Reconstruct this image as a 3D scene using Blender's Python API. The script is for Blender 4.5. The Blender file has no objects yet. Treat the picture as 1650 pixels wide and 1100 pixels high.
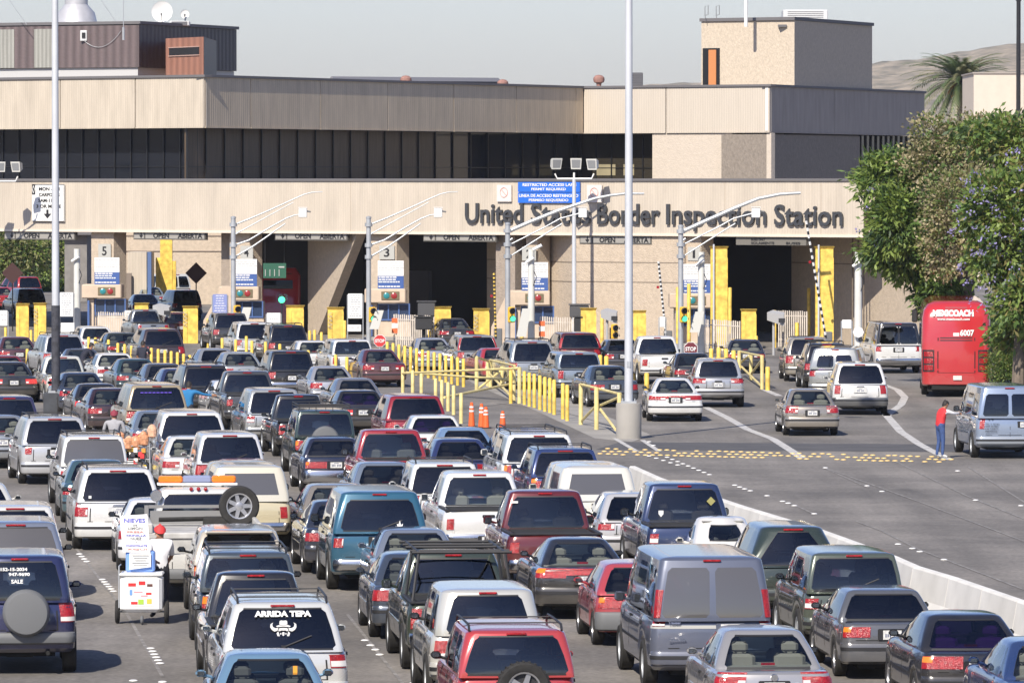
import bpy, bmesh, math, random
import numpy as np
from mathutils import Vector, Matrix
R = math.radians
random.seed(7)
scene = bpy.context.scene
# ---------------------------------------------------------------- camera, sky, sun, exposure
FPX = 9700.0; CH = 8.0; HY = 291.0
PITCH = math.atan((550 - HY) / FPX)
cd = bpy.data.cameras.new("camera"); cam = bpy.data.objects.new("camera", cd)
scene.collection.objects.link(cam); scene.camera = cam
cd.sensor_width = 36; cd.lens = 36 * FPX / 1650; cd.clip_start = 1; cd.clip_end = 20000
cam.location = (0, 0, CH); cam.rotation_euler = (math.pi / 2 - PITCH, 0, 0)
SAZ, SEL = R(22), R(41)
w = bpy.data.worlds.new("World"); scene.world = w; w.use_nodes = True
nt = w.node_tree; bg = nt.nodes['Background']
sky = nt.nodes.new('ShaderNodeTexSky'); sky.sky_type = 'NISHITA'; sky.sun_disc = False
sky.sun_elevation = SEL; sky.sun_rotation = R(180 + 22)
sky.air_density = 1.0; sky.dust_density = 0.6; sky.ozone_density = 1.5; sky.altitude = 20
tint = nt.nodes.new('ShaderNodeMixRGB'); tint.blend_type = 'MULTIPLY'; tint.inputs[0].default_value = 1; tint.inputs[2].default_value = (.925, .93, 1.18, 1)
nt.links.new(sky.outputs[0], tint.inputs[1]); nt.links.new(tint.outputs[0], bg.inputs[0]); bg.inputs[1].default_value = 0.08
sl = bpy.data.lights.new("sun", 'SUN'); sl.energy = 4.5; sl.angle = R(0.5); sl.color = (1.0, 0.92, 0.80)
sun = bpy.data.objects.new("sun", sl); scene.collection.objects.link(sun)
SD = Vector((-math.sin(SAZ) * math.cos(SEL), -math.cos(SAZ) * math.cos(SEL), math.sin(SEL)))
sun.rotation_euler = SD.to_track_quat('Z', 'Y').to_euler(); sun.location = (0, 0, 60)
vs = scene.view_settings; vs.view_transform = 'Standard'; vs.look = 'None'; vs.exposure = 0.54; vs.gamma = 1; vs.use_curve_mapping = False

# ---------------------------------------------------------------- where a picture point lies in the place
cp, sp = math.cos(PITCH), math.sin(PITCH)
def ray(px, py):
    u = px - 825; v = 550 - py
    return Vector((u, FPX * cp + v * sp, -FPX * sp + v * cp))
CO = Vector((0, 0, CH))
def hitz(px, py, z=0.0):
    d = ray(px, py); return CO + d * ((z - CH) / d.z)
def hity(px, py, Y):
    d = ray(px, py); return CO + d * (Y / d.y)
def xat(px, Y): return (px - 825) / FPX * Y       # close enough: pitch is tiny
class Plane:                                       # a vertical plane through o along direction d
    def __init__(s, o, d):
        s.o = Vector((o[0], o[1], 0)); s.d = Vector((d[0], d[1], 0)).normalized()
        s.n = Vector((s.d.y, -s.d.x, 0))           # towards the camera when d points right
        if s.n.y > 0: s.n = -s.n
    def hit(s, px, py):
        r = ray(px, py); k = (s.o - CO).dot(s.n) / r.dot(s.n); p = CO + r * k
        return (p - s.o).dot(s.d), p.z
    def at(s, t, z, off=0.0): return s.o + s.d * t + s.n * off + Vector((0, 0, z))
    def p(s, px, py, off=0.0):
        t, z = s.hit(px, py); return s.at(t, z, off)

# ---------------------------------------------------------------- materials
def lin(c):
    if isinstance(c, str):
        c = c.lstrip('#'); c = [int(c[i:i+2], 16) / 255 for i in (0, 2, 4)]
        return tuple((x / 12.92 if x <= .04045 else ((x + .055) / 1.055) ** 2.4) for x in c)
    return tuple(c)
MC = {}
def mat(name, col, rough=.6, metal=0., coat=0., noise=0., nscale=3., bump=0., bscale=20., emit=None, spec=None, stretch=None, col2=None, dirt=None):
    if name in MC: return MC[name]
    m = bpy.data.materials.new(name); m.use_nodes = True; MC[name] = m
    t = m.node_tree; b = t.nodes['Principled BSDF']; c = lin(col)
    b.inputs['Base Color'].default_value = (*c, 1); b.inputs['Roughness'].default_value = rough
    b.inputs['Metallic'].default_value = metal
    if coat: b.inputs['Coat Weight'].default_value = coat; b.inputs['Coat Roughness'].default_value = .06
    if spec is not None: b.inputs['Specular IOR Level'].default_value = spec
    if emit: b.inputs['Emission Color'].default_value = (*lin(emit[0]), 1); b.inputs['Emission Strength'].default_value = emit[1]
    tc = None
    def coords():
        nonlocal tc
        if tc: return tc
        g = t.nodes.new('ShaderNodeTexCoord'); mp = t.nodes.new('ShaderNodeMapping')
        t.links.new(g.outputs['Object'], mp.inputs[0])
        if stretch: mp.inputs['Scale'].default_value = stretch
        tc = mp; return tc
    if noise:
        n = t.nodes.new('ShaderNodeTexNoise'); n.inputs['Scale'].default_value = nscale; n.inputs['Detail'].default_value = 6
        t.links.new(coords().outputs[0], n.inputs['Vector'])
        r = t.nodes.new('ShaderNodeValToRGB'); r.color_ramp.elements[0].position = .3; r.color_ramp.elements[1].position = .7
        a = lin(col2) if col2 else tuple(x * (1 - noise) for x in c)
        e = tuple(min(1, x * (1 + noise * .5)) for x in c) if not col2 else c
        r.color_ramp.elements[0].color = (*a, 1); r.color_ramp.elements[1].color = (*e, 1)
        t.links.new(n.outputs[0], r.inputs[0]); t.links.new(r.outputs[0], b.inputs['Base Color'])
    if bump:
        n = t.nodes.new('ShaderNodeTexNoise'); n.inputs['Scale'].default_value = bscale; n.inputs['Detail'].default_value = 4
        t.links.new(coords().outputs[0], n.inputs['Vector'])
        bu = t.nodes.new('ShaderNodeBump'); bu.inputs['Strength'].default_value = bump; bu.inputs['Distance'].default_value = .05
        t.links.new(n.outputs[0], bu.inputs['Height']); t.links.new(bu.outputs[0], b.inputs['Normal'])
    return m
def ribbed(name, col, ang, period=.11, depth=.5, noise=.12, rough=.85, rowvar=.1):
    """board-marked concrete or corrugated sheet: upright ribs across the direction ang, with streaks"""
    if name in MC: return MC[name]
    m = bpy.data.materials.new(name); m.use_nodes = True; MC[name] = m
    t = m.node_tree; b = t.nodes['Principled BSDF']; b.inputs['Roughness'].default_value = rough; c = lin(col)
    g = t.nodes.new('ShaderNodeTexCoord'); mp = t.nodes.new('ShaderNodeMapping')
    mp.inputs['Rotation'].default_value = (0, 0, -ang); t.links.new(g.outputs['Object'], mp.inputs[0])
    wv = t.nodes.new('ShaderNodeTexWave'); wv.wave_profile = 'SIN'; wv.inputs['Scale'].default_value = 1 / period / 3.18
    wv.inputs['Distortion'].default_value = .6; wv.inputs['Detail Scale'].default_value = .6
    t.links.new(mp.outputs[0], wv.inputs['Vector'])
    m2 = t.nodes.new('ShaderNodeMapping'); m2.inputs['Scale'].default_value = (1.3, 1.3, .22); t.links.new(mp.outputs[0], m2.inputs[0])
    n = t.nodes.new('ShaderNodeTexNoise'); n.inputs['Scale'].default_value = 1.6; n.inputs['Detail'].default_value = 8; n.inputs['Roughness'].default_value = .65
    t.links.new(m2.outputs[0], n.inputs['Vector'])
    r = t.nodes.new('ShaderNodeValToRGB'); r.color_ramp.elements[0].position = .25; r.color_ramp.elements[1].position = .75
    r.color_ramp.elements[0].color = (*[x * (1 - noise * 1.6) for x in c], 1); r.color_ramp.elements[1].color = (*[min(1, x * (1 + noise * .6)) for x in c], 1)
    t.links.new(n.outputs[0], r.inputs[0])
    mx = t.nodes.new('ShaderNodeMixRGB'); mx.blend_type = 'MULTIPLY'; mx.inputs[0].default_value = rowvar
    t.links.new(r.outputs[0], mx.inputs[1]); t.links.new(wv.outputs[1], mx.inputs[2]); t.links.new(mx.outputs[0], b.inputs['Base Color'])
    n3 = t.nodes.new('ShaderNodeTexNoise'); n3.inputs['Scale'].default_value = 9; n3.inputs['Detail'].default_value = 5
    t.links.new(mp.outputs[0], n3.inputs['Vector'])
    ad = t.nodes.new('ShaderNodeMath'); ad.operation = 'MULTIPLY_ADD'; ad.inputs[1].default_value = .8
    t.links.new(n3.outputs[0], ad.inputs[0]); t.links.new(wv.outputs[1], ad.inputs[2])
    bu = t.nodes.new('ShaderNodeBump'); bu.inputs['Strength'].default_value = depth; bu.inputs['Distance'].default_value = .02
    t.links.new(ad.outputs[0], bu.inputs['Height']); t.links.new(bu.outputs[0], b.inputs['Normal'])
    return m
def paint(col, metal=.25, rough=.26, coat=1.):
    k = 'paint_%s_%.2f_%.2f' % (col, metal, rough)
    if k in MC: return MC[k]
    m = mat(k, col, rough, metal, coat)
    t = m.node_tree; b = t.nodes['Principled BSDF']; c = lin(col)
    g = t.nodes.new('ShaderNodeTexCoord'); n = t.nodes.new('ShaderNodeTexNoise'); n.inputs['Scale'].default_value = 1.7; n.inputs['Detail'].default_value = 7
    t.links.new(g.outputs['Object'], n.inputs['Vector'])
    sx = t.nodes.new('ShaderNodeSeparateXYZ'); t.links.new(g.outputs['Object'], sx.inputs[0])
    mr = t.nodes.new('ShaderNodeMapRange'); mr.inputs[1].default_value = .2; mr.inputs[2].default_value = 1.0; mr.inputs[3].default_value = .55; mr.inputs[4].default_value = .12
    t.links.new(sx.outputs[2], mr.inputs[0])
    mu = t.nodes.new('ShaderNodeMath'); mu.operation = 'MULTIPLY'; t.links.new(n.outputs[0], mu.inputs[0]); t.links.new(mr.outputs[0], mu.inputs[1])
    mx = t.nodes.new('ShaderNodeMixRGB'); mx.inputs[1].default_value = (*c, 1); mx.inputs[2].default_value = (.27, .24, .2, 1)   # road dust
    t.links.new(mu.outputs[0], mx.inputs[0]); t.links.new(mx.outputs[0], b.inputs['Base Color'])
    a = t.nodes.new('ShaderNodeMath'); a.operation = 'MULTIPLY_ADD'; a.inputs[1].default_value = .5; a.inputs[2].default_value = rough - .05
    t.links.new(mu.outputs[0], a.inputs[0]); t.links.new(a.outputs[0], b.inputs['Roughness'])
    return m
def glass(name, tint, refl=.5, frost=0.0, thru=False):
    if name in MC: return MC[name]
    m = bpy.data.materials.new(name); m.use_nodes = True; MC[name] = m
    t = m.node_tree; t.nodes.remove(t.nodes['Principled BSDF']); o = t.nodes['Material Output']
    tr = t.nodes.new('ShaderNodeBsdfTransparent'); tr.inputs[0].default_value = (*tint, 1)
    gl = t.nodes.new('ShaderNodeBsdfGlossy'); gl.inputs['Roughness'].default_value = .03; gl.inputs[0].default_value = (.92, .95, 1, 1)
    fr = t.nodes.new('ShaderNodeFresnel'); fr.inputs[0].default_value = 1.5
    mu = t.nodes.new('ShaderNodeMath'); mu.operation = 'MULTIPLY_ADD'; mu.inputs[1].default_value = 1.3; mu.inputs[2].default_value = refl * .08
    t.links.new(fr.outputs[0], mu.inputs[0])
    mx = t.nodes.new('ShaderNodeMixShader'); t.links.new(mu.outputs[0], mx.inputs[0])
    last = tr
    if frost:
        df = t.nodes.new('ShaderNodeBsdfDiffuse' if not thru else 'ShaderNodeBsdfTranslucent'); df.inputs[0].default_value = (.22, .21, .2, 1) if not thru else (.75, .85, .78, 1)
        m0 = t.nodes.new('ShaderNodeMixShader'); m0.inputs[0].default_value = frost
        t.links.new(tr.outputs[0], m0.inputs[1]); t.links.new(df.outputs[0], m0.inputs[2]); last = m0
    t.links.new(last.outputs[0], mx.inputs[1]); t.links.new(gl.outputs[0], mx.inputs[2])
    t.links.new(mx.outputs[0], o.inputs[0])
    return m
DARK = mat('dark_plastic', (.018, .018, .02), .55)
RUBBER = mat('rubber', (.022, .021, .02), .85, noise=.4, nscale=8)
CHROME = mat('chrome', (.62, .62, .62), .22, 1.)
ALLOY = mat('alloy', (.42, .42, .43), .35, .8)
GREYP = mat('grey_plastic', (.13, .135, .14), .6)
SEAT = mat('seat_cloth', (.09, .09, .092), .9)
LINING = mat('cabin_lining', (.24, .24, .225), .9)
SEATG = mat('grey_seat_cloth', (.22, .21, .19), .9)
UNDER = mat('underbody', (.012, .012, .012), .9)
REDL = mat('red_lens', (.34, .010, .013), .18, coat=.6, noise=.45, nscale=22, bump=.35, bscale=60)
BRAKE = mat('brake_lens', (.5, .02, .02), .18, coat=.5, bump=.3, bscale=60, emit=((1, .06, .04), .3))
AMBER = mat('amber_lens', (.75, .20, .02), .2, coat=.4)
CLEARL = mat('clear_lens', (.65, .64, .62), .15, coat=.5)
PLATE = mat('plate_white', (.62, .62, .60), .5, noise=.25, nscale=30)
WHITE = mat('white_paint', (.74, .74, .72), .5, noise=.08, nscale=2)
BLACK = mat('black_paint', (.02, .02, .022), .5)
YEL = mat('yellow_paint', (.78, .54, .10), .6, noise=.38, nscale=3.5, bump=.2)
YELP = mat('pale_yellow_paint', (.72, .60, .26), .55, noise=.3, nscale=3)
STEEL = mat('galvanised_steel', (.42, .44, .46), .5, .35, noise=.15, nscale=2)
POLEM = mat('pale_pole_steel', (.55, .57, .60), .5, .15, noise=.10, nscale=1)
G_DARK = glass('tinted_glass', (.07, .07, .075), .3)
G_FRONT = glass('dusty_glow_windscreen', (.75, .80, .78), .3, .55, True)  # dust film plus a pale green that stands in for windscreen glow
G_MID = glass('smoked_glass', (.30, .31, .32), .3)
G_CLEAR = glass('clear_glass', (.78, .83, .81), .3)
G_PURP = glass('purple_film_glass', (.20, .10, .38), .3)
G_DUST = glass('dusty_glass', (.10, .10, .10), .5, .40)

# ---------------------------------------------------------------- mesh collecting
class MB:
    def __init__(s): s.v = []; s.f = []; s.m = []; s.sm = []
    def add(s, vs, fs, mi=0, smooth=False):
        o = len(s.v); s.v += [tuple(v) for v in vs]
        for f in fs: s.f.append(tuple(i + o for i in f)); s.m.append(mi); s.sm.append(smooth)
        return s
    def box(s, c, d, rz=0., mi=0, bev=0.):
        x, y, z = d[0] / 2, d[1] / 2, d[2] / 2; b = min(bev, x * .9, y * .9, z * .9)
        cr, sr = math.cos(rz), math.sin(rz)
        def T(p): return (c[0] + p[0] * cr - p[1] * sr, c[1] + p[0] * sr + p[1] * cr, c[2] + p[2])
        if b <= 0:
            vs = [T((i * x, j * y, k * z)) for k in (-1, 1) for j in (-1, 1) for i in (-1, 1)]
            return s.add(vs, [(0, 2, 3, 1), (4, 5, 7, 6), (0, 1, 5, 4), (2, 6, 7, 3), (0, 4, 6, 2), (1, 3, 7, 5)], mi)
        rings = []
        for (zz, ins) in ((-z, b), (-z + b, 0), (z - b, 0), (z, b)):
            X, Y = x - ins, y - ins; q = b
            rings.append([T(p) for p in ((-X + q, -Y, zz), (X - q, -Y, zz), (X, -Y + q, zz), (X, Y - q, zz), (X - q, Y, zz), (-X + q, Y, zz), (-X, Y - q, zz), (-X, -Y + q, zz))])
        vs = [p for r in rings for p in r]; fs = [tuple(range(7, -1, -1)), tuple(range(24, 32))]
        for r in range(3):
            for i in range(8): fs.append((r * 8 + i, r * 8 + (i + 1) % 8, r * 8 + 8 + (i + 1) % 8, r * 8 + 8 + i))
        return s.add(vs, fs, mi)
    def tube(s, p, r, n=10, mi=0, caps=True, smooth=True):
        """tube through the points p; r one radius or one per point"""
        P = [Vector(q) for q in p]; rs = r if isinstance(r, (list, tuple)) else [r] * len(P)
        vs = []; up = None
        for i, q in enumerate(P):
            d = (P[min(i + 1, len(P) - 1)] - P[max(i - 1, 0)]).normalized()
            if up is None:
                up = Vector((0, 0, 1)) if abs(d.z) < .9 else Vector((1, 0, 0))
            a = d.cross(up).normalized(); b = a.cross(d).normalized(); up = b
            for k in range(n):
                t = 2 * math.pi * k / n; vs.append(q + (a * math.cos(t) + b * math.sin(t)) * rs[i])
        fs = []
        for i in range(len(P) - 1):
            for k in range(n): fs.append((i * n + k, i * n + n + k, i * n + n + (k + 1) % n, i * n + (k + 1) % n))
        s.add(vs, fs, mi, smooth)
        if caps: s.add(vs[:n], [tuple(range(n))], mi); s.add(vs[-n:], [tuple(range(n - 1, -1, -1))], mi)
        return s
    def lathe(s, prof, c=(0, 0, 0), axis='z', n=20, mi=0, smooth=True):
        vs = []; fs = []
        for (r, h) in prof:
            for k in range(n):
                t = 2 * math.pi * k / n; a, b = r * math.cos(t), r * math.sin(t)
                vs.append({'z': (c[0] + a, c[1] + b, c[2] + h), 'x': (c[0] + h, c[1] + a, c[2] + b), 'y': (c[0] + b, c[1] + h, c[2] + a)}[axis])
        for i in range(len(prof) - 1):
            for k in range(n): fs.append((i * n + k, i * n + (k + 1) % n, i * n + n + (k + 1) % n, i * n + n + k))
        return s.add(vs, fs, mi, smooth)
    def prism(s, poly, z0, z1, mi=0, mtop=None):
        n = len(poly); a = sum(poly[i][0] * poly[(i + 1) % n][1] - poly[(i + 1) % n][0] * poly[i][1] for i in range(n))
        if a < 0: poly = poly[::-1]
        vs = [(p[0], p[1], z0) for p in poly] + [(p[0], p[1], z1) for p in poly]
        s.add(vs, [(i, (i + 1) % n, n + (i + 1) % n, n + i) for i in range(n)], mi)
        s.add(vs, [tuple(range(n - 1, -1, -1)), tuple(range(n, 2 * n))], mi if mtop is None else mtop)
        return s
    def quad(s, a, b, c, d, mi=0): return s.add([a, b, c, d], [(0, 1, 2, 3)], mi)
    def pbox(s, pl, t0, t1, z0, z1, o0, o1, mi=0):
        """box on a vertical plane from t0..t1, z0..z1, between offsets o0<o1 towards the camera"""
        vs = [pl.at(t, z, o) for o in (o1, o0) for z in (z0, z1) for t in (t0, t1)]
        return s.add(vs, [(0, 1, 3, 2), (5, 4, 6, 7), (4, 0, 2, 6), (1, 5, 7, 3), (2, 3, 7, 6), (4, 5, 1, 0)], mi)
    def text(s, txt, o, ex, ez, width=None, height=None, depth=.01, bold=0., mi=0, fit=None):
        """lettering from o (lower left), along ex and up ez; stretched to width and height"""
        vs, fs = text_geo(txt, bold)
        xs = [v[0] for v in vs]; ys = [v[1] for v in vs]; x0, x1, y0, y1 = min(xs), max(xs), min(ys), max(ys)
        ky = height / (y1 - y0) if height else 1; kx = width / (x1 - x0) if width else ky
        ex = Vector(ex).normalized(); ez = Vector(ez).normalized(); en = ex.cross(ez)
        out = [Vector(o) + ex * (v[0] - x0) * kx + ez * (v[1] - y0) * ky + en * (v[2] * depth) for v in vs]
        return s.add(out, fs, mi)
    def build(s, name, mats, parent=None, org=None, sharp=35):
        me = s.mesh(name, mats, org, sharp); return link(name, me, parent, org)
    def mesh(s, name, mats, org=None, sharp=35):
        me = bpy.data.meshes.new(name); o = Vector(org) if org else Vector((0, 0, 0))
        me.from_pydata([tuple(Vector(v) - o) for v in s.v] if org else s.v, [], s.f)
        for m in (mats if isinstance(mats, (list, tuple)) else [mats]): me.materials.append(m)
        me.polygons.foreach_set('material_index', s.m); me.polygons.foreach_set('use_smooth', s.sm); me.update()
        if any(s.sm): me.set_sharp_from_angle(angle=R(sharp))
        return me
TG = {}
def text_geo(txt, bold=0.):
    k = (txt, bold)
    if k in TG: return TG[k]
    cu = bpy.data.curves.new('t', 'FONT'); cu.body = txt; cu.extrude = .5; cu.offset = bold; cu.resolution_u = 3
    ob = bpy.data.objects.new('t', cu); me = bpy.data.meshes.new_from_object(ob)
    r = ([tuple(v.co) for v in me.vertices], [tuple(p.vertices) for p in me.polygons])
    bpy.data.objects.remove(ob); bpy.data.curves.remove(cu); bpy.data.meshes.remove(me)
    TG[k] = r; return r
COL = scene.collection
def link(name, me, parent=None, loc=None):
    o = bpy.data.objects.new(name, me); COL.objects.link(o)
    if parent is not None:
        o.parent = parent
        if parent.get('_w'): o.location = -Vector(parent['_w']) + (Vector(loc) if loc else Vector())
        elif loc: o.location = loc
    elif loc: o.location = loc
    return o
def tag(o, label, cat, group=None, kind=None):
    o['label'] = label; o['category'] = cat
    if group: o['group'] = group
    if kind: o['kind'] = kind
    return o
def thing(name, label, cat, loc=(0, 0, 0), rz=0., group=None, world=False):
    """an Empty at the base; world=True: its parts are given in place coordinates"""
    o = bpy.data.objects.new(name, None); COL.objects.link(o); o.location = loc; o.rotation_euler = (0, 0, rz); o.empty_display_size = .2
    if world: o['_w'] = list(loc)
    return tag(o, label, cat, group)
def one(mb, name, mats, label, cat, group=None, sharp=35):
    """a thing that is one mesh; origin at its foot"""
    a = np.array([tuple(v) for v in mb.v]); o = ((a[:, 0].min() + a[:, 0].max()) / 2, (a[:, 1].min() + a[:, 1].max()) / 2, a[:, 2].min())
    return tag(mb.build(name, mats, None, o, sharp), label, cat, group)
def struct(mb, name, mats, sharp=35):
    o = mb.build(name, mats); o['kind'] = 'structure'; return o
# ================================================================ vehicles
def lerp(a, b, t): return a + (b - a) * t
K = 5
class Hull:
    """stack of rounded rectangles; columns run round the outline, rows go up"""
    def __init__(s, rings, Bs, As):
        s.Bs, s.As = Bs, As; s.P = []; s.kind = []
        for ri, g in enumerate(rings):
            z, y0, y1, w, rr, rf = g[:6]; bow = g[6] if len(g) > 6 else .03; tr, tf = (g[7], g[8]) if len(g) > 8 else (.03, .06)
            wr, wf = w * (1 - tr), w * (1 - tf); nose = bow * 2; pts = []; kd = []; rr = min(rr, w * .42, (y1 - y0) * .3); rf = min(rf, w * .42, (y1 - y0) * .3)
            ya, yb = y0 + bow + rr, y1 - nose - rf
            def side(a, sg):
                k = 1 - tr * (max(0, .3 - a) / .3) ** 2 - tf * (max(0, a - .7) / .3) ** 2
                return (sg * w * k, lerp(ya, yb, a), z)
            for b in Bs: pts.append((b * (wr - rr), y0 + bow * b * b, z)); kd.append(('R', b))
            for k in range(1, K):
                t = -math.pi / 2 + math.pi / 2 * k / K; pts.append((wr - rr + rr * math.cos(t), ya + rr * math.sin(t), z)); kd.append(('c', k))
            for a in As: pts.append(side(a, 1)); kd.append(('S', a))
            for k in range(1, K):
                t = math.pi / 2 * k / K; pts.append((wf - rf + rf * math.cos(t), yb + rf * math.sin(t), z)); kd.append(('c', k))
            for b in Bs[::-1]: pts.append((b * (wf - rf), y1 - nose * b * b, z)); kd.append(('F', b))
            for k in range(1, K):
                t = math.pi / 2 + math.pi / 2 * k / K; pts.append((-(wf - rf) + rf * math.cos(t), yb + rf * math.sin(t), z)); kd.append(('c', k))
            for a in As[::-1]: pts.append(side(a, -1)); kd.append(('L', a))
            for k in range(1, K):
                t = math.pi + math.pi / 2 * k / K; pts.append((-(wr - rr) + rr * math.cos(t), ya + rr * math.sin(t), z)); kd.append(('c', k))
            s.P.append(pts)
            if ri == 0: s.kind = kd
        s.n = len(s.kind); s.nr = len(rings); nB, nA = len(Bs), len(As)
        s.iSR = nB + K - 1; s.iF = s.iSR + nA + K - 1; s.iSL = s.iF + nB + K - 1; s.nA = nA; s.nB = nB
    def deform(s, fn): s.P = [[fn(*p) for p in r] for r in s.P]
    def capfaces(s, row, up):
        nA, nB, n = s.nA, s.nB, s.n; b = row * n; out = []
        R_ = [b + s.iSR + j for j in range(nA)]; L_ = [b + s.iSL + nA - 1 - j for j in range(nA)]
        rear = [b + i for i in list(range(s.iSL + nA - 1, n)) + list(range(0, s.iSR + 1))]; out.append(tuple(rear))
        front = [b + i for i in range(s.iSR + nA - 1, s.iSL + 1)]; out.append(tuple(front))
        for j in range(nA - 1): out.append((L_[j], R_[j], R_[j + 1], L_[j + 1]))
        return out if up else [f[::-1] for f in out]
    def verts(s): return [p for r in s.P for p in r]
    def uR(s, b):                                    # column position of a place b on the rear face
        for i in range(s.nB - 1):
            if s.Bs[i] <= b <= s.Bs[i + 1]: return i + (b - s.Bs[i]) / (s.Bs[i + 1] - s.Bs[i])
        return 0 if b < 0 else s.nB - 1
    def uS(s, a):                                    # on the right side
        for i in range(s.nA - 1):
            if s.As[i] <= a <= s.As[i + 1]: return s.iSR + i + (a - s.As[i]) / (s.As[i + 1] - s.As[i])
        return s.iSR if a < 0 else s.iSR + s.nA - 1
    def uC(s, k): return s.nB - 1 + k * K            # k 0..1 round the rear right corner
    def pt(s, u, z):
        i = int(math.floor(u)) % s.n; j = (i + 1) % s.n; f = u - math.floor(u)
        col = [Vector(s.P[r][i]).lerp(Vector(s.P[r][j]), f) for r in range(s.nr)]
        for r in range(s.nr - 1):
            if col[r].z <= z <= col[r + 1].z and col[r + 1].z > col[r].z: return col[r].lerp(col[r + 1], (z - col[r].z) / (col[r + 1].z - col[r].z))
        return col[0] if z < col[0].z else col[-1]
    def patch(s, mb, u0, u1, z0, z1, off=.012, nu=None, nz=2, mirror=False, mi=0, z0b=None, z1b=None):
        nu = nu or max(2, int(math.ceil(abs(u1 - u0)))); O = []; I = []
        for j in range(nz + 1):
            for i in range(nu + 1):
                f = i / nu; u = lerp(u0, u1, f); za = lerp(z0, z0b if z0b is not None else z0, f); zb = lerp(z1, z1b if z1b is not None else z1, f)
                z = lerp(za, zb, j / nz); p = s.pt(u, z)
                n = (s.pt(u + .2, z) - s.pt(u - .2, z)).cross(s.pt(u, z + .03) - s.pt(u, z - .03))
                n = n.normalized() if n.length > 1e-9 else Vector((0, -1, 0))
                O.append(p + n * off); I.append(p - n * .01)
        W_ = nu + 1; fs = [(j * W_ + i, j * W_ + i + 1, (j + 1) * W_ + i + 1, (j + 1) * W_ + i) for j in range(nz) for i in range(nu)]
        N = len(O); bd = list(range(W_)) + [j * W_ + nu for j in range(1, nz + 1)] + [nz * W_ + i for i in range(nu - 1, -1, -1)] + [j * W_ for j in range(nz - 1, 0, -1)]
        for a, b in zip(bd, bd[1:] + bd[:1]): fs.append((b, a, a + N, b + N))
        vs = O + I
        if mirror: vs = [(-v[0], v[1], v[2]) for v in vs]; fs = [f[::-1] for f in fs]
        mb.add(vs, fs, mi, True)

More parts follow.
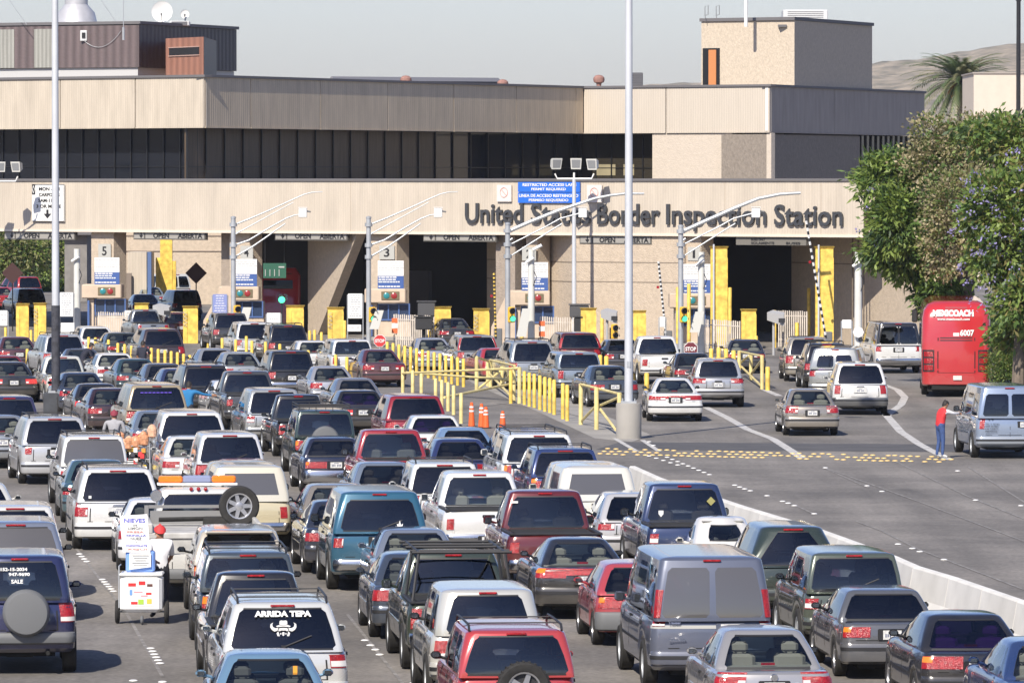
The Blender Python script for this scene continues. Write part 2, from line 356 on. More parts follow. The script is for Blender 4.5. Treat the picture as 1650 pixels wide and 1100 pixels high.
# ---- kinds of vehicle: sizes in metres, y runs from the rear bumper forward
MIRG = mat('mirror_silver', (.16, .18, .20), .12, 1.)
BASE = dict(L=4.7, W=1.76, H=1.43, belt=.93, clear=.24, gb=(.72, 3.62), gt=(1.35, 2.72), wt=.58, wb=.80, rrb=.10, rrt=.11, tire=.31,
            ax=(1.0, 3.72), side=[(.05, .13), (.17, .50), (.545, .93)], rb=.97, v0=.06, v1=.92, roofoff=1.9, rearz=(.10, .10, .06),
            tl=(.62, .8, .68, .84), plate=(.72, 'body'), bump=(.27, .60), hood=.16, glass='clear', drop=0.0, bow=.05)
def spec(**k): d = dict(BASE); d.update(k); return d
INK = mat('plate_ink', (.05, .07, .16), .6)
KINDS = {
 'sedan': spec(),
 'sedan_round': spec(L=4.9, W=1.86, H=1.40, gb=(.62, 3.75), gt=(1.45, 2.75), tl=(.30, .9, .70, .84), bow=.09, wt=.54),
 'sedan_box': spec(L=4.5, W=1.68, H=1.38, belt=.90, gb=(.80, 3.45), gt=(1.10, 2.65), rrb=.07, rrt=.08, wt=.60, tl=(.50, .5, .66, .80), bow=.03, rb=.97, side=[(.06, .48), (.52, .94)]),
 'coupe': spec(L=4.4, W=1.70, H=1.32, belt=.88, gb=(.65, 3.4), gt=(1.30, 2.45), side=[(.08, .35), (.40, .93)], tl=(.45, .8, .62, .78)),
 'hatch': spec(L=3.9, W=1.64, H=1.40, belt=.90, gb=(.10, 3.0), gt=(.62, 2.25), wt=.58, rrb=.09, rrt=.10, tire=.29, ax=(.72, 3.15), side=[(.06, .20), (.24, .52), (.56, .93)], tl=(.66, .6, .62, .80), roofoff=.9, rb=.96),
 'beetle': spec(L=4.1, W=1.54, H=1.50, belt=.90, gb=(.55, 2.95), gt=(1.35, 2.35), wt=.47, wb=.66, rrb=.24, rrt=.22, tire=.32, ax=(.75, 3.15), side=[(.03, .30), (.36, .93)], tl=(.8, .6, .55, .70), roofoff=1.7, rb=.95, bow=.16, v0=.34, v1=.80),
 'wagon': spec(L=4.7, W=1.74, H=1.48, gb=(.12, 3.6), gt=(.50, 2.8), rrb=.08, rrt=.09, wt=.60, side=[(.04, .26), (.30, .58), (.62, .94)], tl=(.80, .5, .70, .95), roofoff=.8),
 'suv': spec(L=4.65, W=1.84, H=1.78, belt=1.06, clear=.34, gb=(.10, 3.45), gt=(.36, 2.75), wt=.70, wb=.86, rrb=.055, rrt=.07, tire=.37, ax=(.95, 3.70), side=[(.04, .25), (.29, .57), (.61, .93)],
             tl=(.84, .6, .78, 1.02), plate=(.80, 'body'), bump=(.42, .66), roofoff=.6, glass='dark', hood=.06, v0=.04, v1=.92, rb=.97),
 'suv_box': spec(L=4.5, W=1.78, H=1.80, belt=1.08, clear=.36, gb=(.08, 3.35), gt=(.22, 2.8), wt=.72, wb=.84, rrb=.05, rrt=.06, tire=.38, ax=(.90, 3.55), side=[(.03, .27), (.31, .58), (.62, .94)],
             tl=(.86, .4, .72, .98), plate=(.80, 'body'), bump=(.44, .66), roofoff=.45, glass='mid', hood=.05, v0=.05, v1=.92, rb=.97),
 'big_suv': spec(L=5.2, W=2.0, H=1.90, belt=1.16, clear=.38, gb=(.08, 4.0), gt=(.30, 3.25), wt=.76, wb=.94, rrb=.06, rrt=.08, tire=.39, ax=(1.15, 4.25), side=[(.03, .30), (.34, .60), (.64, .94)],
             tl=(.87, .5, .82, 1.12), plate=(.90, 'body'), bump=(.46, .70), roofoff=.55, glass='dark', hood=.05, v0=.04, v1=.92, rb=.975),
 'minivan': spec(L=4.9, W=1.95, H=1.76, belt=1.06, clear=.26, gb=(.10, 4.15), gt=(.42, 3.05), wt=.73, wb=.92, rrb=.08, rrt=.09, tire=.33, ax=(1.0, 3.95), side=[(.03, .28), (.31, .60), (.63, .93)],
             tl=(.84, .9, .74, 1.02), plate=(.84, 'body'), bump=(.28, .60), roofoff=.7, glass='dark', hood=.22, v0=.04, v1=.92, rb=.97, bow=.07),
 'van': spec(L=5.4, W=2.0, H=2.08, belt=1.20, clear=.32, gb=(.05, 4.75), gt=(.20, 4.05), wt=.80, wb=.95, rrb=.08, rrt=.12, tire=.37, ax=(1.15, 4.55), side=[(.03, .29), (.33, .62), (.74, .95)],
             tl=(.90, .6, .92, 1.28), plate=(.98, 'body'), bump=(.40, .64), roofoff=.5, glass='mid', hood=.12, v0=.02, v1=.87, rb=.95, twin=True),
 'pickup': spec(L=5.5, W=1.95, H=1.84, belt=1.12, clear=.38, gb=(2.05, 4.15), gt=(2.22, 3.45), wt=.71, wb=.91, rrb=.07, rrt=.09, tire=.38, ax=(1.15, 4.45), side=[(.04, .34), (.39, .93)],
             tl=(.90, .35, .74, 1.04), plate=(.52, 'bump'), bump=(.44, .66), roofoff=2.45, glass='mid', hood=.04, v0=.07, v1=.90, rb=.96, bed=(.10, 2.0)),
 'small_pickup': spec(L=4.9, W=1.72, H=1.66, belt=1.0, clear=.36, gb=(1.95, 3.75), gt=(2.10, 3.05), wt=.62, wb=.80, rrb=.07, rrt=.09, tire=.35, ax=(1.05, 3.95), side=[(.05, .30), (.35, .93)],
             tl=(.88, .35, .66, .92), plate=(.50, 'bump'), bump=(.42, .62), roofoff=2.3, glass='mid', hood=.04, v0=.07, v1=.90, rb=.96, bed=(.10, 1.9)),
}
KNAME = {'sedan': 'sedan', 'sedan_round': 'sedan', 'sedan_box': 'sedan', 'coupe': 'coupe', 'hatch': 'hatchback', 'beetle': 'small_car', 'wagon': 'station_wagon', 'suv': 'suv', 'suv_box': 'suv', 'big_suv': 'suv', 'minivan': 'minivan', 'van': 'van', 'pickup': 'pickup_truck', 'small_pickup': 'pickup_truck'}
KCAT = {'sedan': 'car', 'coupe': 'car', 'hatchback': 'car', 'small_car': 'car', 'station_wagon': 'station wagon', 'suv': 'suv', 'minivan': 'minivan', 'van': 'van', 'pickup_truck': 'pickup truck'}
GL = {'dark': G_DARK, 'mid': G_MID, 'clear': G_CLEAR, 'purple': G_PURP, 'dust': G_DUST}
WHEELS = {}
def wheel_mesh(r, wd=.21, style=0):
    k = (r, wd, style)
    if k in WHEELS: return WHEELS[k]
    h = wd / 2; m = MB()
    m.lathe([(r * .62, -h * .8), (r * .72, -h), (r * .93, -h), (r, -h * .72), (r, h * .72), (r * .93, h), (r * .72, h), (r * .62, h * .8)], axis='x', n=28)
    if style == 9:
        for k2 in range(28):
            a = 2 * math.pi * k2 / 28; m.box((0, (r + .004) * math.cos(a), (r + .004) * math.sin(a)), (wd * .8, .02, .02))
    t = m.mesh('wheel', RUBBER)
    m = MB()
    m.lathe([(r * .64, -h * .75), (r * .64, h * .86), (r * .58, h * .82), (r * .54, h * .3), (.001, h * .25)], axis='x', n=24)
    m.lathe([(r * .2, h * .3), (r * .2, h * .7), (r * .12, h * .78), (.001, h * .78)], axis='x', n=12)
    ns = 5 if style in (0, 9) else 7
    for i in range(ns):
        a = 2 * math.pi * i / ns; c, s_ = math.cos(a), math.sin(a); w_ = r * .11
        vs = []
        for (rad, ww) in ((r * .15, w_), (r * .6, w_ * .75)):
            for q in (-1, 1):
                for hh in (h * .3, h * .66): vs.append((hh, rad * c - q * ww * s_, rad * s_ + q * ww * c))
        m.add(vs, [(1, 3, 7, 5), (0, 1, 5, 4), (2, 6, 7, 3), (0, 4, 6, 2)])
    m.lathe([(r * .54, h * .31), (r * .2, h * .31)], axis='x', n=24, mi=1)
    rim = m.mesh('rim', [ALLOY if style else STEEL, DARK])
    WHEELS[k] = (t, rim); return WHEELS[k]
CACHE = {}
def vehicle_meshes(kind, S, opts):
    key = (kind, repr(sorted(S.items())), repr(opts))
    if key in CACHE: return CACHE[key]
    out = []                                        # (name, mesh, matkey, children)
    L, W2, H, belt, cl = S['L'], S['W'] / 2, S['H'], S['belt'], S['clear']
    r = S['tire']; arch = r * 1.17
    Bs = [-1, -S['rb'], -S['rb'] + .07, -min(.5, S['rb'] - .15), -.13, -.06, -.02, .02, .06, .13, min(.5, S['rb'] - .15), S['rb'] - .07, S['rb'], 1]
    # ---- lower body
    nA = 46; As = [i / (nA - 1) for i in range(nA)]
    zs = [cl, cl + .07, lerp(cl, belt, .35), lerp(cl, belt, .55), belt - .22, belt - .10, belt - .03, belt + .0]
    ws = [.93, .985, 1, 1, .992, .975, .95, None]; rz = S['rearz']; bw = S['bow']
    yy = [.25, .12, .09, .085, .09, .10, .13, .18]; yf = [.30, .06, 0, 0, .05, .14, .3, .5]
    rr = .16 if kind not in ('beetle',) else .35
    rings = []
    for i in range(8):
        wv = W2 * ws[i] if ws[i] else max(S['wb'] + .012, W2 * .90)
        rings.append((zs[i], yy[i], L - yf[i], wv, rr, .3, bw, .03, .07))
    rings.append((belt + .012, .30, L - .75, W2 * .78, rr, .3, bw, .03, .07))
    low = Hull(rings, Bs, As)
    hd = S['hood']; y1 = S['gb'][1]
    def df(x, y, z):
        if y > y1 - .1: q = min(1, (y - y1 + .1) / (L - y1 + .1)); z -= hd * q * max(0, (z - .45)) / (belt - .45)
        if S.get('taildrop') and y < S['gb'][0]: z -= S['taildrop'] * (1 - y / S['gb'][0]) * max(0, (z - .6)) / (belt - .6)
        if abs(x) > .5 * W2:
            for ay in S['ax']:
                d = abs(y - ay)
                if d < arch:
                    az = r + math.sqrt(arch * arch - d * d) - .02
                    if az > cl: z = az + (z - cl) * (belt - az) / (belt - cl)
        return (x, y, z)
    low.deform(df)
    body = MB(); body.v = low.verts(); n = low.n
    def face(f, mi=0, sm=True): body.f.append(f); body.m.append(mi); body.sm.append(sm)
    for rw in range(low.nr - 1):
        for i in range(n):
            j = (i + 1) % n; face((rw * n + i, rw * n + j, (rw + 1) * n + j, (rw + 1) * n + i), 1 if rw == 0 and opts.get('cladding') else 0)
    for f in low.capfaces(0, False): face(f, 2, False)
    for f in low.capfaces(low.nr - 1, True): face(f, 0)
    # ---- cab or greenhouse, with the window openings left out
    gb, gt, wb, wt = S['gb'], S['gt'], S['wb'], S['wt']
    As2 = sorted(set([0, 1] + [a for w_ in S['side'] for a in w_] + [w_[0] + .03 for w_ in S['side']] + [w_[1] - .03 for w_ in S['side']]))
    v0, v1 = S['v0'], S['v1']
    ts = [-.04, v0, v0 + .07, lerp(v0, v1, .5), v1 - .07, v1, 1.0]; zt = H - .055; rg = []
    for t in ts:
        q = max(0, t); bul = 4 * q * (1 - q)
        rg.append((lerp(belt, zt, t), lerp(gb[0], gt[0], q) - .035 * bul, lerp(gb[1], gt[1], q) + .06 * bul, lerp(wb, wt, q) + .018 * bul, lerp(S['rrb'], S['rrt'], q), lerp(.3, .3, q), bw * .9, .03, .05))
    for (ins, dz) in ((.035, .025), (.11, .043), (.30, .055)):
        rg.append((zt + dz, gt[0] + ins, gt[1] - ins, wt - ins, max(.05, S['rrt'] - ins * .4), .25, bw * .9, .03, .05))
    gh = Hull(rg, Bs, As2); off = len(body.v); body.v += gh.verts(); n = gh.n
    ROW = {'lo': 1, 'hi': 5}; wins = {}
    def cells(c0, c1, name):
        for rw in range(1, 5):
            for c in range(c0, c1): wins[(rw, c % n)] = (name, c == c0, c == c1 - 1, rw == 1, rw == 4)
    def colR(b): return min(range(len(Bs)), key=lambda i: abs(Bs[i] - b))
    def colS(a): return gh.iSR + min(range(gh.nA), key=lambda i: abs(As2[i] - a))
    def colL(a): return gh.iSL + gh.nA - 1 - min(range(gh.nA), key=lambda i: abs(As2[i] - a))
    if not opts.get('norearwin'):
        if S.get('twin'): cells(colR(-S['rb']), colR(-.06), 'rear_window:0'); cells(colR(.06), colR(S['rb']), 'rear_window:1')
        else: cells(colR(-S['rb']), colR(S['rb']), 'rear_window:0')
    cells(gh.iF + 1, gh.iF + len(Bs) - 2, 'windshield:0')
    for i, (a0, a1) in enumerate(S['side']):
        if opts.get('panelvan') and i < 2: continue
        cells(colS(a0), colS(a1), 'side_window:%dr' % i); cells(colL(a1), colL(a0), 'side_window:%dl' % i)
    W_ = {}
    P_ = [p for rw_ in gh.P for p in rw_]
    def wf(name, ids, tgt):
        d = tgt.setdefault(name, [[], [], {}]); 
        for i in ids:
            if i not in d[2]: d[2][i] = len(d[0]); d[0].append(P_[i])
        d[1].append(tuple(d[2][i] for i in ids))
    side_rng = [(colS(0), colS(1)), (colL(1), colL(0))]
    for rw in range(gh.nr - 1):
        for i in range(n):
            j = (i + 1) % n; A, B, C, D = rw * n + i, rw * n + j, (rw + 1) * n + j, (rw + 1) * n + i
            wn = wins.get((rw, i))
            if wn is None:
                blk = 1 if (opts.get('blackpillar') and 1 <= rw <= 4 and any(a <= i < b for a, b in side_rng)) else (1 if opts.get('twotone') and rw >= 1 else 0)
                face((off + A, off + B, off + C, off + D), blk); continue
            name, lf, rt, lo, hi = wn
            if lf and lo: face((off + A, off + B, off + D)); wf(name, (B, C, D), W_)
            elif rt and lo: face((off + A, off + B, off + C)); wf(name, (A, C, D), W_)
            elif lf and hi: face((off + A, off + C, off + D)); wf(name, (A, B, C), W_)
            elif rt and hi: face((off + B, off + C, off + D)); wf(name, (A, B, D), W_)
            else: wf(name, (A, B, C, D), W_)
    for f in gh.capfaces(gh.nr - 1, True): face(tuple(off + i for i in f), 1 if opts.get('twotone') else 0)
    # headliner and parcel shelf keep the cabin closed and dark
    hl = MB(); hl.box(((0), (gt[0] + gt[1]) / 2, zt - .03), (wt * 1.7, (gt[1] - gt[0]) * .9, .02)); hl.box((0, (gb[0] + gb[1]) / 2 - .0, belt + .02), (wb * 1.8, (gb[1] - gb[0]) * .93, .015))
    bm = body.mesh('body', [DARK, GREYP if not opts.get('low2') else DARK, UNDER], sharp=28)
    out.append(('body', bm, 'body', []))
    out.append(('cabin_lining', hl.mesh('cabin_lining', LINING), None, []))
    for name, (vs, fs, _) in sorted(W_.items()):
        m = MB(); m.add(vs, fs, 0, True); nm = name.split(':')[0]
        kids = []
        if nm == 'rear_window' and opts.get('wiper') and name.endswith('0'):
            z_ = lerp(belt, zt, v0) + .03; k = MB(); a = gh.pt(gh.uR(.0), z_) + Vector((0, -.03, 0)); b = gh.pt(gh.uR(.55), z_ + .16) + Vector((0, -.025, 0)); k.tube([a, b], .012, 6); k.box(a, (.07, .05, .05)); kids.append(('wiper', k.mesh('wiper', DARK), None, []))
        out.append((nm, m.mesh(nm, DARK, sharp=60), 'glass_rear' if nm == 'rear_window' else ('glass_front' if nm == 'windshield' else 'glass_side'), kids))
    if not S.get('twin') and not opts.get('norearwin'):
        m = MB(); zb_, zc_ = lerp(belt, zt, v0), lerp(belt, zt, v1); rb_ = S['rb']
        gh.patch(m, gh.uR(-rb_ + .06), gh.uR(rb_ - .06), zb_ - .022, zb_ + .002, .004, nu=8, nz=1); gh.patch(m, gh.uR(-rb_ + .06), gh.uR(rb_ - .06), zc_ - .002, zc_ + .018, .004, nu=8, nz=1)
        for q in (False, True): gh.patch(m, gh.uR(rb_) - .04, gh.uR(rb_) + .12, zb_ + .05, zc_ - .05, .004, nu=1, nz=4, mirror=q)
        out.append(('window_seal', m.mesh('window_seal', DARK), None, []))
    # ---- rear bumper
    b0, b1 = S['bump']; m = MB(); bk = opts.get('bumper', 'body')
    w_ = W2 + .012 if bk != 'chrome' else W2 * .97
    bh = Hull([(b0, .10, .55, w_ * .94, .14, .05, bw), (b0 + .03, .02, .6, w_ * .985, .17, .05, bw), (b0 + .10, 0, .62, w_, .18, .05, bw), (b1 - .06, .0, .62, w_, .18, .05, bw), (b1 - .015, .02, .6, w_ * .99, .17, .05, bw), (b1, .06, .55, w_ * .95, .15, .05, bw)],
              [-1, -.5, 0, .5, 1], [0, 1])
    arch_y = S['ax'][0] - arch - .02
    def bd(x, y, z): return (x, min(y, arch_y), z)
    bh.deform(bd); m.v = bh.verts(); nn = bh.n
    for rw in range(bh.nr - 1):
        for i in range(nn): m.f.append((rw * nn + i, rw * nn + (i + 1) % nn, (rw + 1) * nn + (i + 1) % nn, (rw + 1) * nn + i)); m.m.append(0); m.sm.append(True)
    for f in bh.capfaces(0, False) + bh.capfaces(bh.nr - 1, True): m.f.append(f); m.m.append(0); m.sm.append(False)
    kids = []
    if opts.get('bstrip', bk == 'body'):
        k = MB(); bh.patch(k, bh.uR(-1) - K * .8, bh.uR(1) + K * .8, b1 - .13, b1 - .075, .008, nu=12, nz=1); kids.append(('bumper_strip', k.mesh('bumper_strip', DARK), None, []))
    out.append(('rear_bumper', m.mesh('rear_bumper', DARK), 'bumper', kids))
    # ---- lamps
    t0, t1, z0, z1 = S['tl']; st = opts.get('lamp', 'plain')
    for mir in (False, True):
        m = MB(); k2 = []
        low.patch(m, low.uR(t0), low.uC(t1), z0, z1, .015, mirror=mir, z1b=z1 + (.04 if st == 'wedge' else 0), z0b=z0 + (.05 if st == 'wedge' else 0))
        if z1 > belt - .03 and not opts.get('tall'): pass
        if st in ('split', 'amber', 'plain', 'wedge'):
            k = MB(); hgt = z1 - z0
            if st == 'split': low.patch(k, low.uR(t0) + .02, low.uC(t1) - .1, z0 + hgt * .05, z0 + hgt * .28, .02, mirror=mir); k2.append(('reversing_lamp', k.mesh('reversing_lamp', CLEARL), None, []))
            elif st == 'amber': low.patch(k, low.uC(.1), low.uC(t1) - .1, z0 + hgt * .52, z0 + hgt * .96, .02, mirror=mir); k2.append(('indicator', k.mesh('indicator', AMBER), None, []))
            elif st == 'plain' and t1 > .45: low.patch(k, low.uR(t0) + .02, low.uR(lerp(t0, 1, .4)), z0 + hgt * .12, z0 + hgt * .5, .02, mirror=mir); k2.append(('reversing_lamp', k.mesh('reversing_lamp', CLEARL), None, []))
            elif st == 'wedge': low.patch(k, low.uR(lerp(t0, 1, .35)), low.uR(lerp(t0, 1, .75)), z0 + hgt * .2, z0 + hgt * .6, .021, mirror=mir); k2.append(('reversing_lamp', k.mesh('reversing_lamp', CLEARL), None, []))
        out.append(('tail_lamp', m.mesh('tail_lamp', DARK), 'lamp', k2))
        if opts.get('tall'):
            m = MB(); u0, u1 = gh.uC(.0) - .35, gh.uC(.75); gh.patch(m, u0, u1, belt + .02, lerp(belt, zt, opts['tall']), .015, mirror=mir, nz=4); out.append(('tail_lamp', m.mesh('tail_lamp', DARK), 'lamp', []))
    if opts.get('bar'):
        m = MB(); low.patch(m, low.uR(-t0), low.uR(t0), z0 + (z1 - z0) * .3, z1, .012, nu=8); out.append(('lamp_panel', m.mesh('lamp_panel', DARK), 'lamp', []))
    # high stop lamp
    if not opts.get('nohigh'):
        zz = zt + .01 if kind in ('suv', 'suv_box', 'big_suv', 'minivan', 'van', 'pickup', 'small_pickup') else lerp(belt, zt, v1) - .03
        m = MB(); p = gh.pt(gh.uR(0), zz - .012); sz = .28 if kind not in ('suv', 'minivan') else .36
        if zz > zt: m.box(p + Vector((0, -.012, 0)), (sz, .05, .035), bev=.01)
        else: p = gh.pt(gh.uR(0), lerp(belt, zt, v0) + .04); m.box(p + Vector((0, .08, .0)), (.2, .05, .035))
        out.append(('high_stop_lamp', m.mesh('high_stop_lamp', REDL), None, []))
    # plate, trim, handles
    pz, pw = S['plate']; m = MB(); p = (low if pw == 'body' else bh).pt((low if pw == 'body' else bh).uR(opts.get('platex', 0.)), pz)
    rec = MB(); rec.box(p + Vector((0, -.004, 0)), (.46, .03, .19), bev=.02)
    m.box(p + Vector((0, -.028, 0)), (.30, .008, .15), bev=.003)
    pc = MB()
    for i_ in range(7):
        if i_ != 3: pc.box(p + Vector((-.105 + i_ * .035, -.033, -.008)), (.018, .003, .05 if i_ % 2 else .055))
    pc.box(p + Vector((0, -.033, .05)), (.12, .003, .012))
    out.append(('plate_recess', rec.mesh('plate_recess', DARK), 'recess', [('license_plate', m.mesh('license_plate', PLATE), None, [('plate_characters', pc.mesh('plate_characters', INK), None, [])])]))
    m = MB()
    if kind not in ('sedan', 'sedan_round', 'sedan_box', 'coupe', 'beetle', 'pickup', 'small_pickup', 'van'):
        for q in (0, 1): low.patch(m, low.uR(t0) - .22, low.uR(t0) - .14, b1 + .02, belt + .0, .003, nu=1, mirror=bool(q), nz=3)
        low.patch(m, low.uR(-t0) , low.uR(t0) - .14, b1 + .02, b1 + .035, .003, nu=6, nz=1)
    elif kind in ('sedan', 'sedan_round', 'sedan_box', 'coupe'):
        low.patch(m, low.uR(-.9), low.uR(.9), z0 - .055, z0 - .04, .003, nu=6, nz=1)
    elif kind == 'van':
        low.patch(m, low.uR(-.008), low.uR(.008), b1, belt, .003, nu=1); low.patch(m, low.uR(-.86), low.uR(.86), b1 + .03, b1 + .045, .003, nu=6, nz=1)
    elif kind in ('pickup', 'small_pickup'):
        for q in (0, 1): low.patch(m, low.uR(t0) - .25, low.uR(t0) - .2, b1, belt - .04, .003, nu=1, mirror=bool(q))
    if m.v: out.append(('tailgate_seam', m.mesh('tailgate_seam', UNDER), None, []))
    if kind in ('pickup', 'small_pickup', 'suv', 'suv_box', 'big_suv', 'minivan'):
        m = MB(); hz = belt - .10 if 'pickup' in kind else (pz + .12); p = low.pt(low.uR(0), hz); m.box(p + Vector((0, -.015, 0)), (.26, .03, .06), bev=.01); out.append(('tailgate_handle', m.mesh('tailgate_handle', DARK), 'handle', []))
    # door seams, handles and a rub strip on both sides
    m = MB(); hnd = MB(); mol = MB(); ya, yb = low.P[3][low.iSR][1], low.P[3][low.iSR + low.nA - 1][1]
    def a_of(y): return (y - ya) / (yb - ya)
    gy = lambda a: lerp(gb[0] + S['rrb'], gb[1] - .3, a)
    seams = [gy((S['side'][i][1] + S['side'][i + 1][0]) / 2) for i in range(len(S['side']) - 1)] + [gy(S['side'][-1][1])]
    for q in (False, True):
        for y in seams:
            if all(abs(y - ay) > arch + .03 for ay in S['ax']): u = low.uS(a_of(y)); low.patch(m, u - .05, u + .05, cl + .06, belt - .02, .003, nu=1, nz=4, mirror=q)
        for y in seams[:-1] if 'pickup' not in kind else seams[:1]:
            u = low.uS(a_of(y - .17 if abs(y - .17 - S['ax'][0]) > .0 else y)); low.patch(hnd, u - .8, u + .8, belt - .14, belt - .10, .025, nu=1, nz=1, mirror=q)
        u0, u1 = low.uS(a_of(S['ax'][0] + arch + .05)), low.uS(a_of(S['ax'][1] - arch - .05)); low.patch(mol, u0, u1, lerp(cl, belt, .42), lerp(cl, belt, .42) + .045, .01, nu=6, nz=1, mirror=q)
    out.append(('door_seams', m.mesh('door_seams', UNDER), None, [])); out.append(('door_handles', hnd.mesh('door_handles', DARK), 'handle', [])); out.append(('side_moulding', mol.mesh('side_moulding', DARK), 'mould', []))
    # mirrors
    for sg in (-1, 1):
        a = gh.pt(gh.uS(.86), belt + .06); m = MB(); bw_ = .15 if kind not in ('pickup', 'van', 'big_suv') else .17; bh_ = .10 if kind not in ('pickup', 'van', 'big_suv') else .16
        m.box((sg * (abs(a.x) + .06 + bw_ / 2), a.y - .05, a.z + .06), (bw_, .10, bh_), bev=.035); m.tube([(sg * (abs(a.x) - .02), a.y, a.z), (sg * (abs(a.x) + .12), a.y - .03, a.z + .04)], .025, 6)
        g = MB(); g.box((sg * (abs(a.x) + .06 + bw_ / 2), a.y - .105, a.z + .06), (bw_ - .05, .006, bh_ - .04), bev=.002)
        out.append(('side_mirror', m.mesh('side_mirror', DARK), 'mirror', [('mirror_glass', g.mesh('mirror_glass', MIRG), None, [])]))
    # chassis and exhaust
    m = MB(); m.box((0, L / 2, cl + .04), (S['W'] * .62, L - .7, .22)); m.box((0, S['ax'][0], r), (S['W'] * .8, .12, .12)); m.tube([(.45, .08, cl - .0), (.45, .8, cl - .0)], .035, 8); m.box((0, .6, cl - .02), (.5, .4, .14), bev=.04)
    out.append(('chassis', m.mesh('chassis', UNDER), None, []))
    # seats
    m = MB(); sy = gb[1] - 1.45
    if 'pickup' in kind: sy = gb[0] + .55
    rows = [sy] + ([] if 'pickup' in kind else [sy - .9]) + ([sy - 1.8] if kind in ('minivan', 'van', 'big_suv') else [])
    for j, y in enumerate(rows):
        if y < gt[0] - .25 and j: continue
        top = min(belt + .22, zt - .28)
        for sg in (-1, 1):
            m.box((sg * wb * .46, y, top - .25), (.46, .14, .5), bev=.05); m.box((sg * wb * .46, y, top + .09), (.25, .09, .16), bev=.04); m.box((sg * wb * .46, y, top + .02), (.08, .03, .1))
    m.box((0, gb[1] - .55, belt + .03), (wb * 1.5, .3, .09), bev=.03)
    out.append(('seats', m.mesh('seats', DARK), 'seat', []))
    # wheels
    wt_ = wheel_mesh(r, .23 if r > .35 else .2, opts.get('wheel', 1 if r < .35 else 0))
    for ay in S['ax']:
        for sg in (-1, 1): out.append(('wheel', wt_[0], ('wheel', sg * (W2 - .115), ay, r, sg), [('rim', wt_[1], None, [])]))
    # extras
    if opts.get('rack'):
        m = MB()
        for sg in (-1, 1):
            x = sg * (wt - .07); pts = [(x, gt[0] + .10, H - .02), (x, gt[0] + .2, H + .06), (x, lerp(gt[0], gt[1], .5), H + .07), (x, gt[1] - .45, H + .06), (x, gt[1] - .3, H - .02)]; m.tube(pts, .018, 6)
        for f in ((.2, .8) if opts['rack'] == 1 else (.05, .5, .95)): y = lerp(gt[0] + .2, gt[1] - .45, f); m.tube([(-(wt - .07), y, H + .055), (wt - .07, y, H + .055)], .011, 6)
        out.append(('roof_rack', m.mesh('roof_rack', DARK if opts['rack'] == 1 else BLACK), None, []))
    if opts.get('basket'):
        m = MB(); x = wt - .03
        for hh in (.08, .15):
            for sg in (-1, 1): m.tube([(sg * x, gt[0] + .05, H + hh), (sg * x, gt[1] - .4, H + hh)], .013, 6)
            for y in (gt[0] + .05, gt[1] - .4): m.tube([(-x, y, H + hh), (x, y, H + hh)], .013, 6)
        for f in range(8): y = lerp(gt[0] + .05, gt[1] - .4, f / 7); m.tube([(-x, y, H + .08), (x, y, H + .08)], .009, 5)
        for y in (gt[0] + .05, gt[1] - .4):
            for q in (-1, -.33, .33, 1): m.tube([(q * x, y, H - .03), (q * x, y, H + .15)], .012, 6)
        out.append(('roof_basket', m.mesh('roof_basket', BLACK), None, []))
    if opts.get('spare'):
        sx, szz, cov = opts['spare']; m = MB(); rs = r * .98
        y0_ = .02; tt, rim_ = wheel_mesh(rs, .24, 9)
        if cov:
            m.lathe([(.001, -.20), (rs * .55, -.20), (rs * .9, -.185), (rs * 1.0, -.14), (rs * 1.03, -.02), (rs * 1.0, .1)], (sx, y0_, szz), 'y', 32); k = []
            me = m.mesh('spare_wheel_cover', [GREYP]); mk = MB(); mk.tube([(sx - rs * .9, y0_ - .19, szz - .03), (sx - rs * .3, y0_ - .205, szz), (sx, y0_ - .21, szz + .12), (sx + rs * .8, y0_ - .19, szz + .14)], .008, 5)
            out.append(('spare_wheel_cover', me, ('cover', cov), []))
        else: out.append(('spare_wheel', tt, ('spare', sx, y0_ - .08, szz), [('rim', rim_, None, [])]))
    if opts.get('shell'):                             # camper shell over the bed
        yb0, yb1 = .10, gb[0] + .02; sb = Hull([(belt - .02, yb0, yb1, W2 * .93, .10, .05, .02, 0, 0), (belt + .12, yb0 + .02, yb1, W2 * .92, .10, .05, .02, 0, 0), (H - .16, yb0 + .12, yb1, W2 * .82, .12, .05, .02, 0, 0), (H - .04, yb0 + .18, yb1 - .02, W2 * .76, .12, .05, .02, 0, 0), (H + .01, yb0 + .32, yb1 - .1, W2 * .60, .12, .05, .02, 0, 0)], [-1, -.84, -.74, -.3, .3, .74, .84, 1], [0, .12, .2, .8, .88, 1])
        m = MB(); m.v = sb.verts(); nn = sb.n; g = {}
        rowsw = 1
        for rw in range(sb.nr - 1):
            for i in range(nn):
                j = (i + 1) % nn; isr = rw == 1 and 1 <= i < 6; iss = rw == 1 and (sb.iSR + 1 <= i < sb.iSR + 4 or sb.iSL + 1 <= i < sb.iSL + 4)
                f = (rw * nn + i, rw * nn + j, (rw + 1) * nn + j, (rw + 1) * nn + i)
                if isr or iss: g.setdefault('R' if isr else ('A' if i < sb.iF else 'B'), []).append(f)
                else: m.f.append(f); m.m.append(0); m.sm.append(True)
        for f in sb.capfaces(sb.nr - 1, True): m.f.append(f); m.m.append(0); m.sm.append(True)
        kids = []
        for kx, fl in g.items():
            q = MB(); q.add(sb.verts(), fl, 0, True)
            ids = sorted({i for f in fl for i in f}); mp_ = {i: k for k, i in enumerate(ids)}; V_ = sb.verts(); q = MB(); q.add([V_[i] for i in ids], [tuple(mp_[i] for i in f) for f in fl], 0, True)
            kids.append(('shell_window', q.mesh('shell_window', DARK), 'glass_rear', []))
        out.append(('camper_shell', m.mesh('camper_shell', DARK), 'shell', kids))
    elif S.get('bed'):
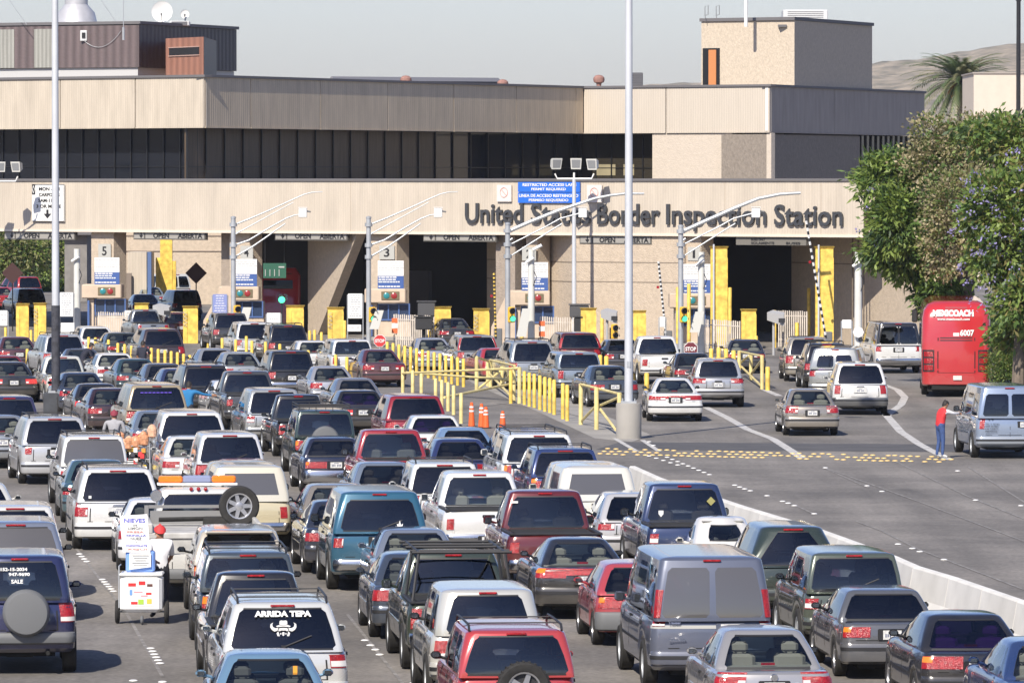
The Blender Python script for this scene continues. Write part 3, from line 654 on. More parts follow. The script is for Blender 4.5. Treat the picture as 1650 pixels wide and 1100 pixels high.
        m = MB(); y0_, y1_ = S['bed']; zz = belt + .03; x = W2 * .80
        m.box((0, (y0_ + y1_) / 2 + .08, belt + .018), (x * 1.9, y1_ - y0_ - .2, .012)); out.append(('bed_shade_plate', m.mesh('bed_shade_plate', UNDER), None, []))  # dark plate on the closed bed paints the shade of its inside
        m = MB()
        for sg in (-1, 1): m.box((sg * W2 * .86, (y0_ + y1_) / 2 + .05, belt + .02), (.10, y1_ - y0_ - .05, .05), bev=.015)
        m.box((0, y0_ + .09, belt + .02), (W2 * 1.66, .07, .045), bev=.015); out.append(('bed_rail', m.mesh('bed_rail', DARK), 'rail', []))
    if opts.get('ladder'):
        m = MB(); x = W2 * .86
        for sg in (-1, 1):
            m.tube([(sg * x, .35, belt), (sg * x * .86, .45, H + .10), (sg * x * .86, 3.5, H + .10)], .028, 6); m.tube([(sg * x, 1.9, belt), (sg * x * .86, 1.95, H + .10)], .028, 6)
        for y in (.45, .9, 1.9, 2.6, 3.4): m.tube([(-x, y, H + .10), (x, y, H + .10)], .026, 6)
        out.append(('ladder_rack', m.mesh('ladder_rack', BLACK), None, []))
    if opts.get('visor') or opts.get('spoiler'):
        m = MB(); y = gt[0] - .05; m.box((0, y, H - .035), (wt * 1.75, .26, .05), bev=.02); out.append(('spoiler', m.mesh('spoiler', DARK), 'body2', []))
    CACHE[key] = (out, gh, low, bh, S); return CACHE[key]

def make_vehicle(kind, col, loc, th, label, opts=None, over=None, group='vehicles queueing for the border gates', name=None):
    opts = dict(opts or {}); S = dict(KINDS[kind]); S.update(over or {})
    pk = opts.pop('paint', {}); p = paint(col, **pk); g = opts.pop('glass', S['glass']); gs = opts.pop('gside', g); bump_col = opts.pop('bcol', None); br = opts.pop('brake', False)
    low2 = opts.pop('col2', None); seat = opts.pop('seat', 'dark'); mold = opts.pop('mould', None); hnd = opts.pop('hcol', None); lampm = opts.pop('lampmat', None)
    parts, gh, low, bh, S = vehicle_meshes(kind, S, opts)
    nm = name or KNAME[kind]; t = thing(nm, label, KCAT[KNAME[kind]], loc, th, group)
    second = paint(low2) if low2 else None
    def setm(o, m, i=0):
        s_ = o.material_slots[i]; s_.link = 'OBJECT'; s_.material = m
    def add(pt, parent):
        n_, me, mk, kids = pt; o = bpy.data.objects.new(n_, me); COL.objects.link(o); o.parent = parent
        if mk == 'body':
            setm(o, p)
            if second: setm(o, second, 1)
        elif mk in ('glass_rear',): setm(o, GL[g])
        elif mk == 'glass_side': setm(o, GL[gs])
        elif mk == 'glass_front': setm(o, G_FRONT)
        elif mk == 'bumper': setm(o, {'body': p, 'chrome': CHROME, 'black': GREYP}.get(opts.get('bumper', 'body')) if not bump_col else paint(bump_col))
        elif mk == 'lamp': setm(o, BRAKE if br else (lampm or REDL))
        elif mk in ('recess',): setm(o, DARK if opts.get('bumper') == 'chrome' or random.random() < .4 else p)
        elif mk == 'handle': setm(o, CHROME if hnd == 'chrome' else DARK)
        elif mk == 'mould': setm(o, p if mold is None and col.startswith('#') and random.random() < .4 else (mold or DARK))
        elif mk == 'mirror': setm(o, p if random.random() < .35 else DARK)
        elif mk == 'seat': setm(o, SEATG if seat == 'grey' else SEAT)
        elif mk in ('shell', 'body2'): setm(o, paint(opts['shell']) if isinstance(opts.get('shell'), str) else p)
        elif mk == 'rail': setm(o, p if random.random() < .5 else DARK)
        elif isinstance(mk, tuple):
            if mk[0] == 'wheel': o.location = mk[1:4]; o.rotation_euler = (0, 0, 0 if mk[4] > 0 else math.pi)
            elif mk[0] == 'spare': o.location = mk[1:4]; o.rotation_euler = (0, 0, -math.pi / 2)
            elif mk[0] == 'cover': setm(o, paint(mk[1]) if mk[1].startswith('#') else GREYP)
        for k in kids: add(k, o)
        return o
    for pt in parts: add(pt, t)
    t['_k'] = kind
    return t, gh, low, bh, S
# ================================================================ ground and markings
def asphalt():
    m = mat('asphalt', (.115, .108, .10), .9); t = m.node_tree; b = t.nodes['Principled BSDF']
    g = t.nodes.new('ShaderNodeTexCoord')
    def noise(sc, det, vec=None, mp=None):
        n = t.nodes.new('ShaderNodeTexNoise'); n.inputs['Scale'].default_value = sc; n.inputs['Detail'].default_value = det
        if mp:
            q = t.nodes.new('ShaderNodeMapping'); q.inputs['Scale'].default_value = mp; q.inputs['Rotation'].default_value = (0, 0, R(-4)); t.links.new(g.outputs['Object'], q.inputs[0]); t.links.new(q.outputs[0], n.inputs['Vector'])
        else: t.links.new(g.outputs['Object'], n.inputs['Vector'])
        return n
    big = noise(.16, 7); fine = noise(9., 8); streak = noise(.5, 5, mp=(1.6, .10, 1))
    r = t.nodes.new('ShaderNodeValToRGB'); r.color_ramp.elements[0].position = .32; r.color_ramp.elements[1].position = .68
    r.color_ramp.elements[0].color = (.138, .128, .117, 1); r.color_ramp.elements[1].color = (.245, .225, .202, 1); t.links.new(big.outputs[0], r.inputs[0])
    def mul(a, fac, node, lo, hi):
        rr = t.nodes.new('ShaderNodeMapRange'); rr.inputs[1].default_value = .3; rr.inputs[2].default_value = .7; rr.inputs[3].default_value = lo; rr.inputs[4].default_value = hi
        t.links.new(node.outputs[0], rr.inputs[0]); x = t.nodes.new('ShaderNodeMixRGB'); x.blend_type = 'MULTIPLY'; x.inputs[0].default_value = fac
        t.links.new(a, x.inputs[1]); t.links.new(rr.outputs[0], x.inputs[2]); return x.outputs[0]
    c = mul(r.outputs[0], 1, streak, .72, 1.14); c = mul(c, 1, fine, .70, 1.2); mid_ = noise(1.3, 7); c = mul(c, 1, mid_, .86, 1.1)
    # oil line: dark drips
    st = noise(.35, 6, mp=(1.2, .35, 1)); rr = t.nodes.new('ShaderNodeMapRange'); rr.inputs[1].default_value = .66; rr.inputs[2].default_value = .74; t.links.new(st.outputs[0], rr.inputs[0])
    x = t.nodes.new('ShaderNodeMixRGB'); x.inputs[2].default_value = (.05, .047, .045, 1); f = t.nodes.new('ShaderNodeMath'); f.operation = 'MULTIPLY'; f.inputs[1].default_value = .55
    t.links.new(rr.outputs[0], f.inputs[0]); t.links.new(f.outputs[0], x.inputs[0]); t.links.new(c, x.inputs[1]); t.links.new(x.outputs[0], b.inputs['Base Color'])
    bu = t.nodes.new('ShaderNodeBump'); bu.inputs['Strength'].default_value = .5; bu.inputs['Distance'].default_value = .01; t.links.new(fine.outputs[0], bu.inputs['Height']); t.links.new(bu.outputs[0], b.inputs['Normal'])
    return m
mb = MB(); mb.quad((-1150, -200, -.004), (1150, -200, -.004), (1150, 3950, -.004), (-1150, 3950, -.004)); struct(mb, 'ground', mat('dry_ground', (.20, .17, .13), .95, noise=.3, nscale=.02))
mb = MB(); mb.quad((-160, 20, 0), (160, 20, 0), (160, 470, 0), (-160, 470, 0)); struct(mb, 'road', asphalt())
CONC = mat('worn_concrete', (.30, .285, .26), .9, noise=.22, nscale=.5, bump=.2, bscale=6)
def flat(pts, z=.004): return [(p.x, p.y, z) for p in (hitz(x, y, 0) for x, y in pts)]
mb = MB(); mb.add(flat([(720, 592), (800, 590), (905, 640), (1048, 700), (1018, 712), (958, 706), (860, 660), (770, 622)]), [tuple(range(7, -1, -1))]); struct(mb, 'concrete_island', CONC)
# patches of newer and older surfacing
mb = MB(); mb.add(flat([(1000, 712), (1560, 716), (1900, 730), (1900, 738), (1530, 728), (960, 724)]), [tuple(range(5, -1, -1))]); struct(mb, 'road_patch', mat('dark_asphalt', (.085, .083, .085), .9, noise=.25, nscale=.8))
def stripe(mb, pts, wd, z=.008, jit=0):
    P = [hitz(x, y, 0) for x, y in pts]
    L_ = []; R_ = []
    for i, p in enumerate(P):
        d = (P[min(i + 1, len(P) - 1)] - P[max(i - 1, 0)]).normalized(); n = Vector((-d.y, d.x, 0)); L_.append((p.x + n.x * wd / 2, p.y + n.y * wd / 2, z)); R_.append((p.x - n.x * wd / 2, p.y - n.y * wd / 2, z))
    for i in range(len(P) - 1): mb.quad(R_[i], R_[i + 1], L_[i + 1], L_[i])
def worn(name, c, lo=.42, hi=.56):
    m = mat(name, c, .8); t = m.node_tree; b = t.nodes['Principled BSDF']; g = t.nodes.new('ShaderNodeTexCoord'); n = t.nodes.new('ShaderNodeTexNoise'); n.inputs['Scale'].default_value = 3; n.inputs['Detail'].default_value = 9; n.inputs['Roughness'].default_value = .7
    t.links.new(g.outputs['Object'], n.inputs['Vector']); r = t.nodes.new('ShaderNodeMapRange'); r.inputs[1].default_value = lo; r.inputs[2].default_value = hi; t.links.new(n.outputs[0], r.inputs[0])
    x = t.nodes.new('ShaderNodeMixRGB'); x.inputs[1].default_value = (.17, .16, .15, 1); x.inputs[2].default_value = (*c, 1); t.links.new(r.outputs[0], x.inputs[0]); t.links.new(x.outputs[0], b.inputs['Base Color']); return m
LINEM = worn('worn_white_line', (.50, .49, .47), .33, .50); FAINT = worn('faint_line', (.30, .285, .265), .45, .62); SEAL = mat('crack_sealer', (.045, .044, .044), .7)
mb = MB()
for pts in ([(1135, 655), (1172, 673), (1205, 692), (1245, 707), (1275, 726), (1292, 738)], [(1424, 664), (1452, 696), (1482, 716), (1505, 728), (1530, 741)], [(1424, 620), (1446, 628), (1458, 640), (1452, 652), (1428, 670)], [(1232, 628), (1256, 638)]): stripe(mb, pts, .28)
for pts in ([(990, 706), (1026, 727)], [(1035, 709), (1062, 727)]): stripe(mb, pts, .16)
struct(mb, 'lane_line', LINEM)
mb = MB()
for pts in ([(1325, 752), (1480, 808), (1650, 872)], [(1440, 742), (1560, 800), (1655, 838)], [(1560, 752), (1660, 815)], [(1380, 840), (1420, 855), (1480, 885), (1650, 950)], [(120, 880), (205, 990), (262, 1090)], [(560, 990), (640, 1090), (680, 1140)], [(1268, 808), (1312, 828)], [(1328, 754), (1400, 786)]): stripe(mb, pts, .06, .009)
struct(mb, 'faint_lane_line', FAINT)
mb = MB()
for pts in ([(1050, 660), (1130, 678)], [(800, 650), (900, 662), (1000, 690)], [(640, 655), (790, 648)]): stripe(mb, pts, .04, .010)
struct(mb, 'road_crack', SEAL)
# raised markers, each one a ceramic button
def dome(r, h, n=10):
    m = MB(); m.lathe([(r, 0), (r * .93, h * .5), (r * .6, h * .9), (.001, h)], n=n); return m
WB = dome(.075, .022).mesh('road_button', mat('white_ceramic', (.78, .77, .74), .4, coat=.3)); YB = dome(.085, .03).mesh('road_button', mat('yellow_ceramic', (.74, .52, .20), .45, noise=.3, nscale=4))
def button(p, me, lab, grp):
    o = bpy.data.objects.new('road_button', me); COL.objects.link(o); o.location = (p.x, p.y, .008); tag(o, lab, 'road marker', grp)
rr = random.Random(3)
for i in range(48):
    f = i / 47; x = lerp(968, 1526, f); y = lerp(727.5, 741, f)
    for q in range(3):
        if rr.random() < .30: continue
        button(hitz(x + (q % 2) * 6 + rr.uniform(-1.2, 1.2), y + (q - 1) * 4.3 + rr.uniform(-.5, .5), 0), YB, 'yellow ceramic button in the band laid across the right hand road', 'yellow buttons across the road')
WL = 'white ceramic lane button set in the asphalt as part of a dotted lane line'
wd_ = [(1046 + i * 11.5, 735 + i * 3.6) for i in range(5)] + [(1075 + i * 8.5, 737 + i * 3.5) for i in range(9)] + [(1184, 782), (1192, 785), (1200, 788), (1209, 791), (1236, 799), (1261, 808), (1270, 811), (1280, 815), (1312, 828), (1447, 877), (1470, 884), (1482, 889), (1521, 902), (1330, 754), (1397, 783), (1421, 792), (1543, 759), (1572, 806), (1645, 815)]
wd_ += [(588, 1032), (597, 1040), (605, 1047), (612, 1055), (667, 1101), (1046, 712), (1053, 718)]
for (x0, y0, x1, y1, n) in ((128, 893, 140, 905, 4), (165, 934, 183, 953, 6), (243, 1045, 258, 1069, 6), (215, 1097, 262, 1099, 2)):
    wd_ += [(lerp(x0, x1, i / (n - 1)), lerp(y0, y1, i / (n - 1))) for i in range(n)]
for x, y in wd_: button(hitz(x, y, 0), WB, WL, 'white lane buttons')
# ---- hills far behind
nx, ny = 150, 26; xs = np.linspace(-80, 330, nx); ys = np.linspace(1700, 3300, ny)
prof = [(-80, 28), (0, 37), (20, 42), (45, 46), (80, 46), (120, 51), (150, 56), (170, 58), (189, 60), (205, 64), (240, 67), (330, 70)]
def ridge(x): return float(np.interp(x, [p[0] for p in prof], [p[1] for p in prof]))
import mathutils
vs_ = []
for j, yv in enumerate(ys):
    for xv in xs:
        k = min(1, (yv - 1700) / 900); sx = xv * 2500 / max(yv, 1700)
        vs_.append((xv * yv / 2500, yv, ridge(xv) * (k ** .8) * (yv / 2600 if k >= 1 else 1) + mathutils.noise.fractal(Vector((xv * .02, yv * .006, 0)), 1., 2., 5) * 4 * k))
mb = MB(); mb.add(vs_, [(j * nx + i, j * nx + i + 1, (j + 1) * nx + i + 1, (j + 1) * nx + i) for j in range(ny - 1) for i in range(nx - 1)], 0, True)
HILL = mat('dry_hillside', (.40, .33, .24), .95, noise=.3, nscale=.12, col2=(.13, .12, .085), stretch=(1, .3, 3)); struct(mb, 'hills', HILL)
# ================================================================ the inspection building
AL = (.784, -.62); FP = Plane((-27.5, 323), AL); IN = -FP.n                   # IN points away from the camera
angF = math.atan2(-.62, .784)
FASC = ribbed('fascia_concrete', (.54, .475, .39), angF, .16, .3, .11, rowvar=.06)
def rib(name, c, ang, **k): return ribbed(name, c, ang, **k)
C1 = Vector((-16.1, 315, 0)); C2 = Vector((4.19, 353.2, 0)); C3 = Vector((14.82, 346.3, 0)); C4 = Vector((25.6, 373.7, 0))
dA0 = Vector((.784, -.62, 0)); L0 = C1 - dA0 * 36
base = (0, 320, 0)
B = thing('inspection_building', 'long beige concrete border station with a lettered fascia and angular upper storey', 'building', base, world=True)
RoofC = mat('roof_edge_metal', (.13, .125, .13), .7)
CONC_A = rib('upper_panel_lit', (.54, .475, .385), math.atan2(dA0.y, dA0.x), period=.16, depth=.25, noise=.13)
angB = math.atan2((C2 - C1).y, (C2 - C1).x); angA2 = math.atan2((C3 - C2).y, (C3 - C2).x); angB2 = math.atan2((C4 - C3).y, (C4 - C3).x)
CONC_B = rib('upper_panel_ribbed', (.62, .51, .37), angB, period=.22, depth=.35, noise=.14)
CONC_A2 = rib('upper_panel_right', (.55, .49, .41), angA2, period=.16, depth=.3, noise=.05)
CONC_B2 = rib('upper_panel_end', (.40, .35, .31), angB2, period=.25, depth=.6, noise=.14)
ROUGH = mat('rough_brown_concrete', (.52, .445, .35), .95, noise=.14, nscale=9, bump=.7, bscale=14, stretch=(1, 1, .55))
ROUGHD = mat('rough_shaded_concrete', (.25, .215, .18), .95, noise=.2, nscale=9, bump=.8, bscale=14, stretch=(1, 1, .5))  # darker copy of the rough concrete, shade put into its colour
def pt(t, off): return FP.at(t, 0, off)
# lower slab with the fascia
mb = MB(); mb.prism([tuple(pt(-30, 0))[:2], tuple(pt(56.5, 0))[:2], (20.6, 303), tuple(pt(44, -24))[:2], tuple(pt(6, -24))[:2], tuple(pt(5, -13))[:2], tuple(pt(-30, -12))[:2]], 5.32, 7.98); f_ = mb.build('fascia', FASC, B); f_['label'] = 'beige ribbed fascia carrying the station name'
mb = MB(); mb.prism([tuple(pt(-30.1, .10))[:2], tuple(pt(56.6, .10))[:2], (20.75, 303), tuple(pt(44, -24.1))[:2], tuple(pt(5.9, -24.1))[:2], tuple(pt(4.9, -13.1))[:2], tuple(pt(-30.1, -12.1))[:2]], 7.985, 8.10); mb.build('ledge', RoofC, B)
mb = MB(); mb.pbox(FP, -30, 56.5, 5.28, 5.40, 0.0, .05); mb.build('fascia_lip', mat('lip_concrete', (.66, .58, .48), .8), B)
mb = MB()
for px in (565 / 1, 1168, 1323): t0, _ = FP.hit(px, 330); mb.pbox(FP, t0 - .02, t0 + .02, 5.42, 7.97, 0.0, .006)
mb.build('fascia_joints', mat('joint_grey', (.40, .34, .27), .9), B)
# upper storey: core, panels, window band
ex = Vector((0, 30, 0))
mb = MB(); mb.prism([tuple(v)[:2] for v in (L0 + Vector((0, .3, 0)), C1 + Vector((-.02, .25, 0)), C2 + Vector((-.05, .35, 0)), C3 + Vector((-.1, .25, 0)), C4 + Vector((-.3, .1, 0)), C4 + Vector((-2, 12, 0)), C2 + Vector((-7, 12, 0)), Vector((-23, 331, 0)), L0 + Vector((3, 12, 0)))], 10.80, 13.42); mb.build('upper_storey', mat('soffit_concrete', (.22, .20, .18), .9), B)
def facet(a, b, pxs, m, z0=10.75, z1=13.40, th=.28):
    pl = Plane(a, b - a); Lf = (b - a).length
    ts = [0 if p is None else max(0, min(Lf, pl.hit(p, 200)[0])) for p in pxs]; ts[-1] = Lf if pxs[-1] is None or True else ts[-1]
    for t0, t1 in zip(ts, ts[1:]):
        if t1 - t0 < .1: continue
        q = MB(); q.pbox(pl, t0 + .035, t1 - .035, z0 + .06, z1, -th, 0); q.pbox(pl, t0 + .035, t1 - .035, z0, z0 + .055, -th, .03); q.build('wall_panel', m, B)
        q = MB(); q.pbox(pl, t0 + .001, t0 + .034, z0 + .1, z1, -th, -.10); q.build('panel_joint', mat('joint_sealant', (.70, .66, .60), .8), B)
    q = MB(); q.pbox(pl, -.1, Lf + .12, z1 + .003, z1 + .13, -.5, .09); q.build('roof_edge', RoofC, B); return pl
plA = facet(L0, C1, [None, -640, -400, -120, 97, 218, 330], CONC_A); plB = facet(C1, C2, [330, 404, 516, 625, 731, 832, 928, 940], CONC_B)
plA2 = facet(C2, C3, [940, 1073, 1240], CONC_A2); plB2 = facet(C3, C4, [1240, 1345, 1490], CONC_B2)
WG = mat('dark_window_glass', (.010, .012, .018), .06, spec=.25); MUL = mat('dark_mullion', (.012, .012, .013), .4)
REFL_BROWN = mat('painted_brown_reflection', (.10, .072, .048), .4, noise=.35, nscale=4, stretch=(3, 3, .12), spec=.25); TANC = mat('tan_curtain', (.30, .26, .16), .8, noise=.1, nscale=2)  # brown streaks paint a ribbed wall's reflection into the window band
def band(a, b, px0, px1, rec, m, step, nm='window_band', z0=8.10, z1=10.75, mull=True):
    pl = Plane(a, b - a); pr = Plane(pl.at(0, 0, -rec), b - a); t0, t1 = pr.hit(px0, 250)[0], pr.hit(px1, 250)[0]
    q = MB(); q.pbox(pr, t0, t1, z0, z1, -.1, 0); w_ = q.build(nm, m, B)
    if mull:
        n = max(1, round((t1 - t0) / step)); q = MB()
        for i in range(n + 1): t = lerp(t0, t1, i / n); q.pbox(pr, t - .035, t + .035, z0, z1 - .003, .003, .09)
        q.pbox(pr, t0, t1, z0 + .62, z0 + .66, .003, .05); q.build('mullions', MUL, w_ if False else B)
    return pr
band(L0, C1, -640, 318, 1.4, WG, 1.15); band(C1, C2, 300, 700, 1.4, REFL_BROWN, 2.0); band(C1, C2, 700, 946, 1.4, WG, 2.0)
pr = band(C2, C3, 936, 1062, 1.6, mat('bronze_glass', (.035, .03, .022), .12, spec=.8), 1.0)
for (x0, x1) in ((960, 992), (1005, 1022)): t0, t1 = pr.hit(x0, 250)[0], pr.hit(x1, 250)[0]; q = MB(); q.pbox(pr, t0, t1, 8.3, 8.95, .01, .03); q.build('drawn_curtain', TANC, B)
band(C2, C3, 1176, 1236, 1.0, WG, .5)
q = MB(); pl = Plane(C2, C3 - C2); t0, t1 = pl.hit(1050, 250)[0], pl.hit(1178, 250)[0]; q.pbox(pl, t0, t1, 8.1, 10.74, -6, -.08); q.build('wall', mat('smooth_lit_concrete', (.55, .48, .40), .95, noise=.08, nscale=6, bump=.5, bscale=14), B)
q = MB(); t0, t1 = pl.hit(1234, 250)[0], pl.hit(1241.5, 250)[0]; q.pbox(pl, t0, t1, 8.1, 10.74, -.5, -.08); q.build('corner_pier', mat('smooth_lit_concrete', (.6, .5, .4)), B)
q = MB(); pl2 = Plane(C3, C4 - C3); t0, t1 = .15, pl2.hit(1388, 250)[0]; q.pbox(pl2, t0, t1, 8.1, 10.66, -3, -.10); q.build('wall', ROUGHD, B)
band(C3, C4, 1386, 1500, 1.2, WG, 1.0)
# plinth below the upper storey so no daylight shows through
q = MB(); q.prism([tuple(v)[:2] for v in (L0 + Vector((1, 3.2, 0)), C1 + Vector((-1.5, 3.6, 0)), C2 + Vector((-2, 3.5, 0)), C3 + Vector((-1.5, 3.5, 0)), C4 + Vector((-2, 3, 0)), C4 + Vector((-3, 10, 0)), C2 + Vector((-7, 11, 0)), Vector((-23, 330, 0)), L0 + Vector((3, 10, 0)))], 8.0, 10.79); q.build('inner_core', MUL, B)
# stair tower and roof houses
T0 = Vector((16.5, 352, 0)); Ta = T0 - Vector((.839, -.545, 0)) * 6.35; Tb = T0 + Vector((.3665, .930, 0)) * 14.6
q = MB(); q.prism([tuple(v)[:2] for v in (Ta, T0, Tb, Tb + Ta - T0)], 13.3, 17.35); q.build('stair_tower', ROUGH, B)['label'] = 'rough concrete stair tower standing on the roof'
q = MB(); o_ = Vector((0, 0, 0)); q.prism([tuple(v)[:2] for v in (Ta + Vector((-.12, -.05, 0)), T0 + Vector((0, -.15, 0)), Tb + Vector((.12, 0, 0)), Tb + Ta - T0)], 17.36, 17.55); q.build('tower_cap', RoofC, B)
plT = Plane(Ta, T0 - Ta); t0, t1 = plT.hit(1133, 100)[0], plT.hit(1160, 100)[0]; _, zt_ = plT.hit(1140, 78)
q = MB(); q.pbox(plT, t0, t1, 13.45, zt_, 0.003, .05); d_ = q.build('doorway', MUL, B)
q = MB(); tt, t2 = plT.hit(1143, 100)[0], plT.hit(1155, 100)[0]; q.pbox(plT, tt, t2, 13.5, zt_ - .1, .052, .1); q.build('door', mat('orange_door', (.50, .20, .07), .6), B)['label'] = 'orange door of the roof stair tower'
q = MB(); a_ = plT.p(1262, 42, .1); q.box(a_, (.5, .35, .14)); q.build('wall_lamp', RoofC, B)
# brown penthouse
P0 = Vector((-20.4, 330, 0)); dP = Vector((.90, -.436, 0)); Pl = P0 - dP * 22; Pr = P0 + Vector((.3665, .930, 0)) * 13
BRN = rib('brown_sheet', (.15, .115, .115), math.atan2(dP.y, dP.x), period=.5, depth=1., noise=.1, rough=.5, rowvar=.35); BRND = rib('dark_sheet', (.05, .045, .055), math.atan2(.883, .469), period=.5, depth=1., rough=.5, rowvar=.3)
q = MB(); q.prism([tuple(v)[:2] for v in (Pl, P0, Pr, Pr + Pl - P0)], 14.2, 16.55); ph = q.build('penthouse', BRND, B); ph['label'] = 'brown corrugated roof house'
plP = Plane(Pl, P0 - Pl); t_, _ = plP.hit(224, 80)
q = MB(); q.pbox(plP, 0, 22, 14.2, 16.5, .003, .05); q.build('sheet_cladding', BRN, B)
GREYR = rib('grey_rib_panel', (.34, .34, .31), math.atan2(dP.y, dP.x), period=.25, depth=.8, rowvar=.3)
for a, b in ((-30, 24), (56, 92)): t0, t1 = plP.hit(a, 80)[0], plP.hit(b, 80)[0]; q = MB(); q.pbox(plP, t0, t1, 14.22, 16.35, .053, .08); q.build('grey_rib_panel', GREYR, B)
q = MB(); q.prism([tuple(v)[:2] for v in (Pl + Vector((0, -.1, 0)), P0 + Vector((.05, -.15, 0)), Pr + Vector((.15, 0, 0)), Pr + Pl - P0)], 16.56, 16.72); q.build('penthouse_cap', RoofC, B)
q = MB(); q.prism([tuple(v)[:2] for v in (Pl + Vector((0, .15, 0)), P0 + Vector((-.1, .15, 0)), Pr + Vector((-.15, 0, 0)), Pr + Pl - P0)], 13.3, 14.19); q.build('white_plinth', mat('white_plinth', (.45, .45, .45), .8), B)
# orange shed
S0 = hity(328, 100, 324); SL = hity(267, 100, 328); SR = hity(348, 100, 333); zb, zt1, zt2 = 13.5, hity(300, 61, 326).z, 15.7
OR = rib('orange_sheet', (.36, .17, .115), 0, period=.35, depth=.8, rowvar=.25, rough=.6)
q = MB(); q.prism([(SL.x, SL.y), (S0.x, S0.y), (SR.x, SR.y), (SL.x + SR.x - S0.x, SL.y + SR.y - S0.y)], zb, zt1); q.build('roof_shed', OR, B)['label'] = 'small orange corrugated shed on the roof'
plS = Plane(SL, S0 - SL); a, za = plS.hit(273, 90); b, zb2 = plS.hit(321, 76); q = MB(); q.pbox(plS, a, b, za, zb2, .003, .03); q.build('shed_opening', MUL, B)
q = MB(); q.pbox(plS, a - .04, b + .04, za - .05, za - .003, .003, .06); q.pbox(plS, a - .04, b + .04, zb2 + .003, zb2 + .05, .003, .06); q.build('shed_trim', mat('pink_trim', (.45, .30, .25), .7), B)
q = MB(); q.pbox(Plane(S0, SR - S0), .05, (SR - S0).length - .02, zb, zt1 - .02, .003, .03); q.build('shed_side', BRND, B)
# long skylight and low roof curb behind the parapet
a, b = hity(534, 130, 350), hity(803, 132, 372); q = MB(); q.tube([a, b], .24, 4, smooth=False); q.build('roof_curb', mat('grey_curb', (.20, .20, .22), .8), B)
# ---- walls under the slab
WALL = mat('exposed_aggregate_wall', (.50, .415, .32), .95, noise=.13, nscale=5, bump=.7, bscale=16)
def lanewall(px, inward, length, nm, m=WALL, d=(-.37, .93), bands=True, th=.5, shade_cut=None):
    t_, _ = FP.hit(px, 400); a = FP.at(t_, 0, -inward); dd = Vector((d[0], d[1], 0)).normalized(); pl = Plane(a, dd)
    if pl.n.x > 0: pl.n = -pl.n
    q = MB()
    if shade_cut:
        ts_, _ = pl.hit(*shade_cut); poly = [(0, 5.31), (.15, 5.31), (length, 5.31), (length, 0), (ts_, 0)]; A_ = [pl.at(a_, b_, 0) for a_, b_ in poly]; C_ = [pl.at(a_, b_, -th) for a_, b_ in poly]; n_ = len(poly)
        q.add(A_ + C_, [tuple(range(n_)), tuple(range(2 * n_ - 1, n_ - 1, -1))] + [(i, n_ + i, n_ + (i + 1) % n_, (i + 1) % n_) for i in range(n_)]); q.build(nm, m, B); return pl
    q.pbox(pl, 0, length, 0, 5.31, -th, 0); q.build(nm, m, B)
    if bands:
        q = MB()
        for zz in (3.92, 2.95): q.pbox(pl, 0, length, zz, zz + .05, .003, .012)
        q.build('wall_joint', mat('dark_joint', (.22, .18, .14), .9), B)  # thin dark bands mark the wall joints
    return pl
lanewall(923, .20, 12, 'lane_wall'); lanewall(574, .10, 7.5, 'lane_wall', shade_cut=(512, 520))  # second wall is cut on a diagonal to imitate a shadow edge
q = MB(); t0, t1 = FP.hit(922, 400)[0], FP.hit(1100, 400)[0]; q.pbox(FP, t0 - .1, t1, 0, 5.31, -.7, -.12); q.build('front_wall', WALL, B); q = MB(); [q.pbox(FP, t0 - .1, t1, z_, z_ + .045, -.118, -.108) for z_ in (3.95, 2.98)]; q.build('wall_joint', mat('dark_joint', (.22, .18, .14), .9), B)
t_ = FP.hit(1490, 400)[0]; a = FP.at(t_, 0, -.2)
plW2 = Plane(a, Vector((-.37, .93, 0))); plW2.n = Vector((-.93, -.37, 0)); q = MB(); q.pbox(plW2, 0, 15.6, 0, 5.31, -.6, 0); q.build('lane_wall', WALL, B)
q = MB(); q.pbox(plW2, 0, 15.6, 3.9, 3.95, .003, .012); q.build('wall_joint', mat('dark_joint', (.2, .2, .2)), B)
q = MB(); q.prism([tuple(a)[:2], tuple(pt(56.6, -.3))[:2], (20.6, 303.2)], 5.20, 7.9); q.build('end_block', ROUGH, B)
def col(px0, px1, inward=.35, dp=1.0, m=None, nm='column'):
    t0, t1 = FP.hit(px0, 400)[0], FP.hit(px1, 400)[0]; q = MB(); q.pbox(FP, t0, t1, 0, 5.315, -inward - dp, -inward); return q.build(nm, m or WALL, B)
DKC = mat('shaded_column_concrete', (.33, .275, .225), .95, noise=.14, nscale=5, bump=.6, bscale=14)  # wall concrete coloured darker, painting shade on two of the columns
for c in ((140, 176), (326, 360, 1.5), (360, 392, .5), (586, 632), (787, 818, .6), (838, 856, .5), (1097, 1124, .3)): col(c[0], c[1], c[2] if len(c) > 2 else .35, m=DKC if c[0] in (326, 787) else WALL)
# back walls of the covered lanes
def back(px0, px1, inward, m, z1=5.31, nm='back_wall'):
    t0 = FP.hit(px0, 400)[0]; t1 = FP.hit(px1, 400)[0]; q = MB(); pl = Plane(FP.at(0, 0, -inward), AL); 
    t0 = pl.hit(px0, 400)[0]; t1 = pl.hit(px1, 400)[0]; q.pbox(pl, t0, t1, 0, z1, -.3, 0); q.build(nm, m, B); return pl
DK = mat('painted_shade_wall', (.07, .065, .06), .9)  # near black puts the deep shade of the covered lanes into the colour
back(590, 1300, 22, DK); back(404, 585, 21, DK); plK = back(640, 690, 12, mat('grey_door_metal', (.16, .16, .18), .6), 3.2, 'service_door')  # second stretch added to keep the bay dark behind the cut wall
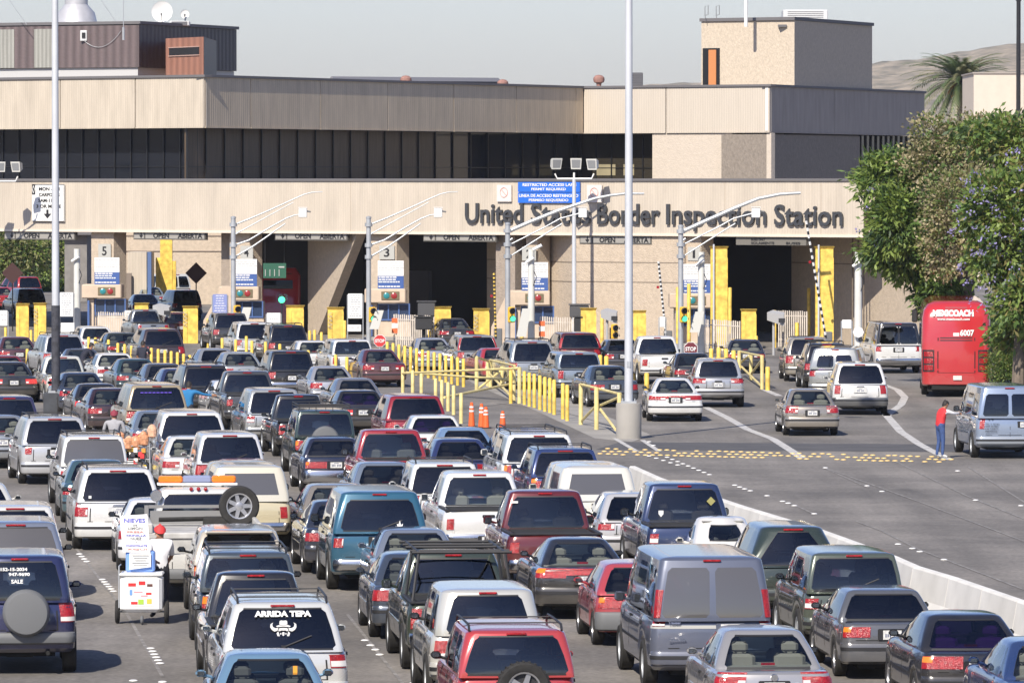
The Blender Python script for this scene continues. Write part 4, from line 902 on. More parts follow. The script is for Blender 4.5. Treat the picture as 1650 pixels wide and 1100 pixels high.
# beige walls of the yard behind, seen through lane five
YARD = thing('yard_building', 'sunlit beige annex seen through the gap of lane five behind the booths', 'building', (-22, 380, 0), world=True)
pY = Plane((-40, 392), (1, -.12)); t0, t1 = pY.hit(150, 400)[0], pY.hit(420, 400)[0]; q = MB(); q.pbox(pY, t0, t1, 0, 6.2, -8, 0); q.build('wall', WALL, YARD)
q = MB(); [q.pbox(pY, t0, t1, z, z + .06, .003, .05) for z in (3.4, 4.4)]; q.build('string_course', mat('joint_brown', (.2, .16, .13), .9), YARD)
pZ = Plane((-27, 372), (1, -.1)); t0, t1 = pZ.hit(206, 400)[0], pZ.hit(236, 400)[0]; q = MB(); q.pbox(pZ, t0, t1, 0, 3.6, -3, 0); q.build('buttress', FASC, YARD)
q = MB(); t0, t1 = pZ.hit(193, 400)[0], pZ.hit(213, 400)[0]; q.pbox(pZ, t0, t1, 0, 2.3, .2, .4); q.build('gate_leaf', mat('weathered_wood', (.22, .18, .15), .9), YARD)
q = MB(); q.pbox(pZ, pZ.hit(239, 400)[0], pZ.hit(245, 400)[0], 0, 3.6, .2, .35); q.build('blue_frame', mat('blue_frame', (.08, .14, .30), .6), YARD)
OB = thing('yard_shed', 'grey flat roofed shed among the trees at far left behind the booths', 'building', (-32, 400, 0), world=True)
q = MB(); a = hity(104, 420, 400); b = hity(140, 420, 400); q.box(((a.x + b.x) / 2, 403, 2.2), (b.x - a.x, 6, 4.4)); q.build('wall', mat('grey_boards', (.22, .21, .2), .9, noise=.2, nscale=2), OB)
q = MB(); q.box(((a.x + b.x) / 2, 402.8, 4.5), (b.x - a.x + 1, 7, .2)); q.build('roof', RoofC, OB)
# ---- lettering: each word of the station's name
SIGNM = mat('bronze_letters', (.065, .068, .075), .45, .3); SIDE = FP.d
nmw = thing('station_name', 'large raised dark metal letters United States Border Inspection Station on the beige fascia', 'lettering', (0, 300, 0), world=True)
yb_ = lambda x: lerp(360, 364.5, (x - 752) / 608)
for wd, x0, x1, h in (('United', 752, 845, 33), ('States', 858, 953, 33.5), ('Border', 965, 1065, 33.5), ('Inspection', 1076, 1237, 34), ('Station', 1250, 1360, 34.5)):
    t0, z0 = FP.hit(x0, yb_(x0)); t1, _ = FP.hit(x1, yb_(x0)); _, z1 = FP.hit((x0 + x1) / 2, yb_((x0 + x1) / 2) - h)
    has = 'p' in wd; zz = z0 - ((z1 - z0) * .30 if has else 0)
    q = MB(); o = FP.at(t0, zz, .10); q.text(wd, o, FP.d, (0, 0, 1), t1 - t0, z1 - zz, .11, .012); q.build('word', SIGNM, nmw)
def board(px0, px1, py0, py1, pl=None, off=.06, th=.06, m=WHITE, nm='sign', label=None, cat='sign', group=None):
    pl = pl or FP; t0, z1 = pl.hit(px0, py0); t1, _ = pl.hit(px1, py0); _, z0 = pl.hit((px0 + px1) / 2, py1)
    base = pl.at((t0 + t1) / 2, z0, off); th_ = thing(nm, label, cat, base, world=True, group=group)
    q = MB(); q.pbox(pl, t0, t1, z0, z1, off, off + th); q.build('panel', m, th_); return th_, pl, t0, t1, z0, z1, off + th
def wr(bd, txt, u0, u1, v0, v1, m=BLACK, bold=.02, nm='lettering'):
    th_, pl, t0, t1, z0, z1, of = bd; q = MB(); q.text(txt, pl.at(lerp(t0, t1, u0), lerp(z0, z1, v0), of + .012), pl.d, (0, 0, 1), (t1 - t0) * (u1 - u0), (z1 - z0) * (v1 - v0), .016, bold); q.build(nm, m, th_)
def bars(bd, rows, u0, u1, m, h=.03, seed=1):
    """fine print too small to read: broken lines of marks"""
    th_, pl, t0, t1, z0, z1, of = bd; q = MB(); r_ = random.Random(seed)
    for v in rows:
        u = u0
        while u < u1 - .06:
            l = r_.uniform(.05, .16); l = min(l, u1 - u); q.pbox(pl, lerp(t0, t1, u), lerp(t0, t1, u + l), lerp(z0, z1, v), lerp(z0, z1, v) + h, of + .002, of + .006); u += l + .03
        if r_.random() < .3: pass
    q.build('fine_print', m, th_)
def arrow(bd, u, v0, v1, m=BLACK, w_=.12):
    th_, pl, t0, t1, z0, z1, of = bd; W0 = t1 - t0; q = MB(); zA, zB = lerp(z0, z1, v0), lerp(z0, z1, v1); zm = lerp(zA, zB, .5); c = lerp(t0, t1, u)
    q.pbox(pl, c - w_ * .28, c + w_ * .28, zm, zB, of + .002, of + .01)
    q.add([pl.at(c - w_, zm + .02, of + .01), pl.at(c, zA, of + .01), pl.at(c + w_, zm + .02, of + .01)], [(0, 1, 2)]); q.build('arrow', m, th_)
bd = board(54, 106, 297, 357, label='white carpool lane sign with diamond symbol and down arrow on the fascia', m=WHITE)
for i, (tx, u0, u1) in enumerate((('MON - FRI', .22, .86), ('CARPOOLS', .22, .86), ('5AM-11AM', .20, .84), ('3 OR MORE', .14, .90))): wr(bd, tx, u0, u1, .83 - i * .155, .92 - i * .155)
arrow(bd, .48, .08, .32, w_=.28); q = MB(); th_, pl, t0, t1, z0, z1, of = bd; q.pbox(pl, t0 + .01, t0 + .24, lerp(z0, z1, .72), z1 - .02, of + .002, of + .006); q.build('diamond_plate', BLACK, th_)
c = t0 + .125; zc = lerp(z0, z1, .86); q = MB()
for a, b in (((0, .2), (.08, 0)), ((.08, 0), (0, -.2)), ((0, -.2), (-.08, 0)), ((-.08, 0), (0, .2))): q.tube([pl.at(c + a[0], zc + a[1], of + .02), pl.at(c + b[0], zc + b[1], of + .02)], .015, 5)
q.build('diamond', WHITE, th_)
q = MB(); [q.pbox(pl, *a, of + .002, of + .01) for a in ((t0, t1, z0, z0 + .03), (t0, t1, z1 - .03, z1), (t1 - .03, t1, z0 + .03, z1 - .03))]; q.build('border', BLACK, th_)
BLUE = mat('sign_blue', (.02, .14, .62), .5)
bd = board(837, 936.5, 293.5, 309.5, m=BLUE, label='blue English sign RESTRICTED ACCESS LANE PERMIT REQUIRED, upper one of the pair'); wr(bd, 'RESTRICTED ACCESS LANE', .08, .95, .58, .88, WHITE); wr(bd, 'PERMIT REQUIRED', .22, .78, .12, .42, WHITE)
bd = board(837, 936.5, 310.5, 327, m=BLUE, label='blue Spanish sign LINEA DE ACCESO RESTRINGIDO, lower one of the pair'); wr(bd, 'LINEA DE ACCESO RESTRINGIDO', .02, .98, .56, .86, WHITE); wr(bd, 'PERMISO REQUERIDO', .18, .82, .1, .4, WHITE)
PINK = mat('faded_red', (.62, .33, .30), .7); FADE = mat('faded_white', (.66, .60, .56), .7)
for (a, b, c_, d, lb) in ((803, 826, 298, 325, 'faded white prohibition sign left of the blue signs'), (948, 972, 298, 326, 'faded square no phone sign right of the blue signs, under the lamp shadow')):
    bd = board(a, b, c_, d, m=FADE, label=lb); th_, pl, t0, t1, z0, z1, of = bd; q = MB(); c0, z0_ = (t0 + t1) / 2, lerp(z0, z1, .55)
    q.tube([pl.at(c0 + .24 * math.cos(R(k * 20)), z0_ + .24 * math.sin(R(k * 20)), of + .012) for k in range(19)], .02, 5); q.tube([pl.at(c0 - .16, z0_ + .16, of + .012), pl.at(c0 + .16, z0_ - .16, of + .012)], .02, 5); q.build('ring', PINK, th_)
LSG = mat('lane_sign_grey', (.30, .29, .265), .6); LSD = mat('lane_sign_frame', (.09, .085, .075), .6)
for (x0, x1, y0, y1, ls) in ((5, 119, 374, 385, 'leftmost'), (213, 329, 374, 385, 'second'), (441, 558, 374, 386, 'third'), (680, 798, 376, 388, 'fourth'), (932, 1048, 381, 392, 'fifth')):
    bd = board(x0, x1, y0 - 1.5, y1 + 1.5, off=-.30, th=.2, m=LSD, nm='lane_status_sign', label='OPEN ABIERTA lane status sign with down arrow hanging under the fascia, %s from the left' % ls, group='lane status signs')
    th_, pl, t0, t1, z0, z1, of = bd; Wt = t1 - t0; q = MB(); q.pbox(pl, t0 + .05, t0 + .75, z0 + .06, z1 - .05, of + .002, of + .008); q.pbox(pl, t0 + .85, t1 - .08, z0 + .06, z1 - .05, of + .002, of + .008); q.build('display_face', LSG, th_); of += .008; bd = (th_, pl, t0, t1, z0, z1, of)
    arrow(bd, .11, .15, .85, w_=.14); wr(bd, 'OPEN', .28, .50, .2, .8, bold=.03); wr(bd, 'ABIERTA', .62, .96, .2, .8, bold=.03)
    q = MB(); q.pbox(pl, t0 + .4, t0 + .5, z1, 5.31, of - .15, of - .1); q.pbox(pl, t1 - .5, t1 - .4, z1, 5.31, of - .15, of - .1); q.build('hanger', MUL, th_)
bd = board(1184, 1297, 382, 395, off=-.3, th=.2, m=mat('dim_sign_grey', (.16, .15, .13), .7), nm='lane_status_sign', label='dim two line sign SOLAMENTE BUSES hanging over the rightmost lane', group='lane status signs'); wr(bd, 'BUSES ONLY', .22, .42, .56, .86); wr(bd, 'SOLAMENTE', .22, .55, .1, .42); wr(bd, 'BUSES', .72, .92, .1, .42)
NP = mat('number_plate_grey', (.42, .42, .39), .7)
for (x0, x1, y0, y1, n) in ((153, 173, 393, 416, '5'), (382, 402, 396, 418, '4'), (606, 630, 396, 418, '3'), (836, 858, 398, 420, '2'), (1103, 1123, 398, 420, '1')):
    bd = board(x0, x1, y0, y1, off=-.30, th=.04, m=NP, nm='lane_number', label='square grey plate with black lane number %s on its column' % n, group='lane numbers'); wr(bd, n, .32 if n != '1' else .42, .68 if n != '1' else .6, .2, .82, bold=.01)
# ---- things on the roofs
q = MB(); a = hity(123, 20, 345); q.lathe([(1.45, -1.0), (1.05, .55), (.66, 1.0), (.66, 6)], (a.x, 345, hity(0, 36, 345).z), n=20); one(q, 'exhaust_stack', mat('pale_galvanised', (.50, .50, .52), .45, .3, noise=.1), 'wide pale round exhaust stack with a flared foot on the brown roof house', 'chimney')
def dish(px, py, rad_px, Y, lab):
    c = hity(px, py, Y); r_ = rad_px * Y / FPX; q = MB(); q.lathe([(.001, r_ * .22), (r_ * .5, r_ * .17), (r_ * .85, r_ * .06), (r_, 0), (r_, -.02), (r_ * .85, .04), (.001, r_ * .2)], (c.x, c.y, c.z), 'y', 28)
    d = thing('satellite_dish', lab, 'satellite dish', (c.x, c.y, c.z - r_ - .3), world=True); q.build('reflector', WHITE, d)
    q = MB(); q.tube([(c.x, c.y + .3, c.z - r_ - .3), (c.x, c.y + .25, c.z)], .05, 8); q.build('mast', STEEL, d); q = MB(); q.tube([(c.x, c.y, c.z - r_), (c.x, c.y - r_ * .8, c.z - r_ * .3)], .02, 6); q.box((c.x, c.y - r_ * .8, c.z - r_ * .28), (.1, .1, .14)); q.build('feed_arm', GREYP, d)
dish(261, 19, 17, 336, 'large round white satellite dish on the brown roof house'); dish(298, 23, 7, 338, 'small satellite dish right of the large white one')
def roofbox(px0, px1, py0, py1, Y, d, m, nm, lab, cat, vents=0):
    a, b = hity(px0, py1, Y), hity(px1, py0, Y); t = thing(nm, lab, cat, ((a.x + b.x) / 2, Y + d / 2, a.z), world=True)
    q = MB(); q.box(((a.x + b.x) / 2, Y + d / 2, (a.z + b.z) / 2), (b.x - a.x, d, b.z - a.z), bev=.04); q.build('casing', m, t)
    q = MB(); n = 5
    for i in range(n): q.box(((a.x + b.x) / 2, Y - .01, lerp(a.z, b.z, (i + 1) / (n + 1))), ((b.x - a.x) * .8, .03, .02))
    q.build('louvre', RoofC, t); return t
roofbox(1017, 1036, 117, 141, 352, 1.2, mat('dark_ac', (.10, .10, .11), .6), 'air_conditioner', 'dark square air conditioner right behind the tall lamp pole', 'air conditioner')
roofbox(1262, 1334, 16, 34, 360, 2.5, mat('pale_ac', (.55, .56, .56), .6), 'air_conditioner', 'long pale rooftop air unit on the stair tower', 'air conditioner')
roofbox(273, 305, 34, 42, 335, 1.2, mat('pale_ac', (.5, .5, .5)), 'duct_box', 'low pale box between dishes on the brown roof house', 'duct box')
def vent(px, py, Y, lab, s_=1.):
    c = hity(px, py, Y); q = MB(); q.lathe([(.14, -1.2), (.14, -.1), (.16, 0), (.30, .06), (.34, .2), (.32, .34), (.2, .46), (.001, .5)], (c.x, c.y, c.z - .2), n=14)
    one(q, 'turbine_vent', mat('rusty_vent', (.30, .16, .13), .7, noise=.3, nscale=6), lab, 'vent')
vent(654, 130, 352, 'rusty turbine vent left on the roof before the long grey skylight'); vent(810, 136, 356, 'low rusty vent beside the end of the grey skylight'); vent(965, 129, 355, 'tall rusty red turbine vent near the lamp pole')
q = MB(); a = hity(1202, 35, 352); q.tube([(a.x, 352, a.z - .3), (a.x, 352, a.z + 4)], .11, 10); one(q, 'flagpole', WHITE, 'white pole rising from the stair tower roof', 'pole')
for k, x in enumerate((1138, 1156)):
    a = hity(x, 36, 355); q = MB(); u_ = 355 / FPX; pts = [(0, 0), (-2, 10), (-2, 25), (3, 27), (3, 12), (-1, 11)]; q.tube([(a.x + p[0] * u_, 355, a.z + p[1] * u_) for p in pts], .02, 5); one(q, 'looped_antenna', RoofC, 'thin bent loop antenna on the stair tower, %s one' % ('left' if k == 0 else 'right'), 'antenna')
q = MB(); a = hity(199, 62, 328); q.tube([(a.x, a.y, a.z - .1), (a.x, a.y, a.z + 2.6)], .025, 6); q.tube([(a.x, a.y, a.z - .1), (a.x, a.y, a.z + .6)], .07, 8); one(q, 'whip_antenna', STEEL, 'thin whip antenna fixed on the brown sheet wall', 'antenna')
q = MB(); c = plP.p(137, 58, .15); q.box(c, (.38, .12, .6), bev=.03); q.box(c + Vector((0, -.08, .02)), (.18, .06, .3), mi=1); one(q, 'junction_box', [mat('pale_ac', (.5, .5, .5)), MUL], 'white electrical box mounted on the brown corrugated wall', 'box')
q = MB(); a, b = plP.p(137, 66, .12), plP.p(197, 50, .12); q.tube([a.lerp(b, f) + Vector((0, 0, -.6 * 4 * f * (1 - f))) for f in [i / 10 for i in range(11)]], .015, 5); one(q, 'hanging_cable', STEEL, 'sagging cable from the white box to the whip antenna', 'cable')
for k, (x, y, x2, y2) in enumerate(((43, 40, 12, -4), (187, 36, 160, -4))):
    q = MB(); q.tube([hity(x, y, 332), hity(x2, y2, 332)], .018, 5); one(q, 'guy_wire', STEEL, 'thin guy wire above the brown roof house, %s one' % ('left' if k == 0 else 'right'), 'wire')
# ================================================================ booths and lane equipment
KBEI = mat('booth_beige', (.56, .45, .34), .85, noise=.12, nscale=2); BLUEF = mat('booth_blue', (.06, .12, .30), .5); SGBLUE = mat('board_blue', (.045, .10, .30), .55)
LG = mat('green_lens', (.03, .22, .24), .2, coat=.5); LR = mat('red_lens_dark', (.30, .03, .03), .2, coat=.5); LON = mat('lit_green_lens', (.03, .5, .25), .3, emit=((.1, 1, .45), 1.1))
def gY(py): return hitz(825, py, 0).y
def booth(cx, lab, n):
    t_, _ = FP.hit(cx, 400); Y = FP.at(t_, 0).y - 5.0; X = xat(cx, Y); B_ = thing('inspection_booth', lab, 'booth', (X, Y, 0), world=True, group='inspection booths')
    y1 = Y + 3.2
    q = MB(); q.box((X - .1, Y + 1.6, .1), (2.5, 5.4, .2), bev=.03); q.build('kerb_base', CONC, B_)
    q = MB(); q.box((X - .85, Y + 1.4, 1.02), (.34, 2.6, 1.66), bev=.02); q.box((X + .15, Y + 1.45, .60), (1.7, 2.4, .8)); q.box((X + .15, Y + 2.6, 1.35), (1.6, .15, .9)); q.build('wall', KBEI, B_)
    q = MB()
    for dx in (-.62, -.1, .42, .94): q.box((X + dx, Y + .22, 1.42), (.07, .07, .86))
    q.box((X + .16, Y + .22, 1.04), (1.63, .08, .07)); q.box((X + .16, Y + .22, 1.82), (1.63, .08, .07)); q.build('window_frame', BLUEF, B_)
    q = MB(); q.box((X + .16, Y + .26, 1.43), (1.5, .02, .74)); q.build('window', mat('booth_glass', (.03, .05, .10), .08, spec=.8), B_)
    q = MB(); q.box((X - .95, Y + .1, 1.0), (.1, .5, 1.55)); q.build('door_frame', BLUEF, B_)
    q = MB(); q.box((X - .26, Y + 1.0, 2.24), (2.06, 2.4, .72), bev=.05); q.build('canopy', KBEI, B_)
    q = MB(); q.box((X + .0, Y - .215, 2.25), (.90, .05, .42), bev=.01); sg = q.build('signal_frame', mat('brass_frame', (.16, .13, .07), .5), B_)
    for k, (dx, m) in enumerate(((-.19, LG), (.19, LR))):
        q = MB(); q.lathe([(.001, -.05), (.10, -.045), (.15, -.02), (.155, 0)], (X + dx, Y - .24, 2.25), 'y', 20); o = q.build('lens', m, B_)
    s_ = thing('instruction_board', 'white and blue instruction board standing on booth %s' % n, 'sign', (X, Y - .1, 2.6), world=True, group='instruction boards')
    q = MB(); q.box((X + .02, Y - .10, 3.62), (1.30, .08, .76)); q.build('white_panel', WHITE, s_); q = MB(); q.box((X + .02, Y - .10, 2.92), (1.30, .085, .63)); q.build('blue_panel', SGBLUE, s_)
    pl = Plane((X - .63, Y - .14), (1, 0)); r_ = random.Random(5)
    for (z, lines, m) in ((3.86, 4, mat('faint_print', (.42, .43, .42), .7)), (3.14, 5, WHITE)):
        q = MB()
        for i in range(lines):
            if lines == 5 and i == 3: continue
            u = .04
            while u < (1.2 if m is not WHITE else (.85, .8, 1.12, 0, .95)[i]): l = r_.uniform(.08, .2); q.pbox(pl, u, u + l, z - i * .115, z - i * .115 + (.03 if m is not WHITE else .06), .004, .008); u += l + .025
        q.build('fine_print', m, s_)
    q = MB(); q.tube([(X - .5, Y - .04, 2.6), (X - .5, Y - .04, 4.0)], .03, 6); q.tube([(X + .5, Y - .04, 2.6), (X + .5, Y - .04, 4.0)], .03, 6); q.build('support', STEEL, s_)
    return X, Y
for cx, n in ((172, 'five, the leftmost'), (393, 'four'), (629, 'three'), (861, 'two'), (1122, 'one, the rightmost')): booth(cx, 'beige inspection booth with blue window frames and two round lamps, booth %s' % n, n)
# sloping beige wing wall beside booth four and a curved one beside booth two
for (x0, x1, x2, yt, nm, lb) in ((326, 358, 374, 462, 'wing_wall', 'beige sloping wall before booth four'), (790, 818, 830, 470, 'wing_wall', 'beige sloping wall beside the striped arm at booth two')):
    Y = 305 if x0 < 500 else 292; a, b, c = xat(x0, Y), xat(x1, Y), xat(x2, Y); zt = hity(x1, yt, Y).z
    q = MB(); P_ = [(a, Y, 0), (a + .05, Y, zt * .35), (b, Y, zt), (c, Y, zt), (c, Y, 0)]; q.add(P_ + [(p[0], p[1] + .35, p[2]) for p in P_], [(4, 3, 2, 1, 0), (5, 6, 7, 8, 9)] + [(i, (i + 1) % 5, 5 + (i + 1) % 5, 5 + i) for i in range(5)]); one(q, nm, KBEI, lb, 'wall')
# yellow steel crash boxes
def ybox(x0, x1, yt, Y, flare, lab, coil=False):
    a, b = xat(x0, Y), xat(x1, Y); zt = hity(x0, yt, Y).z; w_ = b - a; c = (a + b) / 2
    t = thing('steel_guard_box', lab, 'crash post', (c, Y, 0), world=True, group='yellow steel guard boxes')
    q = MB(); q.box((c, Y + .25, (zt - .1) / 2), (w_ * .86, .5, zt - .1)); q.add([(c - w_ * .43, Y, zt - .12), (c + w_ * .43, Y, zt - .12), (c + w_ * (.5 if flare >= 0 else .43), Y - .12, zt), (c - w_ * (.5 if flare <= 0 else .43), Y - .12, zt), (c - w_ * .43, Y + .5, zt - .12), (c + w_ * .43, Y + .5, zt - .12), (c + w_ * .5, Y + .55, zt), (c - w_ * .5, Y + .55, zt)], [(0, 1, 2, 3), (5, 4, 7, 6), (1, 5, 6, 2), (4, 0, 3, 7), (3, 2, 6, 7)]); q.build('casing', YEL, t)
    q = MB(); q.box((c - w_ * .20, Y - .02, zt * .45), (.03, .03, zt * .85)); q.box((c + w_ * .43, Y - .02, zt * .45), (.04, .05, zt * .88)); q.build('edge_angle', YEL, t)
    if coil:
        q = MB(); q.tube([(c - w_ * .3 + .09 * math.cos(k * .7), Y - .05 - .002 * k, zt * .45 + k * .022) for k in range(36)], .012, 5); q.build('cable_coil', STEEL, t)
    return t
for i, (x0, x1, yt, Y, fl, co) in enumerate(((24, 47, 489, 300, 1, 0), (53, 75, 488, 300, -1, 1), (215, 240, 488, 298, 1, 0), (293, 320, 493, 296, -1, 1), (459, 491, 492, 292, 1, 0), (526, 555, 495, 291, -1, 1), (698, 728, 494, 288, 1, 0), (761, 790, 497, 287, -1, 1), (934, 962, 496, 282, 1, 0), (1019, 1042, 500, 281, 1, 0), (1193, 1220, 498, 276, 1, 0))):
    ybox(x0, x1, yt, Y, fl, 'yellow steel guard box, number %d of the row of squat boxes counted from the left' % (i + 1), co)
for (x0, x1, yt, Y, lb) in ((1143, 1174, 397, 284, 'tall yellow steel column with a welded pipe at the right of booth one'), (1312, 1345, 397, 282, 'tall yellow steel column in half shade left of the white camera post')):
    t = ybox(x0, x1, yt, Y, 0, lb); q = MB(); c = xat(x0 + 7, Y); q.tube([(c, Y - .12, 0), (c, Y - .12, 5.0)], .045, 8); q.build('conduit', POLEM, t)
q = MB(); a = hity(268, 383, 375); q.box((a.x, 375, a.z / 2 - .1), (.75, .5, a.z + .2)); q.box((a.x - .5, 375, 1.6), (.3, .4, 3.2)); q.box((a.x + .45, 375, 1.5), (.3, .4, 3.0)); one(q, 'steel_guard_column', YEL, 'tall yellow column in the sunlit yard behind lane five', 'crash post')
# bollards
def bol_mesh(h, r): m = MB(); m.lathe([(r, 0), (r, h - .03), (r * .8, h), (.001, h + .01)], n=12); return m
BM = {}
def bollard(px, pt_, pb, h=None, r=.066, m=YEL, lab='plain yellow steel bollard in a row along the lanes', grp='yellow bollards'):
    Y = gY(pb); p = hitz(px, pb, 0); hh = h or hity(px, pt_, Y).z; k = (round(hh, 1), r, m.name)
    if k not in BM: BM[k] = bol_mesh(k[0], r).mesh('bollard', m)
    o = bpy.data.objects.new('bollard', BM[k]); COL.objects.link(o); o.location = (p.x, p.y, 0); tag(o, lab, 'bollard', grp)
LB = 'yellow steel bollard in the short row between the left lanes, near the officers'
for x, y in ((143, 544), (154, 545), (164, 547), (175, 549), (190, 551), (201, 553), (212, 556), (244, 560), (255, 562), (266, 564), (276, 566), (286, 568), (296, 571), (306, 573), (316, 575), (326, 577), (6, 555), (26, 558), (44, 562)): bollard(x, y, y + 39, lab=LB, grp='left yellow bollards')
LC = 'yellow steel bollard before the middle booths, between the queueing cars'
for x, y, b in ((335, 513, 560), (345, 513, 560), (358, 543, 585), (380, 547, 588), (397, 543, 590), (406, 548, 590), (428, 552, 592), (451, 555, 596), (499, 533, 575), (507, 533, 574), (518, 536, 574), (474, 575, 610), (497, 565, 608), (518, 567, 610), (541, 572, 616), (559, 575, 620), (327, 580, 600), (9, 527, 565), (50, 532, 570), (178, 600, 632), (205, 597, 640), (217, 599, 640), (246, 606, 640), (253, 606, 640)): bollard(x, y, b, lab=LC, grp='middle yellow bollards')
LD = 'tall yellow bollard in the long middle row, in front of the silver crossover'
for i in range(14): x = 624 + i * 9.45; bollard(x, 548 + i * 1.6, 592 + i * 2.4, h=1.12, lab=LD, grp='long middle row of bollards')
LE = 'pale yellow bollard in the nearer row with the long rail, left of the cones'
for x, t_, b in ((649, 599, 634), (665, 602, 640), (679, 606, 646), (702, 617, 655), (712, 619, 658), (722, 621, 662), (731, 626, 668), (743, 631, 682)): bollard(x, t_, b, lab=LE, grp='rail bollards', m=YELP, h=.98)
LF = 'orange yellow bollard in the straight row right of the crossed rails'
for x, t_, b in ((845, 593, 652), (853, 594, 655), (861, 597, 657), (870, 599, 660), (878, 602, 663), (886, 604, 665), (893, 607, 668), (907, 614, 675), (914, 616, 678), (823, 590, 650)): bollard(x, t_, b, lab=LF, grp='right yellow bollards', h=1.22)
for x, y, b in ((1146, 560, 600), (1158, 562, 603), (1170, 563, 605), (1182, 565, 608), (1237, 591, 629), (1218, 540, 585), (967, 570, 612), (977, 572, 614), (1024, 580, 615), (1042, 600, 640), (901, 557, 598), (912, 558, 598), (924, 560, 600), (1248, 498, 560), (1284, 520, 560), (1303, 465, 552), (1337, 463, 552), (1176, 464, 556), (970, 507, 560), (1092, 463, 560), (1110, 458, 562), (841, 515, 562), (690, 520, 560), (555, 515, 560)): bollard(x, y, b, lab='single yellow post among the signals and booths right of the middle', grp='single yellow posts', r=.09)
# pale yellow pipe gates
def pipegate(nm, lab, posts, rails, m=YELP, r=.045, rp=.075):
    base = hitz(posts[0][0], posts[0][2], 0); t = thing(nm, lab, 'pipe gate', base, world=True)
    for (x, y0, y1) in posts: p = hitz(x, y1, 0); q = MB(); q.tube([(p.x, p.y, 0), (p.x, p.y, hity(x, y0, p.y).z)], rp, 10); q.build('post', m, t)
    for (xa, ya, Ya, xb, yb, Yb) in rails: q = MB(); q.tube([hity(xa, ya, Ya), hity(xb, yb, Yb)], r, 8); q.build('rail', m, t)
Ya, Yb = gY(628), gY(648)
pipegate('pipe_gate', 'pale yellow crossed pipe gate at the end of the middle bollard row', [(768, 575, 629), (786, 580, 622), (790, 580, 624), (809, 590, 626), (828, 587, 646), (837, 592, 650)],
         [(768, 575, Ya, 787, 582, gY(624)), (790, 580, gY(624), 829, 589, Yb), (648, 601, gY(634), 838, 593, gY(650)), (655, 600, gY(633), 830, 612, Yb), (830, 617, Yb, 716, 640, gY(662)), (790, 603, gY(626), 828, 643, Yb), (768, 628, Ya, 806, 598, gY(626)), (806, 622, gY(626), 826, 598, Yb)])
Yc, Yd = gY(684), gY(700)
pipegate('pipe_gate', 'pale yellow braced pipe gate beside the concrete base of the tall lamp pole', [(936, 618, 684), (961, 624, 692), (998, 632, 702)],
         [(936, 619, Yc, 1000, 635, Yd), (937, 678, Yc, 962, 652, gY(690)), (962, 652, gY(690), 992, 692, Yd), (962, 655, gY(690), 997, 640, Yd)])
Ye, Yf = gY(606), gY(627)
pipegate('pipe_gate', 'pale wooden looking yellow gate in the right lane before the dark blue old sedan', [(1191, 565, 608), (1210, 570, 612), (1228, 572, 627)],
         [(1191, 566, Ye, 1229, 574, Yf), (1192, 588, Ye, 1227, 622, Yf), (1192, 585, Ye, 1207, 573, gY(610)), (1210, 603, gY(612), 1227, 580, Yf)])
pipegate('pipe_gate', 'small yellow pipe barrier behind the burgundy sedan', [(578, 578, 614), (590, 580, 612), (600, 582, 616)], [(578, 583, gY(614), 600, 584, gY(616)), (580, 608, gY(614), 592, 585, gY(612))])
# picket fences
def picket(x0, x1, yt, pyb, Y0, Y1, lab):
    n = int(abs(x1 - x0) / 3.2); a = Vector((xat(x0, Y0), Y0, 0)); b = Vector((xat(x1, Y1), Y1, 0)); t = thing('picket_fence', lab, 'fence', a, world=True); zt = hity(x0, yt, Y0).z
    q = MB(); r_ = random.Random(int(x0))
    for i in range(n): p = a.lerp(b, i / (n - 1)); q.box((p.x, p.y, zt / 2 + r_.uniform(-.02, .02)), (.06, .03, zt))
    q.build('pickets', mat('chalky_wood', (.60, .54, .47), .8, noise=.25, nscale=2), t)
    for z in (.35, zt - .25): q = MB(); q.tube([a + Vector((0, .05, z)), b + Vector((0, .05, z))], .03, 6); q.build('rail', mat('chalky_wood', (.6, .5, .4)), t)
picket(635, 699, 506, 560, 291, 287, 'whitish picket fence with an orange marker below booth three'); picket(871, 925, 510, 565, 285, 283, 'whitish picket fence below booth two'); picket(1134, 1192, 514, 565, 281, 277, 'cream picket fence in front of the tall yellow column'); picket(152, 208, 502, 540, 302, 299, 'pale wooden picket fence below booth five'); picket(1255, 1300, 500, 560, 290, 288, 'dark railing fence in the shade of the rightmost lane')
for (x, Y, nm) in ((636, 290.8, 'three'), (873, 284.8, 'two')):
    q = MB(); p = hity(x, 500, Y); 
    for k, (z, mi) in enumerate(((1.25, 0), (1.0, 1), (.75, 0))): q.box((p.x, Y - .1, z), (.28, .02, .22), mi=mi)
    one(q, 'marker_board', [mat('orange_reflector', (.75, .14, .04), .5), WHITE], 'orange and white striped marker on the fence by booth %s' % nm, 'marker')
